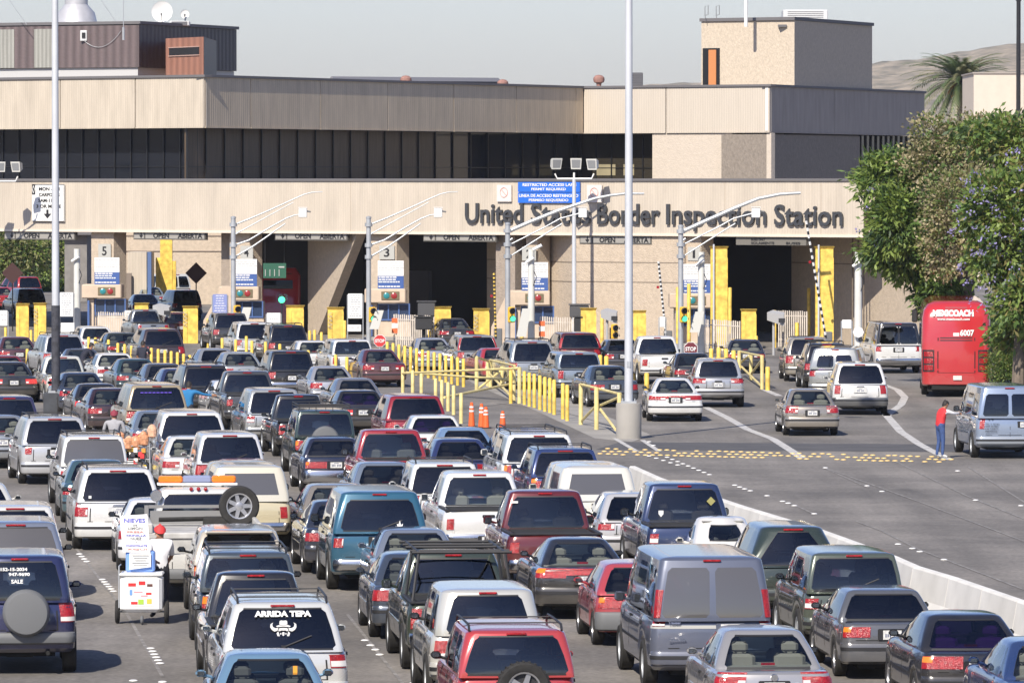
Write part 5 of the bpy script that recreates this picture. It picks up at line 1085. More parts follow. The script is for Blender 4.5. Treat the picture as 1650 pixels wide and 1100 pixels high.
# traffic signals with their mast arm poles
SY = mat('signal_yellow', (.72, .40, .03), .5)
def signal(px, py, Y, lab, lit=True, par=None, s_=1., yaw=0):
    p = hity(px, py, Y); t = thing('traffic_signal', lab, 'traffic signal', p, world=True)
    q = MB(); q.box((p.x, p.y, p.z), (.34 * s_, .22, .74 * s_), bev=.04); q.build('housing', SY, t)
    for k, (dz, m) in enumerate(((.18, BLACK), (-.18, LON if lit else BLACK))):
        q = MB(); q.lathe([(.001, -.14), (.13 * s_, -.14), (.135 * s_, -.12)], (p.x + .06, p.y, p.z + dz * s_), 'y', 18); q.build('lens', m, t)
        q = MB(); n = 12; vs = []
        for i in range(n + 1): a = math.pi * (-.1 + 1.2 * i / n); vs += [(p.x + .06 + .16 * s_ * math.cos(a), p.y - .12, p.z + dz * s_ + .16 * s_ * math.sin(a)), (p.x + .10 + .15 * s_ * math.cos(a), p.y - .36, p.z + dz * s_ - .02 + .15 * s_ * math.sin(a))]
        q.add(vs, [(2 * i, 2 * i + 1, 2 * i + 3, 2 * i + 2) for i in range(n)]); q.build('hood', BLACK, t)
def mastpole(px, ytop, Y, arms, lab, r=.115):
    X = xat(px, Y); zt = hity(px, ytop, Y).z; t = thing('mast_arm_pole', lab, 'pole', (X, Y, 0), world=True, group='mast arm poles')
    q = MB(); q.tube([(X, Y, 0), (X, Y, zt)], [r * 1.1, r], 14); q.lathe([(.001, 0), (r * 1.15, 0), (r * 1.15, .08), (.001, .12)], (X, Y, zt), n=14); q.build('pole', STEEL, t)
    for pts, rr_ in arms: q = MB(); q.tube([hity(x, y, Y - .0) for x, y in pts], rr_, 8); q.build('arm', STEEL, t)
    q = MB()
    for yy in (arms[0][0][0][1], arms[-1][0][0][1], arms[-2][0][0][1]): z = hity(px, yy, Y).z; q.lathe([(r * 1.1, -.09), (r * 1.6, -.09), (r * 1.6, .09), (r * 1.1, .09)], (X, Y, z), n=12)
    q.build('clamp', STEEL, t); return t
def cambox(px, py, Y, lab):
    p = hity(px, py, Y); t = thing('camera_box', lab, 'camera', p, world=True, group='white camera boxes on the arms'); q = MB(); q.box(p, (.40, .3, .46), bev=.03); q.box(p + Vector((0, 0, .26)), (.44, .36, .03)); q.build('housing', WHITE, t); q = MB(); q.tube([p + Vector((.2, 0, .08)), p + Vector((.38, -.05, .05))], .04, 8); q.build('camera', GREYP, t)
for (px, yt, Y, dx, k) in ((376, 352, 293, 0, 'leftmost'), (594, 352, 290, 218, 'second')):
    mastpole(px, yt, Y, [([(px + 2, 362), (px + 30, 351), (px + 60, 338), (px + 97, 321), (px + 115, 313), (px + 127, 310), (px + 144, 309)], [.045, .04, .035, .03, .03, .025, .02]),
        ([(px + 2, 378), (px + 40, 357), (px + 97, 326)], [.035, .025, .02]), ([(px + 2, 395), (px + 25, 387), (px + 60, 366), (px + 85, 352), (px + 98, 347), (px + 110, 345)], [.05, .045, .04, .035, .03, .03]), ([(px + 2, 414), (px + 30, 398), (px + 56, 380), (px + 84, 360)], [.05, .045, .04, .03])],
        'galvanised pole with slim curved arms reaching right over the lane, %s of four' % k)
    cambox(px + 112, 343, Y, 'white camera box at the tip of the %s mast arm' % k)
for (px, yt, Y, k) in ((818, 362, 284, 'third'), (1097, 366, 278, 'rightmost')):
    mastpole(px, yt, Y, [([(px + 3, 372), (px + 35, 358), (px + 80, 340), (px + 110, 330), (px + 140, 320), (px + 165, 315), (px + 190, 312), (px + 220, 312)] if k == 'third' else [(px + 3, 373), (px + 40, 356), (px + 90, 334), (px + 125, 320), (px + 160, 313), (px + 193, 311)], [.10, .095, .09, .08, .075, .065, .06, .05][:8 if k == 'third' else 6]),
        ([(px + 2, 388), (px + 8, 384)], .05), ([(px + 4, 394), (px + 60, 366), (px + 85, 352), (px + 115, 344)], .035), ([(px + 4, 413), (px + 40, 390), (px + 88, 360)], .035)],
        'galvanised pole with a thick curved arm reaching right over the lane, %s of four' % k, .12)
    cambox(px + 121, 343, Y, 'white camera box at the tip of the %s mast arm' % k)
signal(382, 504, 292.6, 'yellow two lamp signal on the leftmost mast arm pole, unlit', False); signal(600, 507, 289.6, 'yellow signal with green lamp on the second mast arm pole'); signal(824, 507, 283.6, 'yellow signal with green lamp on the third mast arm pole'); signal(1101, 507, 277.6, 'yellow signal with green lamp on the rightmost mast arm pole'); signal(990, 534, 270, 'yellow signal turned sideways left of the tall lamp pole', False, s_=.9)
q = MB(); p = hity(1000, 545, 270); q.tube([(xat(984, 270), 270.2, 0), (xat(984, 270), 270.2, 1.4)], .05, 8); one(q, 'signal_stand', BLACK, 'short black stand under the sideways yellow signal', 'post')
# white camera posts
def campost(px, yt, Y, r, lab, two=True, base=.6):
    X = xat(px, Y); zt = hity(px, yt, Y).z; t = thing('camera_post', lab, 'camera post', (X, Y, 0), world=True, group='white camera posts'); q = MB(); q.tube([(X, Y, 0), (X, Y, zt)], [r * 1.15, r], 12); q.build('post', mat('offwhite_post', (.60, .60, .56), .6, noise=.1, nscale=2), t)
    q = MB(); z = zt - .5; q.tube([(X - .25, Y - .2, z - .12), (X + .12, Y - .3, z + .12)], [.07, .085], 10); q.tube([(X, Y, z - .1), (X, Y - .22, z)], .04, 6); q.build('camera', WHITE, t)
    q = MB(); q.tube([(X + .12, Y - .12, z - .5), (X + .25, Y - .15, z - .8), (X + .1, Y - .13, z - 1.2)], .02, 5); q.build('cable', BLACK, t)
for a in ((124, 401, 300, .155, 'white camera post left of booth five'), (856, 402, 284, .15, 'white camera post in front of booth two, with a second camera on top'), (1130, 406, 279, .15, 'white camera post in front of booth one'), (1383, 406, 262, .155, 'white camera post carrying an octagonal plate beside the two tone van')): campost(*a)
q = MB(); p = hity(1383, 535, 261.6); q.lathe([(.001, -.03), (.24, -.03), (.24, .0), (.001, .0)], p, 'y', 8, smooth=False); one(q, 'octagonal_plate', WHITE, 'blank white octagonal plate on the rightmost camera post', 'sign')
for (x, y, Y, l) in ((866, 399, 283.8, 'upper'),): q = MB(); p = hity(x, y, Y); q.tube([p + Vector((-.2, 0, -.1)), p + Vector((.2, -.1, .12))], .08, 10); one(q, 'camera', WHITE, 'white bullet camera on top of the post before booth two', 'camera')
# grey cabinets leaning at posts
for (x, y0, y1, Y, l) in ((845, 497, 542, 283, 'pale grey hinged cabinet on the camera post before booth two'), (1124, 502, 535, 278, 'pale grey hinged cabinet on the camera post before booth one'), (608, 500, 530, 289.5, 'pale grey cabinet beside the second mast pole signal'), (395, 495, 530, 292, 'pale grey cabinet beside the leftmost mast pole')):
    a, b = hity(x - 6, y1, Y), hity(x + 7, y0, Y); q = MB(); q.add([(a.x - .2, Y - .3, a.z), (a.x + .25, Y - .3, a.z), (b.x + .1, Y - .1, b.z), (b.x - .3, Y - .1, b.z), (a.x - .2, Y, a.z), (a.x + .25, Y, a.z), (b.x + .1, Y + .2, b.z), (b.x - .3, Y + .2, b.z)], [(0, 1, 2, 3), (5, 4, 7, 6), (4, 0, 3, 7), (1, 5, 6, 2), (3, 2, 6, 7), (4, 5, 1, 0)]); one(q, 'control_cabinet', mat('cabinet_grey', (.45, .45, .42), .6), l, 'cabinet')
# camera hoods, black scanner boxes
for (x0, x1, y0, y1, Y, lb) in ((968, 993, 500, 517, 281, 'grey camera hood right of the yellow box under the lit wall'), (1236, 1262, 503, 521, 276, 'grey camera hood in front of the dark rightmost lane'), (246, 274, 492, 508, 297, 'grey camera hood between two yellow boxes at left')):
    a, b = hity(x0, y1, Y), hity(x1, y0, Y); q = MB(); q.add([(a.x, Y, a.z + .15), (b.x, Y - .8, a.z - .1), (b.x, Y - .8, b.z - .1), (a.x, Y, b.z), (a.x + .3, Y + .5, a.z + .15), (b.x + .05, Y - .2, a.z - .1), (b.x + .05, Y - .2, b.z), (a.x + .3, Y + .5, b.z + .1)], [(0, 1, 2, 3), (5, 4, 7, 6), (4, 0, 3, 7), (1, 5, 6, 2), (3, 2, 6, 7), (4, 5, 1, 0)]); q.box((b.x - .1, Y - .85, (a.z + b.z) / 2 - .1), (.3, .05, .2), mi=1); q.tube([(a.x + .3, Y, 0), (a.x + .3, Y, a.z + .2)], .06, 8); one(q, 'camera_hood', [mat('hood_grey', (.36, .36, .36), .6), BLACK], lb, 'camera')
for (x0, x1, y0, y1, Y, lb, c) in ((673, 701, 487, 509, 288, 'dark grey screen box above the black one beside booth three', .06), (669, 697, 512, 531, 286, 'black box on the fence left of the fourth pair of yellow boxes', .02), (918, 949, 492, 511, 283, 'dark grey screen box behind the fence of booth two', .07), (925, 937, 512, 540, 282, 'small black box left of the yellow box by booth two', .02)):
    a, b = hity(x0, y1, Y), hity(x1, y0, Y); q = MB(); q.box(((a.x + b.x) / 2, Y + .3, (a.z + b.z) / 2), (b.x - a.x, .6, b.z - a.z), bev=.03); q.box(((a.x + b.x) / 2, Y + .3, b.z + .04), (b.x - a.x + .1, .7, .05)); q.tube([((a.x + b.x) / 2, Y + .4, 0), ((a.x + b.x) / 2, Y + .4, a.z)], .08, 8); one(q, 'screen_box', mat('screen_box_%d' % int(c * 100), (c, c, c * 1.05), .6), lb, 'box')
# notice boards on stands
def notice(x0, x1, y0, y1, Y, m, lab, rows=10, pm=None, foot=True):
    a, b = hity(x0, y1, Y), hity(x1, y0, Y); t = thing('notice_board', lab, 'sign', ((a.x + b.x) / 2, Y, 0), world=True)
    q = MB(); q.box(((a.x + b.x) / 2, Y, (a.z + b.z) / 2), (b.x - a.x, .05, b.z - a.z), bev=.012); q.build('panel', m, t); pl = Plane((a.x, Y - .03), (1, 0)); w_ = b.x - a.x; r_ = random.Random(int(x0)); q = MB()
    for i in range(rows):
        z = lerp(b.z, a.z, (i + .8) / (rows + .8)); c = r_.uniform(.5, .85) * w_ / 2; u = w_ / 2 - c
        while u < w_ / 2 + c: l = r_.uniform(.06, .16); q.pbox(pl, u, min(u + l, w_ / 2 + c), z, z + .035, .002, .006); u += l + .03
    if rows: q.build('fine_print', pm or mat('grey_print', (.35, .35, .37), .7), t)
    if foot:
        q = MB(); [q.tube([(x, Y + .05, 0), (x, Y + .05, b.z - .05)], .03, 6) for x in (a.x - .03, b.x + .03)]; q.build('support', STEEL, t)
notice(97, 118, 471, 510, 299, WHITE, 'white notice board with fine print between the lamp pole and the camera post'); notice(561, 584, 473, 513, 291, WHITE, 'tall white notice board left of the second mast pole'); notice(343, 366, 474, 509, 293, mat('faded_blue', (.20, .24, .48), .6), 'faded blue notice board left of the leftmost mast pole', 8, WHITE)
notice(98, 120, 520, 540, 296, WHITE, 'low white cabinet lettered ZIP below the notice board', 0, foot=False); notice(560, 582, 523, 534, 288, WHITE, 'white sign below the tall white notice board', 1, foot=False); notice(201, 216, 500, 515, 300, WHITE, 'white card on the fence right of booth five', 2); notice(1037, 1050, 585, 603, 258, mat('pale_pink_sign', (.62, .50, .50), .6), 'small pinkish sign on a yellow post behind the white rounded sedan', 5); notice(0, 12, 500, 525, 300, WHITE, 'white sign cut by the left edge', 2); notice(1357, 1372, 515, 529, 268, WHITE, 'small square white sign left of the rightmost camera post', 0); notice(1063, 1072, 510, 527, 279, WHITE, 'narrow white box sign by the black and white arm', 0); notice(430, 452, 504, 526, 292, WHITE, 'white and blue panel left of the third pair of yellow boxes', 1)
# stop signs
def octo(px, py, rpx, Y, lab, m, txt=True, col_=WHITE):
    p = hity(px, py, Y); r_ = rpx * Y / FPX; t = thing('stop_sign', lab, 'stop sign', (p.x, Y, 0), world=True)
    def o8(rr_, y0, y1): q = MB(); vs = [(p.x + rr_ * math.cos(R(22.5 + 45 * k)), y, p.z + rr_ * math.sin(R(22.5 + 45 * k))) for y in (y0, y1) for k in range(8)]; q.add(vs, [tuple(range(8)), tuple(range(15, 7, -1))] + [(k, 8 + k, 8 + (k + 1) % 8, (k + 1) % 8) for k in range(8)]); return q
    o8(r_, Y, Y + .03).build('border', col_, t); o8(r_ * .93, Y - .006, Y - .001).build('panel', m, t)
    if txt: q = MB(); q.text('STOP', (p.x - r_ * .72, Y - .012, p.z - r_ * .28), (1, 0, 0), (0, 0, 1), r_ * 1.44, r_ * .56, .008, .03); q.build('lettering', col_, t)
    q = MB(); q.tube([(p.x, Y + .06, 0), (p.x, Y + .06, p.z)], .035, 8); q.build('post', STEEL, t)
SR = mat('stop_red', (.50, .03, .03), .5)
octo(612, 549, 10.5, 272, 'red STOP sign behind the white square sport utility', SR); octo(387, 549, 11, 276, 'red STOP sign partly hidden behind the leftmost mast pole', SR); octo(1113, 562, 12, 262, 'dark maroon STOP sign behind the black coupe', mat('dark_stop', (.14, .02, .03), .5))
# backs of diamond signs
for (x, y, Y, l) in ((20, 440, 320, 'dark red brown diamond sign seen from behind at far left'), (316, 440, 322, 'dark red brown diamond sign against the dark column')):
    p = hity(x, y, Y); t = thing('diamond_sign', l, 'sign', (p.x, Y, 0), world=True); r_ = .58; q = MB(); vs = [(p.x + r_ * c, yy, p.z + r_ * s_) for yy in (Y, Y + .03) for c, s_ in ((1, 0), (0, 1), (-1, 0), (0, -1))]; q.add(vs, [(0, 1, 2, 3), (7, 6, 5, 4)] + [(k, 4 + k, 4 + (k + 1) % 4, (k + 1) % 4) for k in range(4)]); q.build('panel', mat('dark_red_panel', (.045, .014, .012), .7), t); q = MB(); q.tube([(p.x, Y + .05, 0), (p.x, Y + .05, p.z)], .035, 6); q.build('post', MUL, t)
# raised barrier arms
def arm(p0, p1, Y, ca, cb, lab):
    a, b = hity(*p0, Y), hity(*p1, Y); t = thing('barrier_arm', lab, 'barrier arm', (b.x, Y, 0), world=True, group='raised barrier arms'); q = MB(); n = 34; d = (b - a)
    for i in range(n): u, v = a + d * (i / n), a + d * ((i + 1) / n); q.tube([u, v], .05, 4, mi=i % 2, caps=False, smooth=False)
    q.build('arm', [ca, cb], t); q = MB(); q.box((b.x + .1, Y + .2, .5), (.4, .4, 1.0), bev=.03); q.build('housing', GREYP, t)
    q = MB(); q.lathe([(.001, -.05), (.07, -.05), (.07, .03)], a.lerp(b, .35) + Vector((-.15, 0, 0)), 'y', 10); q.build('lamp', REDL, t)
arm((1299, 356), (1331, 545), 279, WHITE, BLACK, 'tall black and white striped arm raised before the rightmost lane'); arm((1061, 421), (1073, 540), 281, WHITE, BLACK, 'black and white striped arm raised before the lit wall'); arm((796, 440), (799, 545), 285, YEL, BLACK, 'yellow and black striped arm raised beside lane two')
# tall lamp poles
def lamppole(px, pyb, rpx, lab, base, Hh):
    p = hitz(px, pyb, 0); s_ = FPX / p.y; t = thing('lamp_pole', lab, 'lamp pole', (p.x, p.y, 0), world=True); r_ = rpx / s_
    q = MB()
    if base == 'conc': q.lathe([(.001, 0), (.395, 0), (.395, 1.06), (.37, 1.1), (.001, 1.1)], (p.x, p.y, 0), n=28); q.build('pedestal', CONC, t); z0 = 1.1
    else: q.box((p.x, p.y, .38), (.80, .80, .76), bev=.02); q.build('pedestal', mat('dark_concrete', (.055, .06, .07), .85, noise=.3, nscale=3), t); z0 = .76
    q = MB(); q.tube([(p.x, p.y, z0), (p.x, p.y, Hh)], [r_, r_ * .76], 20); q.build('pole', POLEM if base == 'conc' else [POLEM][0], t)
    q = MB(); q.box((p.x, p.y, z0 + .03), (r_ * 3.6, r_ * 3.6, .06)); [q.tube([(p.x + a * r_ * 1.4, p.y + b * r_ * 1.4, z0 + .06), (p.x + a * r_ * 1.4, p.y + b * r_ * 1.4, z0 + .14)], .025, 6) for a in (-1, 1) for b in (-1, 1)]; q.build('base_plate', STEEL, t)
    if base != 'conc': q = MB(); zz = hity(px, 492, p.y).z; q.tube([(p.x, p.y, z0 + .07), (p.x, p.y, zz)], r_ + .012, 20); q.build('dark_lower_tube', mat('dark_pole_tone', (.05, .052, .065), .8, noise=.5, nscale=7), t)  # separate darker tube round the lower part of the pole
    else: q = MB(); q.box((p.x - .0, p.y - r_ * .98, 2.3), (.12, .03, .2), bev=.01); q.build('hand_hole', STEEL, t)
    # four lamp heads on short brackets, above the picture
    for k in range(4):
        a = k * math.pi / 2 + .4; q = MB(); q.tube([(p.x, p.y, Hh - .1), (p.x + math.cos(a) * 1.2, p.y + math.sin(a) * 1.2, Hh + .1)], .05, 8); q.box((p.x + math.cos(a) * 1.5, p.y + math.sin(a) * 1.5, Hh + .1), (.5, .5, .18), rz=a, bev=.05); q.build('lamp_head', STEEL, t)
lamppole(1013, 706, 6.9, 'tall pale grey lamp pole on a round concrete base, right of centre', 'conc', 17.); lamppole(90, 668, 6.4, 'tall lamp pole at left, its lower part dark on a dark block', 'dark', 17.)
def flood(px, ptop, Y, heads, lab):
    X = xat(px, Y); t = thing('floodlight_post', lab, 'floodlight post', (X, Y, 0), world=True); zb = hity(px, ptop + 22, Y).z
    q = MB(); q.tube([(X, Y, 0), (X, Y, zb)], [.13, .09], 12); q.build('post', POLEM, t); xs_ = [xat(h[0], Y) for h in heads]; q = MB(); q.tube([(min(xs_), Y, zb + .25), (min(xs_) + .12, Y, zb), (max(xs_) - .12, Y, zb), (max(xs_), Y, zb + .25)], .045, 8); q.tube([(X, Y, zb), (X, Y, zb + .3)], .05, 8); q.build('crossbar', WHITE, t)
    for (hx, hy, yaw) in heads:
        c = hity(hx, hy, Y); q = MB(); ca, sa = math.cos(yaw), math.sin(yaw)
        def T(x, y, z): return c + Vector((x * ca - y * sa, x * sa + y * ca, z))
        q.add([T(-.24, -.2, -.27), T(.24, -.2, -.27), T(.28, -.32, .27), T(-.28, -.32, .27), T(-.15, .25, -.12), T(.15, .25, -.12), T(.15, .2, .2), T(-.15, .2, .2)], [(0, 1, 2, 3), (5, 4, 7, 6), (4, 0, 3, 7), (1, 5, 6, 2), (3, 2, 6, 7), (4, 5, 1, 0)]); h = q.build('lamp_head', mat('lamp_housing', (.62, .62, .58), .5), t)
        q = MB(); q.add([T(-.19, -.225, -.2), T(.19, -.225, -.2), T(.22, -.325, .2), T(-.22, -.325, .2)], [(0, 1, 2, 3)]); o = q.build('lens', mat('lamp_glass', (.25, .26, .27), .15, spec=.8), t)
flood(925, 266, 296, ((894, 264, .35), (928, 264, 0), (957, 265, -.45)), 'post with three floodlights in front of the fascia'); flood(-14, 270, 319, ((-40, 269, .4), (1, 269, 0), (29, 269, -.45)), 'floodlight post just outside the left edge, two lamps showing')
# jersey barrier, one piece after another
top = [(1650, 968), (1598, 949), (1533, 928), (1475, 911), (1437, 894), (1350, 863), (1280, 838), (1174, 808), (1058, 768), (1014, 748)]
P_ = [hitz(x, y, .84) for x, y in top]; ext = P_[0] + (P_[0] - P_[1]).normalized() * 12; P_ = [ext] + P_
seg = []; acc = 0; cur = P_[0].copy(); L_ = 3.05; pts = [cur]
for a, b in zip(P_, P_[1:]):
    a = a.copy()
    while (b - pts[-1]).length > L_ and (b - a).dot(b - pts[-1]) > 0: pts.append(pts[-1] + (b - pts[-1]).normalized() * L_)
BW = mat('whitewashed_concrete', (.66, .65, .62), .85, noise=.16, nscale=1.2)
for i, (a, b) in enumerate(zip(pts, pts[1:])):
    d = (b - a).normalized(); n = Vector((-d.y, d.x, 0)); prof = [(-.30, 0), (-.30, .07), (-.17, .30), (-.085, .81), (-.06, .84), (.06, .84), (.085, .81), (.17, .30), (.30, .07), (.30, 0)]; q = MB(); vs = []; A = Vector((a.x, a.y, 0)) + d * .02; Bq = Vector((b.x, b.y, 0)) - d * .02
    for e in (A, Bq): vs += [e + n * p[0] + Vector((0, 0, p[1])) for p in prof]
    q.add(vs, [(k, k + 1, 11 + k, 10 + k) for k in range(9)] + [tuple(range(9, -1, -1)), tuple(range(10, 20))]); one(q, 'concrete_barrier', BW, 'white concrete barrier piece, number %d from the lower right end of the wall' % (i + 1), 'barrier', 'white concrete barrier pieces')
# cones
def cone(px, pt_, pb, lab):
    p = hitz(px, pb, 0); h = hity(px, pt_, p.y).z; t = thing('traffic_cone', lab, 'traffic cone', p, world=True, group='orange cones'); q = MB(); q.box((p.x, p.y, .02), (.34, .34, .04)); q.build('foot', BLACK, t)
    q = MB(); q.lathe([(.11, .04), (.085, h * .5), (.07, h * .85), (.05, h * .9), (.055, h * .97), (.03, h), (.001, h)], (p.x, p.y, 0), n=16); q.build('tube', mat('cone_orange', (.80, .13, .03), .5), t)
    for f in (.62, .78): q = MB(); q.lathe([(.0875 - .012 * (f > .7), h * f), (.084 - .012 * (f > .7), h * (f + .07))], (p.x, p.y, 0), n=16); q.build('reflective_band', WHITE, t)
cone(760, 648, 688, 'orange tube cone standing alone at left'); cone(776, 650, 689, 'orange tube cone, left one of the close pair'); cone(783, 655, 690, 'orange tube cone, right one of the close pair'); cone(810, 662, 690, 'smaller orange tube cone at right')
# ================================================================ the vehicles, far ones first
W_, SIL, GRY, BLK, NAVY, RED_, MAR, TAN, CREAM = '#dcdcd8', '#b2b4b5', '#5d6165', '#131417', '#18233f', '#a31a22', '#5b1720', '#a39579', '#d9d2bd'
ME = dict(metal=.55); SO = dict(metal=0.)
def head(Z, px):
    if px > 1010 and Z > 150: return -.03
    return -.10 - .11 * min(1, max(0, (Z - 110) / 130))
V = []; REC = []
def car(cx, yr, kind, col, label, th=None, opts=None, over=None, group=None, name=None):
    S = dict(KINDS[kind]); S.update(over or {}); off = S['gt'][1] - .35
    Y = hitz(cx, yr, S['H']).y
    t_ = head(Y, cx) if th is None else th
    Yr = Y - off * math.cos(t_); X = xat(cx, Yr)
    rv = random.Random(int(cx * 7 + yr)); opts = dict(opts or {})
    if 'glass' not in opts and KINDS[kind]['glass'] == 'dark' and rv.random() < .4: opts['glass'] = 'mid'
    if 'seat' not in opts and rv.random() < .35: opts['seat'] = 'grey'
    r = make_vehicle(kind, col, (X, Yr, 0.006), -t_, label, opts, over, group or 'vehicles queueing for the border gates', name)
    V.append((r[0], X, Yr, t_, S['L'], S['W'], label)); REC.append(r); return r
def decal(r, txt, z, x0, x1, h, name='lettering', m=WHITE, on='gh', off=.012, bold=.02, rise=0.):
    """lettering on the rear face between x0 and x1 (metres from the middle) at height z"""
    hl = r[1] if on == 'gh' else r[2]; mb = MB(); u = hl.uR(0.0)
    a = hl.pt(u, z); b = hl.pt(u, z + h); up = (b - a).normalized()
    o = Vector((x0, a.y, z)) + Vector((0, -off - .02, 0)); mb.text(txt, o, (1, 0, 0), up, x1 - x0, h, .004, bold)
    return mb.build(name, m, r[0])
# --- far inside the inspection yard
YD = 'vehicles in the inspection yard behind the booths'
car(50, 445, 'suv', RED_, 'red sport utility far left behind the booths, under the trees', -.5, group=YD)
car(12, 462, 'sedan', '#b0202a', 'bright red sedan cut by the left edge behind the booths', -.4, group=YD)
car(52, 464, 'suv', BLK, 'black sport utility behind the yellow posts at far left', -.3, group=YD)
car(246, 462, 'sedan', '#8fa0ad', 'silver blue sedan behind the booths below the white van', -.15, dict(paint=ME), group=YD)
car(288, 440, 'van', W_, 'white passenger van with dark side windows beside the tall yellow column in the yard', -.5, dict(glass='dark'), group=YD)
car(238, 474, 'sedan', '#14203c', 'navy sedan passing between the booths numbered five and four', -.2, dict(glass='mid'), group=YD)
car(303, 466, 'suv', '#1a2a46', 'dark blue sport utility stopped beside the beige booth', -.3, group=YD)
car(196, 487, 'sedan', '#1b2b4c', 'small blue sedan just behind booth five', -.3, group=YD)
car(258, 498, 'small_pickup', '#8d9296', 'grey pickup with open bed between two yellow steel boxes', -.25, dict(paint=ME))
car(280, 502, 'wagon', '#571018', 'dark red station wagon beside the yellow box with the small lamps', -.25)
car(738, 512, 'sedan', BLK, 'black sedan disappearing into the dark tunnel of lane two', -.2, group=YD)
car(374, 503, 'suv', '#35373a', 'dark grey sport utility squeezed beside the signal pole at booth four', -.2)
# --- first rows before the booths
car(32, 542, 'sedan', '#4a2229', 'dark maroon sedan at the far left, nearest the yellow boxes', -.2)
car(105, 538, 'suv', '#c8c9c8', 'white sport utility partly hidden by the left lamp pole', -.25, dict(paint=ME, rack=1))
car(157, 525, 'wagon', W_, 'white square station wagon in front of booth five', -.22, dict(blackpillar=1))
car(202, 535, 'sedan_box', '#26322e', 'dark green sedan between the white wagon and the brown minivan', -.22)
car(264, 528, 'minivan', '#3b2e31', 'brownish grey minivan with dark rear glass beside the bollards', -.22, dict(wiper=1))
car(137, 560, 'coupe', '#43474c', 'dark grey coupe beside the officer in the black uniform', -.2)
car(190, 568, 'sedan_box', W_, 'white boxy sedan with a full width red lamp bar', -.2, dict(bar=1, glass='clear', blackpillar=1), dict(tl=(.45, .5, .66, .80)))
car(14, 572, 'sedan', '#7a1820', 'maroon sedan at the left edge with clear rear glass', -.2)
car(96, 573, 'small_pickup', '#cfcfc4', 'old white pickup with a green stripe under its cab window', -.2, dict(glass='clear', bumper='chrome'))
car(40, 582, 'sedan', '#1d1f22', 'black sedan with lit tail lamps left of the old white pickup', -.2, dict(brake=True))
car(226, 577, 'sedan', '#22414a', 'dark teal sedan behind the short yellow bollards', -.2)
car(137, 599, 'sedan', '#1e2d44', 'dark blue sedan right behind the left lamp pole', -.19)
car(162, 617, 'coupe', '#14161c', 'black coupe to the right of the dark pole base', -.18, dict(brake=True, glass='mid'))
car(186, 624, 'sedan', '#2a0f1a', 'very dark plum sedan left of the tan sport utility', -.18)
car(272, 586, 'sedan', '#3a3c42', 'charcoal sedan behind the tan sport utility', -.2, dict(glass='mid'))
car(294, 591, 'hatch', '#1d2a52', 'navy hatchback left of the man in the blue shirt', -.19, dict(brake=True))
car(334, 588, 'suv', '#17191c', 'black sport utility behind the man in the blue shirt', -.19, dict(rack=1))
car(254, 615, 'big_suv', TAN, 'tan sport utility with blue lettering across its rear window', -.17, dict(paint=dict(metal=.3), wiper=1, lamp='split'))
car(16, 635, 'suv', '#26264f', 'purple blue sport utility with a spare wheel at the left edge', -.16, dict(spare=(-.1, .9, None)))
car(4, 667, 'sedan', '#9ba0a4', 'silver sedan cut off by the left edge beside the silver minivan', -.14, dict(paint=ME))
car(90, 667, 'minivan', '#bcbec0', 'silver white minivan with slim roof rails at far left', -.17, dict(paint=dict(metal=.35), rack=2, lamp='plain'), dict(W=1.86, tl=(.87, .3, .80, 1.12)))
car(262, 660, 'sedan', '#7f8b99', 'pale blue sedan hidden behind the white full size wagon', -.15, dict(paint=ME))
car(310, 660, 'big_suv', W_, 'white full size sport utility with a wide black rear window', -.12, dict(glass='dark', lamp='plain'), dict(tl=(.90, .3, .90, 1.16)))
car(152, 696, 'suv_box', W_, 'white sport utility with a black roof rack behind the silver white minivan', -.14, dict(rack=2, glass='dust'), dict(tl=(.88, .5, .78, 1.1)))
car(316, 698, 'sedan', W_, 'white sedan nearly hidden by the white sport utility with tinted glass', -.13)
car(372, 693, 'suv', '#d5d6d6', 'white sport utility with dark tinted window beside the parked red roof', -.13, dict(wiper=1, paint=dict(metal=.3), spoiler=0))
car(524, 656, 'suv_box', '#233a38', 'dark green sport utility with a roof basket and covered spare wheel', -.12, dict(basket=1, glass='mid', spare=(0, 1.0, 'grey'), lamp='amber'))
car(542, 702, 'sedan_box', '#141d38', 'navy older sedan with chrome trim behind the red pickup', -.12, dict(glass='mid', bumper='chrome', lamp='amber', nohigh=1), dict(W=1.76, L=4.75, tl=(.35, .4, .64, .80)))
car(646, 690, 'pickup', '#8f1a27', 'bright red pickup with clear rear window', -.13, dict(glass='clear', bumper='chrome', paint=dict(metal=.1)), dict(W=1.88, tl=(.93, .3, .72, 1.06)))
car(672, 633, 'minivan', '#8a1226', 'red minivan in front of the pale yellow railing', -.14, dict(glass='dark'), dict(L=4.6, W=1.85))
car(160, 738, 'sedan', '#4a6b74', 'teal grey sedan squeezed behind the white minivan, driver arm out', -.12, dict(paint=ME))
car(191, 747, 'minivan', '#dededb', 'white minivan with round red lamps and chrome strip on its tailgate', -.12, dict(lamp='plain', rack=1, hcol='chrome'), dict(tl=(.86, .8, .74, 1.04)))
car(258, 800, 'sedan', '#dfe0e0', 'white sedan with its side window open left of the tow truck', -.10, dict(glass='clear'))
car(398, 738, 'hatch', '#b0303c', 'faded red hatchback behind the cream camper pickup', -.12)
car(444, 741, 'pickup', '#cfc3a0', 'cream pickup with a white camper shell and tan stripe', -.12, dict(shell=CREAM, glass='dust', bumper='chrome'), dict(W=1.84, H=1.86, tl=(.90, .3, .74, .98)))
car(510, 777, 'sedan', '#a59c8f', 'beige silver sedan right of the spare wheel on the tow truck', -.12, dict(paint=ME, lamp='plain'))
car(560, 803, 'sedan', '#1b2538', 'dark blue sedan hidden behind the teal van', -.11, dict(glass='mid'))
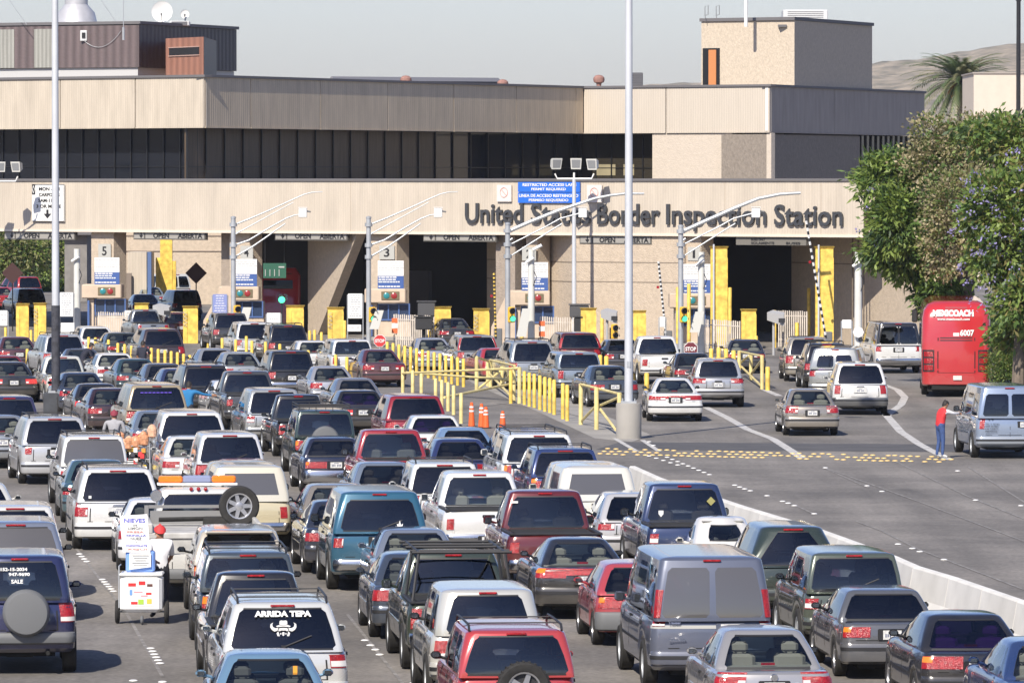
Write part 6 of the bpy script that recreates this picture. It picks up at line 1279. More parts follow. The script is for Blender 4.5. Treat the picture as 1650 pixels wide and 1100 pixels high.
car(613, 782, 'van', '#1f5a74', 'teal blue van with one wide dark rear window and a white sticker', -.10, dict(glass='dark', bumper='chrome', wiper=1, lamp='plain'), dict(L=4.8, W=1.96, H=1.94, twin=False, rb=.93, wt=.76, belt=1.16, v0=.05, v1=.84, tl=(.92, .5, .86, 1.2), gb=(.05, 4.1), gt=(.26, 3.4), ax=(1.05, 3.9)))
car(628, 742, 'sedan', '#8b97a5', 'pale blue sedan between the red pickup and the white crew pickup', -.12, dict(paint=ME, glass='mid'))
# --- second lane group, before the central island
car(412, 518, 'suv', '#c9cac9', 'white sport utility at the head of its lane beside the stop sign', -.2, dict(glass='dark'))
car(466, 522, 'suv', '#121319', 'black sport utility at the yellow box in the middle lane', -.2, dict(glass='mid', rack=1, lamp='plain'))
car(512, 548, 'sedan', W_, 'white sedan hidden by the white square wagon', -.2)
car(569, 545, 'suv_box', W_, 'white square sport utility with a round sticker left of the stop sign', -.2, dict(glass='clear'), dict(H=1.68))
car(621, 562, 'sedan', '#54252f', 'burgundy sedan with a white plate below the stop sign', -.2, dict(glass='clear'))
car(355, 561, 'sedan', '#a5a9ac', 'silver sedan with dark rear glass behind the low bollards', -.2, dict(paint=ME, glass='dark'))
car(394, 566, 'sedan', '#b4b9b6', 'silver green sedan left of the black sport utility', -.2, dict(paint=ME))
car(471, 563, 'suv', '#101114', 'black sport utility with a red high stop lamp and chrome bumper', -.18, dict(glass='mid', bumper='chrome'))
car(540, 589, 'sedan', '#b9babd', 'silver sedan with bright red lamps in the middle of the queue', -.17, dict(paint=ME, glass='clear'), dict(tl=(.66, .9, .70, .88)))
car(582, 608, 'sedan', '#6a6c74', 'grey sedan with tinted rear window ahead of the black sedan', -.17, dict(glass='mid'))
car(586, 627, 'sedan_box', '#121316', 'black sedan with purple rear window and a white plate', -.16, dict(glass='purple', brake=True, lamp='plain'), dict(W=1.74, tl=(.5, .5, .64, .80)))
car(378, 612, 'hatch', W_, 'white hatchback hidden by the charcoal pickup', -.18)
car(411, 593, 'pickup', '#3d4044', 'charcoal pickup with a smooth tailgate', -.16, dict(glass='mid', lamp='plain'), dict(W=1.98, tl=(.90, .4, .80, 1.16)))
car(444, 624, 'suv', '#b7b9b8', 'silver sport utility with a large black rear window left of the black pickup', -.16, dict(paint=ME, lamp='split'), dict(tl=(.86, .5, .80, 1.14)))
car(494, 634, 'small_pickup', '#101317', 'black pickup with dark glass ahead of the green sport utility', -.15, dict(glass='dark'), dict(W=1.8, H=1.74))
car(704, 544, 'sedan', '#b9bcc1', 'silver sedan behind the row of tall bollards', -.18, dict(paint=ME, glass='clear'))
car(771, 538, 'suv', '#8b8e90', 'silver and black crossover with tall red lamps', -.18, dict(tall=.9, glass='mid', lamp='plain'), dict(W=1.78, H=1.7))
car(812, 560, 'coupe', '#b03038', 'red coupe beyond the crossed yellow railing', -.22)
car(861, 547, 'minivan', '#a9adae', 'silver minivan with tinted rear glass behind the yellow posts', -.18, dict(paint=ME, glass='mid', rack=2), dict(H=1.85))
car(935, 565, 'suv_box', '#9aa4ab', 'pale blue grey sport utility right of the silver minivan', -.18, dict(paint=ME, glass='mid'), dict(H=1.68, tl=(.87, .4, .72, 1.0)))
car(958, 534, 'minivan', '#501019', 'maroon minivan with tall lamps in front of the picket fence', -.15, dict(tall=.7, glass='mid'), dict(H=1.7, W=1.82))
car(984, 546, 'hatch', '#2f3440', 'dark grey hatchback with a spoiler behind the right lamp pole', -.15, dict(spoiler=1, glass='mid'))
car(1072, 541, 'pickup', '#e0e0dc', 'white pickup at the right hand signal pole', -.12, dict(glass='mid', lamp='plain'), dict(tl=(.88, .4, .74, 1.0)))
car(992, 588, 'sedan', '#2e3b49', 'dark blue grey sedan with red lamps left of the big lamp pole', -.17, dict(glass='clear', lamp='plain'), dict(tl=(.55, .9, .62, .80)))
car(1123, 568, 'coupe', '#141519', 'black coupe half hidden by the silver crossover', -.1, dict(glass='clear'), dict(H=1.40))
RT = 'cars in the right hand lanes'
car(1158, 576, 'suv', '#b4b5b7', 'silver crossover with wide red lamps and a white plate beside the white sedan', -.02, dict(paint=ME, glass='mid', lamp='plain'), dict(H=1.7, W=1.87, tl=(.62, .8, .86, 1.04), rb=.9, rack=1), group=RT)
LINC = car(1089, 608, 'sedan_round', '#e2e2df', 'white rounded sedan with one long red lamp bar beside the concrete pole base', -.03, dict(glass='clear', bar=1, brake=False), dict(tl=(.45, .7, .72, .86)), group=RT)
car(1203, 546, 'sedan_box', '#1e2535', 'dark blue old sedan with light seats inside, behind the wooden yellow gate', -.02, dict(seat='grey'), group=RT)
car(1305, 541, 'minivan', '#aaa498', 'pale gold minivan in the lane before the striped arm', -.02, dict(paint=ME, glass='dark'), group=RT)
car(1334, 551, 'suv', '#131519', 'black sport utility behind the pale grey panel van', -.03, dict(rack=1), group=RT)
car(1345, 557, 'van', '#a8aaa7', 'pale grey van with two small square rear windows', .12, dict(glass='purple', paint=ME), dict(L=4.8, W=1.96, H=1.93, belt=1.2, rb=.8, v0=.06, v1=.72), group=RT)
car(1387, 582, 'minivan', '#e0e0dd', 'white minivan with grey lower bumper in the right lane', 0.0, dict(bcol='#4c5054', hcol='chrome', glass='dark'), dict(tl=(.88, .4, .72, 1.0)), group=RT)
car(1310, 625, 'sedan', '#9e978c', 'champagne silver sedan with triangular lamps alone in the right lane', -.04, dict(paint=ME, glass='clear', lamp='plain'), dict(W=1.74, tl=(.68, .9, .72, .92)), group=RT)
car(1449, 517, 'van', '#e2e2df', 'white van with a black upper half and two rear door windows beside the red coach', -.09, dict(twotone=1, col2='#1c1d1f', bumper='chrome', glass='mid'), dict(H=2.1), group=RT)
EVAN = car(1629, 616, 'van', '#8e9db3', 'pale blue passenger van numbered 19 with a man leaning on its door', -.06, dict(glass='dark', lamp='plain', paint=dict(metal=.4), platex=.55, bcol='#9aa3ae'), dict(v0=.03, v1=.80, tl=(.92, .3, .86, 1.16)), group=RT)
# --- third group, close lanes
car(706, 667, 'sedan_box', '#dedfda', 'white older sedan with a flat roof right of the red pickup', -.12, dict(glass='purple', blackpillar=0), dict(H=1.38))
car(756, 687, 'sedan', '#7693b5', 'light blue sedan in front of the orange cones', -.12, dict(glass='mid', paint=dict(metal=.3)))
car(776, 704, 'hatch', '#1c2c5c', 'navy hatchback between the light blue sedan and the blue crossover', -.12, dict(glass='mid', lamp='amber'), dict(H=1.42))
car(826, 687, 'suv', '#30507c', 'blue crossover with roof bars hidden by the white sport utility', -.12, dict(rack=2, glass='mid'), dict(H=1.66, W=1.76))
car(871, 692, 'big_suv', '#e2e2de', 'white large sport utility with black rear glass near the island', -.11, dict(rack=2, lamp='amber'), dict(H=1.84, W=1.96, tl=(.9, .4, .8, 1.08)))
car(914, 717, 'suv', '#1d3468', 'bright navy sport utility with roof rails', -.11, dict(rack=1, lamp='amber', glass='mid'), dict(W=1.78, H=1.70, tl=(.86, .6, .78, 1.04)))
car(788, 756, 'pickup', '#e3e3e0', 'white crew pickup with clear rear window and tall red lamps', -.105, dict(glass='clear', bumper='chrome', lamp='plain'), dict(L=5.9, gb=(1.8, 4.4), gt=(2.0, 3.75), bed=(.1, 1.75), tl=(.91, .3, .74, 1.16), W=1.98))
car(719, 739, 'suv', '#d9dad7', 'white sport utility with grey roof and dark hatch glass', -.11, dict(lamp='amber', rack=1), dict(H=1.74))
car(898, 787, 'pickup', '#5e1018', 'dark red pickup with a chrome tailgate handle', -.10, dict(glass='mid', hcol='chrome', lamp='plain', bumper='chrome'), dict(tl=(.91, .4, .78, 1.16), W=2.0, H=1.88))
car(964, 748, 'pickup', '#d8d4c4', 'off white pickup with a white camper shell beside the barrier', -.11, dict(shell='#dcd9cc', glass='dust', bumper='chrome'), dict(W=1.86, H=1.84))
car(1028, 787, 'hatch', '#b9b9bb', 'silver hatchback between the dark red and the blue pickup', -.10, dict(glass='dark', lamp='plain'), dict(H=1.46, W=1.72, tl=(.72, .7, .72, .95)))
car(1122, 770, 'pickup', '#24365c', 'dark blue crew pickup with a shield sticker in its rear window', -.09, dict(glass='mid', lamp='split', paint=dict(metal=.35)), dict(W=2.0, H=1.9, L=5.8, gb=(1.75, 4.4), gt=(1.95, 3.7), bed=(.1, 1.7), tl=(.92, .4, .80, 1.16), wheel=0))
car(1180, 829, 'beetle', '#e2e0da', 'white round roofed beetle shaped car with a small curved rear window', -.09, dict(bumper='chrome', nohigh=1), )
car(1283, 838, 'suv', '#26352f', 'dark green sport utility with a rounded roof and glass hatch', -.09, dict(glass='mid', lamp='plain'), dict(W=1.8, H=1.76, rrt=.3, wt=.58, rb=.9))
car(676, 846, 'sedan', '#8f98a6', 'silver blue sedan ahead of the dark grey sedan', -.09, dict(paint=ME, glass='clear', wheel=1))
car(680, 886, 'sedan', '#4a5564', 'slate grey sedan left of the green pickup with the ladder rack', -.09, dict(paint=ME, glass='clear'), dict(tl=(.62, .9, .68, .86)))
car(946, 863, 'sedan_round', '#101318', 'black rounded sedan with orange and red lamps spread across its tail', -.09, dict(bar=1, glass='clear', lamp='amber', seat='grey', paint=dict(metal=.1)), dict(tl=(.50, .9, .76, .92), W=1.9))
car(1036, 900, 'hatch', '#b2404a', 'small faded red hatchback with black bumper left of the blue van', -.09, dict(bumper='black', lamp='amber', glass='mid'), dict(tl=(.55, .5, .66, .84)))
car(386, 843, 'suv', '#c9c0ae', 'beige sport utility with a dark roof right of the tow truck', -.09, dict(paint=dict(metal=.35), lamp='amber', visor=1), dict(W=1.76, H=1.66, tl=(.87, .6, .78, 1.06)))
car(400, 877, 'suv_box', '#3f4a52', 'slate sport utility with black plastic tailgate and orange lamps', -.09, dict(rack=2, glass='clear', lamp='amber', bumper='black'), dict(W=1.74, H=1.72))
car(422, 918, 'small_pickup', '#16171a', 'black pickup with chrome bumper ahead of the silver white minivan', -.09, dict(glass='mid', bumper='chrome', brake=True), dict(W=1.78, H=1.74))
TEPA = car(457, 953, 'minivan', '#cfd0cc', 'silver white minivan with white lettering and a bull emblem on its rear window', -.09, dict(rack=2, wiper=1, lamp='split', paint=dict(metal=.3)), dict(W=1.98, tl=(.88, .6, .80, 1.16)))
car(438, 1044, 'sedan', '#6b8faa', 'light blue sedan cut by the bottom edge with an orange sticker', -.08, dict(glass='clear', paint=dict(metal=.3)), dict(W=1.74))
car(748, 884, 'pickup', '#2e3a30', 'dark green pickup with a black steel ladder rack', -.09, dict(ladder=1, glass='mid', lamp='plain', bumper='chrome'), dict(W=1.9, H=1.84, tl=(.92, .4, .72, 1.04)))
car(788, 934, 'suv_box', '#c6c5bd', 'silver sport utility with a pale covered spare wheel', -.09, dict(spare=(-.05, .98, '#c2c2bb'), glass='dark', lamp='split', paint=dict(metal=.3)), dict(W=1.84, H=1.76, rrt=.2, rrb=.14))
car(834, 996, 'suv_box', '#b53a3c', 'red sport utility with an open spare wheel at the bottom edge', -.09, dict(spare=(.08, .92, None), rack=1, glass='mid', lamp='amber', bumper='black'), dict(W=1.74, H=1.72, rrt=.14))
SAV = car(1150, 876, 'van', '#575e70', 'dusty blue passenger van with two wide grey rear windows and a pale stripe', -.09, dict(glass='dust', gside='mid', lamp='split', tall=.50, paint=dict(metal=.3, rough=.45), platex=.35, nosill=1), dict(tl=(.955, .7, 1.02, 1.14), v0=.02, v1=.88, rb=.96, belt=1.14, wt=.83, H=2.1, ))
car(1380, 879, 'suv_box', '#4b5449', 'dusty green grey sport utility with pale lamps right of the blue van', -.09, dict(glass='mid', lamp='split', wiper=1, lampmat=None), dict(W=1.78, H=1.74, tl=(.90, .6, .80, 1.12)))
car(1440, 940, 'sedan_box', '#55585e', 'grey boxy sedan with orange and red lamps near the barrier', -.08, dict(glass='dark', lamp='amber', brake=False), dict(W=1.68, tl=(.55, .6, .68, .84)))
car(1580, 982, 'sedan', '#14171f', 'black sedan with a purple tinted rear window', -.08, dict(glass='purple', lamp='amber', bar=0), dict(W=1.74, tl=(.35, .8, .70, .88)))
car(1722, 1024, 'sedan', '#1f3a6b', 'blue sedan cut off by the lower right corner', -.08, dict(glass='clear', paint=dict(metal=.35)), dict(W=1.76))
JET = car(1250, 1006, 'sedan', '#b4b2af', 'silver sedan with round red lamps and a round badge at the bottom edge', -.08, dict(paint=ME, glass='clear', seat='grey'), dict(W=1.78, tl=(.60, .8, .72, .92), H=1.46))
car(24, 806, 'suv', '#d3d3d0', 'white sport utility behind the grey roofed one at far left', -.10, dict(glass='dark'))
car(25, 830, 'minivan', '#8e96a5', 'grey blue minivan with a pale reflecting rear window at the left edge', -.10, dict(glass='dust', paint=ME), dict(H=1.8, tl=(.88, .8, .7, .95)))
car(-34, 775, 'sedan', '#d0d0cc', 'white sedan with a purple side window at the left edge', -.11, dict(glass='purple'))
DISC = car(31, 882, 'suv_box', '#15204f', 'dark blue sport utility with grey spare wheel cover and phone number on its glass', -.09, dict(spare=(.10, 1.02, 'grey'), glass='mid', lamp='split', bumper='black', bstrip=0), dict(W=1.84, H=1.93, L=4.6, belt=1.20, tl=(.90, .7, .86, 1.16), bump=(.50, .70), rrb=.10, rrt=.14))
# flatbed tow truck
r = car(330, 783, 'pickup', '#d9d8d2', 'white tow truck with an amber light bar and a spare wheel leaning on its bed', -.09, dict(glass='mid', bumper='black', nohigh=1), dict(L=7.0, W=1.98, H=2.02, belt=1.18, gb=(3.2, 5.2), gt=(3.35, 4.6), bed=(.1, 3.1), ax=(1.5, 5.9), tl=(.86, .5, .62, .86), wt=.74), name='tow_truck')
t = r[0]; BEDM = mat('scuffed_pale_steel', (.50, .49, .46), .65, .1, noise=.3, nscale=2.5)
q = MB(); q.box((0, 1.55, 1.28), (2.16, 3.0, .12), bev=.02); q.box((0, .15, 1.1), (2.16, .12, .3)); [q.box((sg * 1.03, 1.55, 1.42), (.09, 3.0, .2), bev=.02) for sg in (-1, 1)]; q.build('bed_deck', BEDM, t)
q = MB(); q.box((0, 3.0, 1.68), (2.1, .06, .06)); [q.box((sg * 1.02, 3.0, 1.5), (.08, .08, .42)) for sg in (-1, 1)]; q.box((0, 2.98, 1.45), (1.9, .03, .3)); q.build('headboard', mat('headboard_grey', (.20, .20, .20), .7), t)
q = MB(); [q.tube([(-.8, 2.5 - i * .1, 1.44 + i * .02), (.2, 2.45 - i * .12, 1.46 + i * .02)], .035, 6) for i in range(3)]; q.box((.3, 2.3, 1.42), (.5, .35, .2), bev=.03); q.build('tools', RUBBER, t)
q = MB(); q.box((0, 4.0, 2.16), (.56, .3, .14), bev=.03); q.build('light_bar_centre', mat('blue_grey_lens', (.22, .25, .38), .3), t)
for sg in (-1, 1): q = MB(); q.box((sg * .52, 4.0, 2.16), (.47, .3, .14), bev=.03); q.build('light_bar_amber', mat('amber_lens', (.7, .2, .02)), t)
q = MB(); q.box((0, 4.0, 2.07), (1.56, .34, .04)); [q.tube([(sg * .5, 4.0, 2.0), (sg * .5, 4.0, 2.08)], .03, 6) for sg in (-1, 1)]; q.build('light_bar_rail', WHITE, t)
for sg in (-1, 1): q = MB(); q.lathe([(.001, -.08), (.11, -.08), (.12, -.05), (.09, .06), (.001, .08)], (sg * .82, 3.3, 1.88), 'y', 16); q.build('work_lamp', CHROME, t)
for x in (-.14, 0, .14): q = MB(); q.lathe([(.001, -.03), (.035, -.02), (.04, 0)], (x, 3.33, 2.0), 'y', 10); q.build('marker_lamp', REDL, t)
wt_ = wheel_mesh(.39, .22, 1); wsp = tag(bpy.data.objects.new('spare_wheel', wt_[0]), 'large loose spare wheel with a steel rim standing on the tow truck bed', 'wheel'); COL.objects.link(wsp); wsp.rotation_euler = (0, 0, -math.pi / 2 + .09); wsp['_t'] = 1
rm = bpy.data.objects.new('rim', wt_[1]); COL.objects.link(rm); rm.parent = wsp
TOW = t; TOWR = r
# ---- keep vehicles from standing inside one another: ease them apart along the queue
for it in range(80):
    moved = False
    for i in range(len(V)):
        for j in range(i):
            a, b = V[i], V[j]; A, Bv = a[0].location, b[0].location
            ca = Vector((A.x + math.sin(a[3]) * a[4] / 2, A.y + a[4] / 2)); cb = Vector((Bv.x + math.sin(b[3]) * b[4] / 2, Bv.y + b[4] / 2)); d = ca - cb
            lat = d.x - math.sin((a[3] + b[3]) / 2) * d.y; needx = (a[5] + b[5]) / 2 + .12 - abs(lat); needy = (a[4] + b[4]) / 2 + .25 - abs(d.y)
            if needx > 0 and needy > 0:
                moved = True
                if needx < needy * .30: s_ = needx / 2 * (1 if lat > 0 else -1) * .6; A.x += s_; Bv.x -= s_
                else:
                    s_ = needy / 2 * (1 if d.y > 0 else -1) * .5; A.x *= (A.y + s_) / A.y; A.y += s_; Bv.x *= (Bv.y - s_) / Bv.y; Bv.y -= s_
    if not moved: break
print('ease', it)
bpy.context.view_layer.update(); wsp.location = TOW.matrix_world @ Vector((.74, 2.2, 1.73)); del wsp['_t']
# writing on the vehicles
def sticker(r, x, z, shapes, m=WHITE, on=1, nm='sticker'):
    p = r[on].pt(r[on].uR(0), z); mb = MB()
    for pts in shapes: v = [(x + a, p.y - .035, z + b) for a, b in pts]; n = len(v); mb.add(v + [(q[0], q[1] + .005, q[2]) for q in v], [tuple(range(n)), tuple(range(2 * n - 1, n - 1, -1))] + [(i, (i + 1) % n, n + (i + 1) % n, n + i) for i in range(n)])
    mb.build(nm, m, r[0])
def findv(s_): return next(q for q in REC if s_ in q[0]['label'])
r_ = findv('teal blue van'); sticker(r_, .38, 1.28, [[(-.09, 0), (-.04, -.06), (.04, -.06), (.09, 0), (.05, -.01), (.06, .05), (.02, .02), (0, .11), (-.03, .03), (-.06, .05), (-.05, -.01)]])
r_ = findv('shield sticker'); sticker(r_, -.50, 1.30, [[(-.05, .07), (.05, .07), (.05, 0), (0, -.06), (-.05, 0)]]); sticker(r_, .52, 1.55, [[(0, -.09), (.09, 0), (0, .09), (-.09, 0)]], mat('dull_yellow', (.30, .28, .10), .6))
r_ = findv('orange sticker'); sticker(r_, .36, 1.22, [[(-.03, -.06), (.03, -.06), (.03, .06), (-.03, .06)]], mat('orange_tag', (.75, .30, .03), .5))
r_ = findv('round sticker'); sticker(r_, .28, 1.20, [[(.05 * math.cos(k), .05 * math.sin(k)) for k in [i * .628 for i in range(10)]]])
r_ = findv('blue lettering across'); sticker(r_, 0, 1.66, [[(-.5 + i * .12, -.015), (-.41 + i * .12, -.015), (-.41 + i * .12, .02), (-.5 + i * .12, .02)] for i in range(8)], mat('violet_letters', (.10, .06, .45), .6), nm='lettering')
r_ = findv('dark red pickup with a chrome'); sticker(r_, -.62, 1.66, [[(-.07, -.02), (.07, -.02), (.07, .025), (-.07, .025)]])
r_ = findv('with round red lamps and chrome strip'); sticker(r_, -.62, 1.16, [[(-.03, -.03), (.03, -.03), (.03, .03), (-.03, .03)]])
decal(TEPA, 'ARRIDA TEPA', 1.55, -.42, .42, .10, bold=.05)
p = TEPA[1].pt(TEPA[1].uR(0), 1.36); y = p.y - .035
def flatpoly(mb, pts, cx, cz, k=1., mirror=True, dy=0., mi=0):
    for sg in ((-1, 1) if mirror else (1,)):
        v = [(cx + sg * a * k, y - dy, cz + b * k) for a, b in pts]; n = len(v); v2 = [(q[0], q[1] + .006, q[2]) for q in v]; mb.add(v + v2, [tuple(range(n)), tuple(range(2 * n - 1, n - 1, -1))] + [(i, (i + 1) % n, n + (i + 1) % n, n + i) for i in range(n)], mi)
mb = MB()
flatpoly(mb, [(0, .155), (.035, .16), (.055, .15), (.06, .10), (0, .09)], 0, 1.345); flatpoly(mb, [(0, .085), (.07, .09), (.11, .075), (.09, .062), (0, .07)], 0, 1.345)      # hat
flatpoly(mb, [(.075, .05), (.12, .045), (.155, .065), (.165, .10), (.15, .13), (.19, .105), (.195, .06), (.17, .02), (.13, -.005), (.085, .01)], 0, 1.345)                 # horns
flatpoly(mb, [(0, .05), (.06, .045), (.075, .01), (.055, .0), (.03, .012), (0, .01)], 0, 1.345); flatpoly(mb, [(.075, .0), (.10, -.03), (.085, -.075), (.055, -.115), (.03, -.12), (.045, -.09), (.06, -.05)], 0, 1.345)
flatpoly(mb, [(0, -.01), (.018, -.02), (.014, -.06), (0, -.07)], 0, 1.345); flatpoly(mb, [(.03, -.025), (.05, -.03), (.045, -.05), (.028, -.045)], 0, 1.345); flatpoly(mb, [(0, -.10), (.025, -.095), (.02, -.13), (0, -.135)], 0, 1.345)
mb.build('emblem', WHITE, TEPA[0])
decal(DISC, '152-15-2034', 1.69, -.31, .12, .055, bold=.03); decal(DISC, '947-9690', 1.61, -.18, .16, .055, bold=.03); decal(DISC, 'SALE', 1.49, -.14, .05, .065, bold=.03)
decal(SAV, 'SAVANA', .80, -.70, -.42, .035, on='low', name='badge', m=CHROME); decal(SAV, 'Traveler', 1.06, -.70, -.50, .045, on='low', name='badge', m=CHROME)
mb = MB(); SAV[2].patch(mb, SAV[2].uR(-1) - K, SAV[2].uR(1) + K, .985, 1.035, .006, nu=16, nz=1); mb.build('pale_stripe', mat('pale_stripe', '#a9a9a5', .6), SAV[0])
decal(EVAN, '19', 1.12, -.62, -.46, .12, on='low', name='number', m=BLACK)
for i, tx in enumerate(('TEL 5 70243', 'NOT 30 FEET', 'LA 23911', 'MEXICO')): decal(EVAN, tx, .98 - i * .07, -.72, -.32 - .02 * i, .045, on='low', name='lettering', m=BLACK, bold=.0)
mb = MB(); q = JET[2].pt(JET[2].uR(0), .86); mb.lathe([(.001, -.035), (.05, -.035), (.055, -.02), (.055, 0)], q, 'y', 20); mb.build('badge', CHROME, JET[0])
# ================================================================ coach, tow truck, carts
def coach():
    H = 3.55; Y0 = 8 * FPX / (640 - HY); X0 = xat(1541, Y0); t = thing('coach', 'red coach lettered MEXICOACH and 6007 parked under the trees', 'bus', (X0, Y0, 0), -.06); RD = paint('#b3202a', metal=0.)
    Bs = [-1, -.86, -.7, -.3, 0, .3, .7, .86, 1]; As = [i / 11 for i in range(12)]; W = 1.275
    h = Hull([(.42, .15, 12, W * .95, .25, .2, .05, 0, 0), (.48, .02, 12, W * .99, .3, .2, .05, 0, 0), (1.0, 0, 12, W, .3, .2, .05, 0, 0), (1.9, .02, 12, W, .3, .2, .05, 0, 0), (2.9, .10, 12, W * .985, .32, .2, .05, 0, 0), (3.2, .20, 12, W * .94, .34, .2, .05, 0, 0), (3.42, .38, 11.9, W * .84, .35, .2, .05, 0, 0), (H, .75, 11.7, W * .66, .35, .2, .05, 0, 0)], Bs, As)
    m = MB(); m.v = h.verts(); n = h.n
    for r_ in range(h.nr - 1):
        for i in range(n): m.f.append((r_ * n + i, r_ * n + (i + 1) % n, (r_ + 1) * n + (i + 1) % n, (r_ + 1) * n + i)); m.m.append(0); m.sm.append(True)
    for f in h.capfaces(0, False) + h.capfaces(h.nr - 1, True): m.f.append(f); m.m.append(0); m.sm.append(False)
    m.build('body', RD, t)
    for mir in (False, True):
        q = MB(); h.patch(q, h.uS(.12), h.uS(.95), 1.75, 2.85, .012, nu=12, mirror=mir); q.build('side_window', WG, t)
        q = MB(); h.patch(q, h.uR(.83), h.uC(.6), .95, 1.75, .02, mirror=mir); k = q.build('tail_lamp', BLACK, t)
        for z in (1.0, 1.25, 1.5): q = MB(); h.patch(q, h.uR(.87), h.uC(.45), z, z + .19, .032, mirror=mir); q.build('lens', REDL, k)
    q = MB(); h.patch(q, h.uR(-.72), h.uR(.72), .90, .915, .004, nu=6, nz=1); [h.patch(q, h.uR(s_ * .70 - .01), h.uR(s_ * .70 + .03), .92, 2.2, .004, nu=1) for s_ in (-1, 1)]; q.build('engine_door_seam', UNDER, t)
    q = MB(); [h.patch(q, h.uR(-.62), h.uR(.62), z, z + .05, .006, nu=6, nz=1) for z in (2.08, 2.17)]; q.build('grille_slots', BLACK, t)
    q = MB(); [h.patch(q, h.uR(-.62), h.uR(.62), z, z + .02, .012, nu=6, nz=1) for z in (2.12, 2.21)]; q.build('grille_lips', RD, t)
    q = MB(); p = h.pt(h.uR(.0), .72); q.box(p + Vector((.05, -.03, 0)), (.32, .02, .16)); q.build('license_plate', PLATE, t)
    q = MB(); p = h.pt(h.uR(0), 2.32); q.box(p + Vector((0, -.01, 0)), (.22, .02, .12)); q.build('door_latch', WHITE, t)
    def wr_(tx, x0, x1, z, hh, bold): p = h.pt(h.uR(0), z); p2 = h.pt(h.uR(0), z + hh); q = MB(); q.text(tx, (x0, p.y - .02, z), (1, 0, 0), (p2 - p).normalized(), x1 - x0, hh, .006, bold); q.build('lettering', WHITE, t)
    wr_('MEXICOACH', -.86, .64, 2.98, .27, .06); wr_('www.mexicoach.com', -.70, .50, 2.84, .10, .02); wr_('6007', .14, .66, 2.26, .24, .04)
    q = MB(); h.patch(q, h.uR(-.5), h.uR(.5), 3.26, 3.33, .01, nu=6, nz=1); q.build('roof_vent', mat('dull_red', (.30, .04, .05), .6), t)
    q = MB(); q.box((0, 6, .35), (2.1, 11.4, .3)); q.box((0, .5, .38), (1.8, .8, .2)); q.build('chassis', UNDER, t)
    for sg in (-1, 1): q = MB(); q.box((sg * 1.45, 11.6, 2.75), (.22, .14, .5), bev=.04); q.tube([(sg * 1.2, 11.9, 3.1), (sg * 1.45, 11.7, 3.0)], .03, 6); q.build('side_mirror', BLACK, t)
    wt_ = wheel_mesh(.5, .28, 1)
    for y in (3.0, 9.2):
        for sg in (-1, 1):
            o = bpy.data.objects.new('wheel', wt_[0]); COL.objects.link(o); o.parent = t; o.location = (sg * 1.12, y, .5); o.rotation_euler = (0, 0, 0 if sg > 0 else math.pi); r_ = bpy.data.objects.new('rim', wt_[1]); COL.objects.link(r_); r_.parent = o
coach()
# rear half of a coach inside the shaded inspection lane
Yb = 317; cx = xat(448, Yb); t = thing('coach', 'red coach numbered 83 standing in the shade of the inspection lane behind a green sign', 'bus', (cx, Yb, 0), .1)
h = Hull([(.4, 0, 11, 1.2, .2, .2, .05, 0, 0), (3.0, .05, 11, 1.22, .25, .2, .05, 0, 0), (3.4, .3, 10.8, 1.0, .25, .2, .05, 0, 0)], [-1, -.8, 0, .8, 1], [0, .5, 1]); m = MB(); m.v = h.verts(); n = h.n
for r_ in range(2):
    for i in range(n): m.f.append((r_ * n + i, r_ * n + (i + 1) % n, (r_ + 1) * n + (i + 1) % n, (r_ + 1) * n + i)); m.m.append(0); m.sm.append(True)
for f in h.capfaces(0, False) + h.capfaces(2, True): m.f.append(f); m.m.append(0); m.sm.append(False)
m.build('body', paint('#c01820', metal=0), t); q = MB(); h.patch(q, h.uR(-.8), h.uR(.8), 2.3, 3.1, .01, nu=4); q.build('rear_window', WG, t); q = MB(); q.text('83', (.0, -.1, 1.7), (1, 0, 0), (0, 0, 1), .5, .33, .01, .03); q.build('number', WHITE, t)
for sg in (-1, 1): o = bpy.data.objects.new('wheel', wheel_mesh(.5, .28, 1)[0]); COL.objects.link(o); o.parent = t; o.location = (sg * 1.08, 2.5, .5)
q = MB(); a, b = hity(424, 448, 312), hity(461, 424, 312); q.box(((a.x + b.x) / 2, 312, (a.z + b.z) / 2), (b.x - a.x, .06, b.z - a.z)); t = thing('direction_sign', 'dark green lane direction sign hanging in the shade of lane four', 'sign', (a.x, 312, a.z), world=True); q.build('panel', mat('sign_green', (.02, .10, .06), .5), t)
q = MB(); [q.tube([(lerp(a.x, b.x, f), 311.95, a.z + .1), (lerp(a.x, b.x, f), 311.95, a.z + .45)], .025, 6) for f in (.1, .3, .5, .7)]; q.box((lerp(a.x, b.x, .8), 311.95, b.z - .2), (.3, .02, .08)); q.build('arrows', mat('dim_white', (.4, .42, .4), .6), t)
q = MB(); [q.tube([(x, 312, b.z), (x, 312, 5.32)], .02, 5) for x in (a.x + .1, b.x - .1)]; q.build('hanger', MUL, t)
q = MB(); p = hity(454, 483, 305); q.lathe([(.001, -.06), (.13, -.05), (.17, .0), (.17, .1)], p, 'y', 18); q.tube([(p.x, 305.15, 0), (p.x, 305.15, p.z)], .04, 6, mi=1); one(q, 'lane_signal', [LON, BLACK], 'round lit green lamp in the dark lane four', 'lamp')
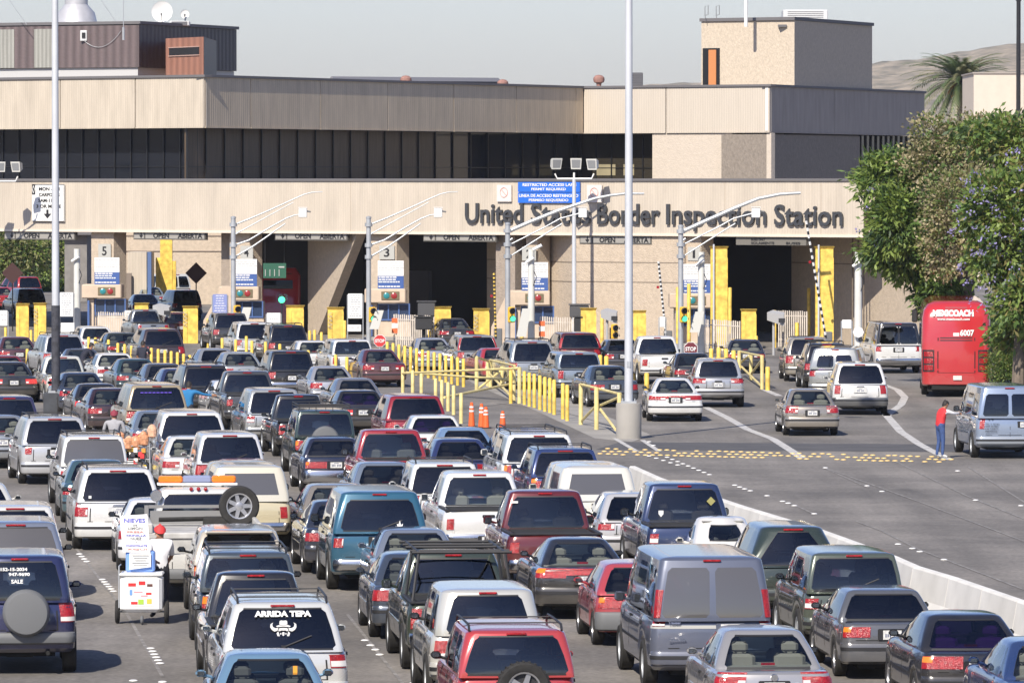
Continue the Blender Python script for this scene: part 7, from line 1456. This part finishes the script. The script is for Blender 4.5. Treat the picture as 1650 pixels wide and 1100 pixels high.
# ice cream cart
def cartY(px, py): return hitz(px, py, 0)
p = cartY(227, 1006); X, Y = p.x, p.y; t = thing('ice_cream_cart', 'white ice cream pushcart with colourful fruit picture on its box', 'cart', (X, Y, 0), world=True)
q = MB(); q.box((X, Y + .35, .55), (.76, .62, .66), bev=.06); q.build('box', mat('cart_white', (.78, .78, .76), .35, coat=.3), t); q = MB(); q.box((X, Y + .35, .90), (.78, .64, .06), bev=.02); q.build('lid', WHITE, t)
q = MB(); r_ = random.Random(4); cols = [mat('c_red', (.6, .03, .03), .5), mat('c_green', (.35, .55, .06), .5), mat('c_yellow', (.75, .5, .08), .5), mat('c_blue', (.15, .3, .6), .5), mat('c_pink', (.7, .25, .3), .5), mat('c_brown', (.12, .05, .04), .5)]
q.box((X, Y + .035, .56), (.46, .006, .46), mi=6)
for i, (dx, dz, w_, h_, mi) in enumerate(((-.16, .16, .14, .06, 0), (.02, .19, .12, .07, 0), (.16, .15, .10, .05, 5), (-.18, .02, .05, .10, 3), (-.12, -.17, .12, .05, 0), (.0, -.15, .10, .09, 1), (.15, -.14, .09, .09, 2), (.14, .0, .10, .04, 0), (-.05, .03, .16, .02, 4), (.06, -.04, .12, .02, 4))): q.box((X + dx, Y + .03, .56 + dz), (w_, .006, h_), mi=mi, bev=.002)
q.build('fruit_picture', cols + [WHITE], t)
for sg in (-1, 1): q = MB(); q.lathe([(.001, -.03), (.16, -.03), (.2, -.035), (.215, 0), (.2, .035), (.16, .03), (.001, .03)], (X + sg * .445, Y + .35, .215), 'x', 24); q.build('wheel', RUBBER, t)
q = MB(); q.lathe([(.001, -.02), (.07, -.025), (.085, 0), (.07, .025), (.001, .02)], (X + .02, Y + .02, .085), 'x', 16); q.build('caster', GREYP, t)
q = MB(); q.tube([(X - .46, Y + .35, .215), (X + .46, Y + .35, .215)], .02, 6); q.tube([(X - .40, Y + .1, .3), (X - .40, Y + .1, 1.05), (X - .40, Y + .6, 1.05)], .014, 6); q.build('frame', STEEL, t)
q = MB(); q.box((X - .03, Y + .45, 1.12), (.52, .35, .38), bev=.03); one(q, 'crate', mat('light_blue_plastic', (.20, .36, .78), .45), 'light blue plastic crate on top of the ice cream cart', 'crate')
t = thing('menu_board', 'white hand lettered board headed NIEVES propped on the blue crate', 'sign', (X, Y + .2, 1.0), world=True)
q = MB(); A = [(X - .34, Y + .24, 1.30), (X + .16, Y + .24, 1.27), (X + .10, Y + .30, 1.98), (X - .40, Y + .30, 1.95)]; q.add(A + [(v[0], v[1] + .02, v[2]) for v in A], [(0, 1, 2, 3), (7, 6, 5, 4), (0, 3, 7, 4), (1, 5, 6, 2), (3, 2, 6, 7), (0, 4, 5, 1)]); q.build('panel', WHITE, t)
CL = [mat('ink_blue', (.10, .10, .55), .6), mat('ink_grey', (.25, .26, .25), .6), mat('ink_red', (.65, .25, .2), .6)]
for i, (tx, w_, hh, m) in enumerate((('NIEVES', .38, .075, CL[0]), ('DE', .08, .03, CL[1]), ('LIMON', .26, .045, CL[1]), ('FRESA', .30, .035, CL[2]), ('VAINILLA', .38, .035, CL[0]), ('NUEZ', .2, .045, CL[1]), ('Y', .03, .03, CL[1]), ('CHOCOLATE', .38, .035, CL[0]), ('AQUI', .36, .03, CL[2]))): z = 1.83 - i * .062; q = MB(); f = (z - 1.28) / .68; q.text(tx, (X - .10 - w_ / 2 - .06 * f + .02, lerp(Y + .24, Y + .30, f) - .012, z), (1, 0, 0), (0, .085, 1), w_, hh, .004, .01); q.build('lettering', m, t)
q = MB(); A = [(X - .22, Y + .22, .98), (X + .17, Y + .22, 1.03), (X + .17, Y + .235, 1.27), (X - .22, Y + .235, 1.28)]; q.add(A + [(v[0], v[1] + .012, v[2]) for v in A], [(0, 1, 2, 3), (7, 6, 5, 4), (0, 3, 7, 4), (1, 5, 6, 2), (3, 2, 6, 7), (0, 4, 5, 1)]); q2 = thing('menu_board', 'smaller white sheet with fine print taped on the blue crate', 'sign', (X, Y + .2, .98), world=True); q.build('panel', WHITE, q2); q = MB(); [q.box((X - .02, Y + .215, 1.24 - i * .045), (.3 - (i % 3) * .05, .004, .008)) for i in range(5)]; q.build('fine_print', CL[1], q2)
CART = (X, Y)
# snack seller's trolley: bags heaped round a basket
Yt = 158; X = xat(214, Yt); t = thing('snack_trolley', 'wire trolley heaped with orange bags of fried snacks and coloured packets', 'cart', (X, Yt, 0), world=True); r_ = random.Random(9)
q = MB(); [q.tube([(X + a * .45, Yt - .25, z), (X + a * .45, Yt + .25, z)], .012, 5) for a in (-1, 1) for z in (.3, .7, 1.05)]; [q.tube([(X - .45, Yt + b * .25, z), (X + .45, Yt + b * .25, z)], .012, 5) for b in (-1, 1) for z in (.3, .7, 1.05)]; [q.tube([(X + a * .45, Yt + b * .25, .1), (X + a * .45, Yt + b * .25, 1.1)], .014, 5) for a in (-1, 1) for b in (-1, 1)]; q.build('frame', STEEL, t)
for sg in (-1, 1): q = MB(); q.lathe([(.001, -.02), (.1, -.02), (.1, .02), (.001, .02)], (X + sg * .45, Yt, .1), 'x', 14); q.build('wheel', RUBBER, t)
BG = [mat('snack_bag_orange', (.62, .30, .16), .35, noise=.35, nscale=14, bump=.4), mat('snack_bag_peach', (.72, .42, .27), .3, noise=.3, nscale=14, bump=.4), mat('snack_bag_yellow', (.72, .50, .10), .35, noise=.3, nscale=12)]; PK = [mat('pk%d' % i, c, .4) for i, c in enumerate(((.7, .05, .05), (.75, .55, .05), (.75, .75, .72), (.05, .05, .06), (.2, .45, .1), (.7, .3, .05)))]
for i in range(26):
    a = r_.uniform(-1, 1); c = (X + a * .52, Yt + r_.uniform(-.25, .2), 1.08 + .22 * abs(a) * (1.3 if a > 0 else .5) + r_.uniform(-.1, .12)); q = MB(); r0 = r_.uniform(.09, .14); n = 10
    pr = [(.001, -r0 * 1.3), (r0 * .8, -r0 * .9), (r0, -.2 * r0), (r0 * .9, r0 * .6), (r0 * .55, r0 * .95), (.001, r0 * 1.15)]; q.lathe([(a_ * r_.uniform(.88, 1.1), b_) for a_, b_ in pr], c, 'z', n)
    one(q, 'snack_bag', BG[i % 2 if i % 9 else 2], 'puffy clear bag of orange fried snacks in the heap on the trolley', 'snack bag', 'snack bags on the trolley')
for i in range(22):
    q = MB(); q.box((X + r_.uniform(-.4, .4), Yt - .28 - r_.uniform(0, .05), r_.uniform(.42, .98)), (.11, .03, .13), rz=r_.uniform(-.3, .3), bev=.012); one(q, 'snack_packet', PK[i % 6], 'small coloured snack packet hung on the front of the trolley', 'snack packet', 'snack packets on the trolley front')
# ================================================================ people
SKIN = mat('skin', (.34, .17, .10), .6); HAIRB = mat('black_hair', (.015, .012, .010), .7)
def person(loc, rz, J, cols, label, hat=None, hair=HAIRB, h=1.72, extra=None):
    """one skinned body; J moves the joints (x right, y ahead, z up, metres for a 1.72 m figure)"""
    k = h / 1.72
    P = dict(pel=(0, 0, .93), waist=(0, 0, 1.08), chest=(0, 0, 1.28), neck=(0, .01, 1.45), head=(0, .03, 1.53), crown=(0, .03, 1.66),
             shl=(-.18, 0, 1.40), shr=(.18, 0, 1.40), ell=(-.25, -.02, 1.13), elr=(.25, -.02, 1.13), wrl=(-.24, .10, .90), wrr=(.24, .10, .90), hal=(-.24, .13, .83), har=(.24, .13, .83),
             hil=(-.10, 0, .88), hir=(.10, 0, .88), knl=(-.11, .03, .49), knr=(.11, .03, .49), anl=(-.12, 0, .09), anr=(.12, 0, .09), tol=(-.14, .16, .035), tor=(.14, .16, .035)); P.update(J)
    rad = dict(pel=.135, waist=.125, chest=.15, neck=.055, head=.085, crown=.075, shl=.070, shr=.070, ell=.045, elr=.045, wrl=.030, wrr=.030, hal=.034, har=.034, hil=.095, hir=.095, knl=.062, knr=.062, anl=.045, anr=.045, tol=.035, tor=.035)
    E = [('pel', 'waist', 'top'), ('waist', 'chest', 'top'), ('chest', 'neck', 'top'), ('neck', 'head', 'skin'), ('head', 'crown', 'skin'), ('chest', 'shl', 'top'), ('chest', 'shr', 'top'), ('shl', 'ell', 'sleeve'), ('shr', 'elr', 'sleeve'), ('ell', 'wrl', 'fore'), ('elr', 'wrr', 'fore'), ('wrl', 'hal', 'skin'), ('wrr', 'har', 'skin'),
         ('pel', 'hil', 'leg'), ('pel', 'hir', 'leg'), ('hil', 'knl', 'leg'), ('hir', 'knr', 'leg'), ('knl', 'anl', 'leg'), ('knr', 'anr', 'leg'), ('anl', 'tol', 'shoe'), ('anr', 'tor', 'shoe')]
    names = list(P); vs = [Vector(P[n]) for n in names]; rs = [rad[n] for n in names]; es = [(names.index(a), names.index(b)) for a, b, _ in E]; seg = [(vs[a], vs[b], c) for (a, b), (_, _, c) in zip(es, E)]
    for s_, sg in (('l', -1), ('r', 1)):                      # five fingers each
        w_, hd = Vector(P['wr' + s_]), Vector(P['ha' + s_]); d = (hd - w_).normalized(); side = d.cross(Vector((0, 1, 0) if abs(d.y) < .8 else (0, 0, 1))).normalized()
        for fi, (o_, l_) in enumerate(((-.026, .075), (-.009, .088), (.009, .082), (.026, .064))):
            a = hd + side * o_; b = a + d * l_ * .55; c = b + (d * .8 + Vector((0, 0, -.3))) * l_ * .5; i0 = names.index('ha' + s_); n0 = len(vs); vs += [a + d * .02, b, c]; rs += [.011, .0095, .008]; es += [(i0, n0), (n0, n0 + 1), (n0 + 1, n0 + 2)]; seg += [(a, c, 'skin')]
        n0 = len(vs); vs += [w_ + d * .03 + side * .035 * -1, w_ + d * .075 + side * -.055]; rs += [.012, .010]; es += [(names.index('wr' + s_), n0), (n0, n0 + 1)]; seg.append((vs[n0], vs[n0 + 1], 'skin'))
    me = bpy.data.meshes.new('body'); me.from_pydata([v * k for v in vs], es, []); ob = bpy.data.objects.new('tmp', me); COL.objects.link(ob)
    ob.modifiers.new('s', 'SKIN'); sv = me.skin_vertices[0].data
    for i, r0 in enumerate(rs): sv[i].radius = (r0 * k, r0 * k)
    sv[0].use_root = True; ss = ob.modifiers.new('u', 'SUBSURF'); ss.levels = 2
    dg = bpy.context.evaluated_depsgraph_get(); dg.update(); m2 = bpy.data.meshes.new_from_object(ob.evaluated_get(dg)); bpy.data.objects.remove(ob); m2.name = 'body'
    keys = ['skin', 'top', 'sleeve', 'fore', 'leg', 'shoe']; m2.materials.clear()
    for kk in keys: m2.materials.append(cols.get(kk, SKIN))
    def nearest(c):
        best = None
        for a, b, kk in seg:
            ab = b - a; t_ = max(0, min(1, (c - a).dot(ab) / max(ab.dot(ab), 1e-9))); dd = (c - a - ab * t_).length
            if best is None or dd < best[0]: best = (dd, kk)
        return best[1]
    for p_ in m2.polygons: p_.material_index = keys.index(nearest(Vector(p_.center) / k)); p_.use_smooth = True
    t = thing('person', label, 'person', loc, rz); o = bpy.data.objects.new('body', m2); COL.objects.link(o); o.parent = t
    hd = Vector(P['head']) * k; cr = Vector(P['crown']) * k; q = MB(); ax = (cr - hd).normalized(); c = hd.lerp(cr, .55)
    def dome_(r0, up, back, z0, m, nm):
        q = MB(); vs_ = []; n = 14
        for j in range(6):
            a = math.pi / 2 * j / 5
            for i in range(n): b = 2 * math.pi * i / n; vs_.append(c + Vector((r0 * math.cos(b) * math.cos(a), (r0 * 1.12) * math.sin(b) * math.cos(a) - back, z0 + up * math.sin(a) - (.07 * max(0, -math.sin(b)) * (1 - a)))))
        q.add(vs_, [(j * n + i, j * n + (i + 1) % n, (j + 1) * n + (i + 1) % n, (j + 1) * n + i) for j in range(5) for i in range(n)], 0, True); return q.build(nm, m, t)
    if hair: dome_(.098 * k, .10 * k, .006, .0, hair, 'hair')
    if hat: dome_(.112 * k, .085 * k, .004, .015, hat, 'cap'); q = MB(); q.box(c + Vector((0, .13 * k, .03)), (.15, .13, .015), bev=.005); q.build('cap_peak', hat, t)
    q = MB(); [q.lathe([(.001, -.008), (.012, 0), (.001, .008)], c + Vector((sg * .032 * k, .088 * k, -.01)), 'y', 8) for sg in (-1, 1)]; q.build('eyes', BLACK, t)
    q = MB(); q.add([c + Vector(v) * k for v in ((-.014, .086, -.035), (.014, .086, -.035), (0, .112, -.038), (0, .088, .0))], [(0, 1, 2), (1, 3, 2), (3, 0, 2)]); q.build('nose', SKIN, t); q = MB(); q.box(c + Vector((0, .085 * k, -.062 * k)), (.045, .012, .01), bev=.004); q.build('mouth', mat('lips', (.28, .09, .07), .6), t)
    q = MB(); [q.box(c + Vector((sg * .088 * k, -.005, -.015)), (.015, .035, .05), bev=.006) for sg in (-1, 1)]; q.build('ears', SKIN, t)
    return t
REDJ = mat('red_jacket', (.62, .035, .04), .75, noise=.15, nscale=8); WHS = mat('white_cotton', (.72, .72, .74), .85, noise=.08, nscale=8); JEAN = mat('blue_jeans', (.045, .085, .22), .85, noise=.2, nscale=10); GSH = mat('grey_shirt', (.34, .34, .36), .9, noise=.12, nscale=8); BSH = mat('bright_blue_shirt', (.02, .16, .36), .85); UNI = mat('navy_uniform', (.018, .02, .035), .85); DTR = mat('dark_trousers', (.03, .03, .04), .9); MRC = mat('maroon_cap', (.22, .03, .05), .8); RCAP = mat('red_cap', (.62, .04, .04), .7)
p = hitz(1515, 738, 0)
person((p.x, p.y, .006), R(-62), dict(chest=(0, .06, 1.27), neck=(0, .12, 1.44), head=(0, .17, 1.51), crown=(0, .20, 1.64), shl=(-.18, .08, 1.38), shr=(.18, .08, 1.38), ell=(-.20, .34, 1.30), elr=(.20, .34, 1.30), wrl=(-.08, .58, 1.30), wrr=(.08, .58, 1.30), hal=(-.02, .66, 1.29), har=(.02, .66, 1.29), anl=(-.12, -.05, .09), tol=(-.14, .12, .035)), dict(top=REDJ, sleeve=WHS, fore=WHS, leg=JEAN, shoe=WHITE), 'man in a red jacket with white sleeves leaning on the pale blue van', h=1.70)
X, Y = CART; person((X + .26, Y + 1.55, .006), R(14), dict(shl=(-.19, 0, 1.38), shr=(.19, 0, 1.38), ell=(-.24, -.16, 1.16), elr=(.24, .10, 1.16), wrl=(-.16, -.36, 1.06), wrr=(.22, .33, 1.02), hal=(-.14, -.43, 1.05), har=(.20, .40, 1.0), waist=(0, .0, 1.07)), dict(top=WHS, sleeve=WHS, fore=SKIN, leg=DTR, shoe=BLACK), 'vendor in a red cap and white shirt behind the ice cream cart', hat=RCAP, h=1.72)
p = hity(184, 700, 165); person((p.x, p.y, .006), R(-8), dict(shl=(-.22, 0, 1.38), shr=(.22, 0, 1.38), ell=(-.30, .02, 1.12), elr=(.30, .02, 1.12), wrl=(-.22, .22, .98), wrr=(.22, .22, .98), hal=(-.2, .3, .97), har=(.2, .3, .97)), dict(top=GSH, sleeve=GSH, fore=GSH, leg=DTR, shoe=BLACK), 'man in a grey shirt and maroon cap seen from behind at the snack trolley', hat=MRC, h=1.72)
p = hity(304, 650, 188); person((p.x, p.y, .006), R(-20), dict(shl=(-.21, 0, 1.39), shr=(.21, 0, 1.39), elr=(.42, .16, 1.30), wrr=(.62, .32, 1.27), har=(.70, .36, 1.27)), dict(top=BSH, sleeve=BSH, fore=BSH, leg=DTR, shoe=BLACK), 'man in a bright blue shirt reaching towards the black sport utility', h=1.75)
p = hity(133, 600, 234); person((p.x, p.y, .006), R(-70), dict(chest=(0, .16, 1.24), neck=(0, .28, 1.38), head=(0, .34, 1.45), crown=(0, .36, 1.58), shl=(-.19, .2, 1.36), shr=(.19, .2, 1.36), ell=(-.22, .32, 1.10), elr=(.22, .30, 1.10), wrl=(-.16, .5, .98), wrr=(.2, .42, .90), hal=(-.12, .57, .97), har=(.2, .46, .83)), dict(top=UNI, sleeve=UNI, fore=SKIN, leg=DTR, shoe=BLACK), 'officer in dark uniform bending towards the white boxy sedan', h=1.8)
p = hity(230, 600, 236); person((p.x, p.y, .006), R(-30), dict(elr=(.25, .14, 1.20), wrr=(.14, .3, 1.24), har=(.1, .36, 1.27)), dict(top=UNI, sleeve=UNI, fore=SKIN, leg=DTR, shoe=BLACK), 'second officer in dark uniform left of the brownish minivan', h=1.74)
# ================================================================ planting
def leafmat(name, c, tr=.25):
    if name in MC: return MC[name]
    m = mat(name, c, .55, noise=.3, nscale=1.2); t = m.node_tree; b = t.nodes['Principled BSDF']; o = t.nodes['Material Output']; tl = t.nodes.new('ShaderNodeBsdfTranslucent'); tl.inputs[0].default_value = (c[0] * 1.6, c[1] * 1.6, c[2] * .8, 1); mx = t.nodes.new('ShaderNodeMixShader'); mx.inputs[0].default_value = tr
    t.links.new(b.outputs[0], mx.inputs[1]); t.links.new(tl.outputs[0], mx.inputs[2]); t.links.new(mx.outputs[0], o.inputs[0]); return m
def foliage(name, blobs, nclump, per, lsize, mats, weights, parent, seed=1, droop=.3, spread=.22, gap=.75):
    """many small leaves in clumps scattered through the crown's ellipsoids"""
    rg = np.random.default_rng(seed); C_ = []; B_ = np.array([b[:6] for b in blobs], float); vol = B_[:, 3] * B_[:, 4] * B_[:, 5]; pr = vol ** .75; pr /= pr.sum()
    while len(C_) < nclump:
        b = B_[rg.choice(len(B_), p=pr)]; d = rg.normal(size=3); d /= np.linalg.norm(d); rr_ = rg.uniform(.62, 1.04) if rg.random() < .85 else rg.uniform(.2, .7); c = b[:3] + d * b[3:6] * rr_
        if mathutils.noise.noise(Vector(c * 1.3) + Vector((seed * 7., 0, 0))) < -gap * .5: continue
        C_.append((c, d))
    V_ = []; N = nclump * per; verts = np.zeros((N, 4, 3)); mi = np.zeros(N, int)
    for ci, (c, d) in enumerate(C_):
        out = d + np.array([0, 0, -droop]); out /= np.linalg.norm(out); m = rg.choice(len(mats), p=weights)
        P = c + rg.normal(size=(per, 3)) * spread * np.array([1, 1, .7]); D = out + rg.normal(size=(per, 3)) * .55; D /= np.linalg.norm(D, axis=1)[:, None]; U = rg.normal(size=(per, 3)); S_ = np.cross(D, U); S_ /= np.linalg.norm(S_, axis=1)[:, None]
        L = lsize[1] * rg.uniform(.6, 1.3, per)[:, None]; W = lsize[0] * rg.uniform(.7, 1.3, per)[:, None]; s = slice(ci * per, ci * per + per)
        verts[s, 0] = P; verts[s, 1] = P + D * L * .5 + S_ * W * .5; verts[s, 2] = P + D * L; verts[s, 3] = P + D * L * .5 - S_ * W * .5
        mi[s] = np.where(rg.random(per) < .82, m, rg.integers(0, len(mats), per))
    me = bpy.data.meshes.new(name); o = -np.array(parent.location); vv = (verts + o).reshape(-1, 3); me.vertices.add(N * 4); me.vertices.foreach_set('co', vv.ravel()); me.loops.add(N * 4); me.loops.foreach_set('vertex_index', np.arange(N * 4)); me.polygons.add(N); me.polygons.foreach_set('loop_start', np.arange(N) * 4)
    for m in mats: me.materials.append(m)
    me.polygons.foreach_set('material_index', mi); me.update(calc_edges=True); ob = bpy.data.objects.new(name, me); COL.objects.link(ob); ob.parent = parent; return ob
BARK = mat('grey_bark', (.16, .13, .10), .9, noise=.3, nscale=6)
def blob(px, py, Y, rx, ry=None, rz_=None): p = hity(px, py, Y); k = Y / FPX; rx *= k; return (p.x, Y, p.z, rx, (ry or rx), (rz_ * k if rz_ else rx))
def tree(nm, lab, px, Y, blobs, mats, wts, n, per, ls, seed, flowers=None, **kw):
    X = xat(px, Y); t = thing(nm, lab, 'tree', (X, Y, 0), world=True); q = MB(); top_ = max(b[2] for b in blobs); q.tube([(X, Y, 0), (X + .1, Y, top_ * .3), (X, Y + .2, top_ * .55)], [.26, .2, .15], 10)
    for b in blobs: q.tube([(X, Y + .1, top_ * .35), (lerp(X, b[0], .5), lerp(Y, b[1], .5), lerp(top_ * .35, b[2], .6)), (b[0], b[1], b[2])], [.13, .08, .03], 7)
    q.build('trunk', BARK, t); foliage('crown', blobs, n, per, ls, mats, wts, t, seed, **kw)
    if flowers: foliage('flowers', flowers[0], flowers[1], 9, (.07, .10), [flowers[2]], [1], t, seed + 5, spread=.10, droop=-.2)
    return t
JG = [leafmat('leaf_bright', (.195, .265, .06)), leafmat('leaf_mid', (.10, .17, .04)), leafmat('leaf_dark', (.045, .085, .026)), leafmat('leaf_yellowing', (.22, .20, .07))]; TN = [leafmat('leaf_tan', (.34, .29, .17), .1), leafmat('leaf_olive', (.22, .23, .09)), leafmat('leaf_dull', (.24, .21, .13))]; FL = leafmat('purple_flower', (.34, .30, .60), .3)
Y1 = 236
tree('jacaranda_tree', 'feathery green tree with a few purple flowers overhanging the right end of the fascia', 1548, Y1 + 2, [blob(1418, 300, Y1, 34, 1.0, 48), blob(1448, 360, Y1 - 1, 44, 1.2, 56), blob(1435, 270, Y1, 24, .7, 28), blob(1470, 420, Y1, 38, 1.1, 34), blob(1425, 400, Y1, 34, 1, 30), blob(1500, 330, Y1, 50, 1.3, 62), blob(1520, 470, Y1, 40, 1.1, 50)], JG[:3], [.50, .36, .14], 760, 22, (.10, .34), 11, ([blob(1430, 350, Y1 - 1, 55, 1.2, 80)], 14, FL), droop=.5)
Y2 = 232
tree('pepper_tree', 'dry tan and olive leaved tree rising between the two jacarandas', 1560, Y2 + 4, [blob(1505, 275, Y2 + 3, 60, 1.4, 50), blob(1550, 330, Y2, 62, 1.2, 70), blob(1580, 235, Y2 + 3, 80, 1.6, 46), blob(1500, 215, Y2 + 3, 30, .8, 30), blob(1640, 260, Y2 + 3, 60, 1.4, 60), blob(1520, 400, Y2, 35, 1, 50)], TN + [JG[1]], [.34, .34, .16, .16], 1150, 20, (.10, .16), 12, droop=.1, spread=.2)
Y3 = 214
tree('jacaranda_tree', 'large green tree with many purple flower clusters hanging over the red coach', 1640, Y3, [blob(1590, 215, Y3 + 5, 50, 1.4, 34), blob(1640, 230, Y3 + 4, 60, 1.4, 45), blob(1600, 340, Y3, 50, 1.2, 60), blob(1650, 380, Y3, 80, 1.6, 90), blob(1605, 415, Y3, 40, 1, 44), blob(1652, 485, Y3 - 1, 50, 1.2, 44), blob(1700, 480, Y3, 90, 1.6, 100), blob(1720, 300, Y3, 80, 1.8, 80), blob(1640, 540, Y3 + 1, 40, 1, 30)], JG, [.42, .34, .10, .14], 1350, 22, (.11, .28), 13, ([blob(1590, 350, Y3 - 1, 60, 1.4, 75), blob(1600, 440, Y3 - 1, 60, 1.4, 70), blob(1640, 330, Y3 - 1, 60, 1.4, 100)], 90, FL), droop=.35)
def bushes(lab, bl, seed, nm='hedge', mats=JG, w_=(.3, .4, .2, .1), n=500, ls=(.05, .08)):
    t = thing(nm, lab, 'plant', (bl[0][0], bl[0][1], 0), world=True); q = MB(); [q.tube([(b[0], b[1], 0), (b[0], b[1], b[2])], .04, 5) for b in bl]; q.build('stems', BARK, t); foliage('leaves', bl, n, 22, ls, mats, list(w_), t, seed, spread=.12, droop=-.2)
Yh = 222
bushes('clipped green hedge beside the red coach', [blob(1608 + i * 22, 590, Yh, 18, .7, 28) for i in range(5)], 21, n=700)
bushes('dark undergrowth under the trees behind the red coach', [blob(1590 + i * 20, 545, Yh + 10, 18, 1, 30) for i in range(6)], 22, n=500, mats=[JG[2], JG[1]], w_=(.6, .4))
bushes('small green plant growing on the fascia ledge', [blob(1374 + i * 9, 284, 291, 9, .3, 8) for i in range(3)], 23, nm='ledge_plant', n=60)
# trees in the yard at left, seen under the fascia
for i, (px, Y, pts, lab) in enumerate(((25, 430, ((10, 400, 30), (45, 410, 26), (25, 440, 26)), 'olive coloured tree at far left beyond the booths'), (70, 440, ((60, 405, 24), (85, 425, 26), (80, 395, 20)), 'light green palm like tree left of the lamp pole in the yard'), (128, 445, ((120, 395, 18), (136, 405, 16)), 'small tree above the grey shed in the yard'))):
    tree('yard_tree', lab, px, Y, [blob(x, y, Y, r_, 1.5, r_) for x, y, r_ in pts], [JG[0], leafmat('leaf_pale', (.24, .24, .10)), JG[2]], [.35, .4, .25], 420, 16, (.16, .3), 30 + i, spread=.4)
bushes('low green planting at the back of the yard', [blob(20 + i * 24, 462, 435, 16, 1, 12) for i in range(5)], 41, nm='yard_shrub', n=200, ls=(.12, .2), mats=JG[:3], w_=(.4, .4, .2))
# date palm
Yp = 560; p = hity(1549, 132, Yp); t = thing('date_palm', 'large date palm with orange fruit stalks behind the station', 'tree', (p.x, Yp, 0), world=True); q = MB(); q.tube([(p.x, Yp, 0), (p.x, Yp, p.z - .8), (p.x, Yp, p.z)], [.45, .42, .55], 12); q.build('trunk', BARK, t); r_ = random.Random(2); q = MB(); k = Yp / FPX
for i in range(210):
    az = r_.uniform(0, 2 * math.pi); el = r_.uniform(-.55, 1.45); L = r_.uniform(4.2, 6.0) * (1.0 if el < .9 else .85); pts = []; n = 9
    for j in range(n + 1): f = j / n; e = el - f * f * 1.1; pts.append((f * L * math.cos(el * .75 - f * .35), f * L * math.sin(el) - f ** 2.2 * L * .45))
    for j in range(n):
        for sgn in (-1, 1):
            for sub in (0, .5):
                a = lerp(pts[j][0], pts[j + 1][0], sub); z = lerp(pts[j][1], pts[j + 1][1], sub); dx, dz = pts[j + 1][0] - pts[j][0], pts[j + 1][1] - pts[j][1]; c, s_ = math.cos(az), math.sin(az); ln = .75 * (1 - .5 * j / n) + .15
                b0 = Vector((p.x + a * c, Yp + a * s_, p.z + z)); tip = b0 + Vector((dx * c, dx * s_, dz)).normalized() * ln * .8 + Vector((-s_, c, 0)) * sgn * ln * .5 + Vector((0, 0, -.08)); wv = Vector((dx * c, dx * s_, dz)).normalized() * .11; q.add([b0 - wv, b0 + wv, tip], [(0, 1, 2)], 0 if i % 3 else 1)
q.build('fronds', [leafmat('palm_green', (.10, .15, .055), .1), leafmat('palm_olive', (.22, .22, .11), .1)], t)
q = MB()
for i in range(26): az = r_.uniform(0, 6.28); q.tube([(p.x, Yp, p.z), (p.x + .7 * math.cos(az), Yp + .7 * math.sin(az), p.z - .1), (p.x + 1.2 * math.cos(az), Yp + 1.2 * math.sin(az), p.z - 1.0 - r_.random() * .5)], [.05, .06, .14], 5)
q.build('fruit_stalks', mat('orange_stalk', (.55, .22, .06), .8), t)
# plain beige building and post at the right
q = MB(); a = hity(1569, 119, 480); b = xat(1900, 480); q.box(((a.x + b) / 2, 486, a.z / 2), (b - a.x, 12, a.z)); t = thing('side_building', 'plain cream building behind the trees at the right edge', 'building', (a.x, 480, 0), world=True); q.build('wall', mat('cream_render', (.62, .54, .45), .9, noise=.06, nscale=1.5), t); q = MB(); q.box(((a.x + b) / 2, 486, a.z + .06), (b - a.x + .2, 12.2, .12)); q.build('coping', mat('coping_grey', (.34, .30, .27), .8), t)
q = MB(); a = hity(1641, 118, 478); q.tube([(a.x, 478, 0), (a.x, 478, a.z + 5.7)], [.2, .17], 10); q.lathe([(.001, 0), (.22, 0), (.22, .3), (.001, .35)], (a.x, 478, a.z + 5.7), n=10); one(q, 'dark_post', MUL, 'dark slender chimney pipe rising above the cream building', 'pipe')

# ---- the dry haze that fades the hills
q = MB(); q.box((0, 1875, 42), (2400, 4250, 88)); hz = q.build('haze', bpy.data.materials.new('haze')); hz['kind'] = 'stuff'
hm = hz.data.materials[0]; hm.use_nodes = True; t_ = hm.node_tree; t_.nodes.remove(t_.nodes['Principled BSDF']); pv = t_.nodes.new('ShaderNodeVolumePrincipled'); pv.inputs['Density'].default_value = .00008; pv.inputs['Color'].default_value = (.86, .90, .96, 1); pv.inputs['Anisotropy'].default_value = .2; t_.links.new(pv.outputs[0], t_.nodes['Material Output'].inputs['Volume'])
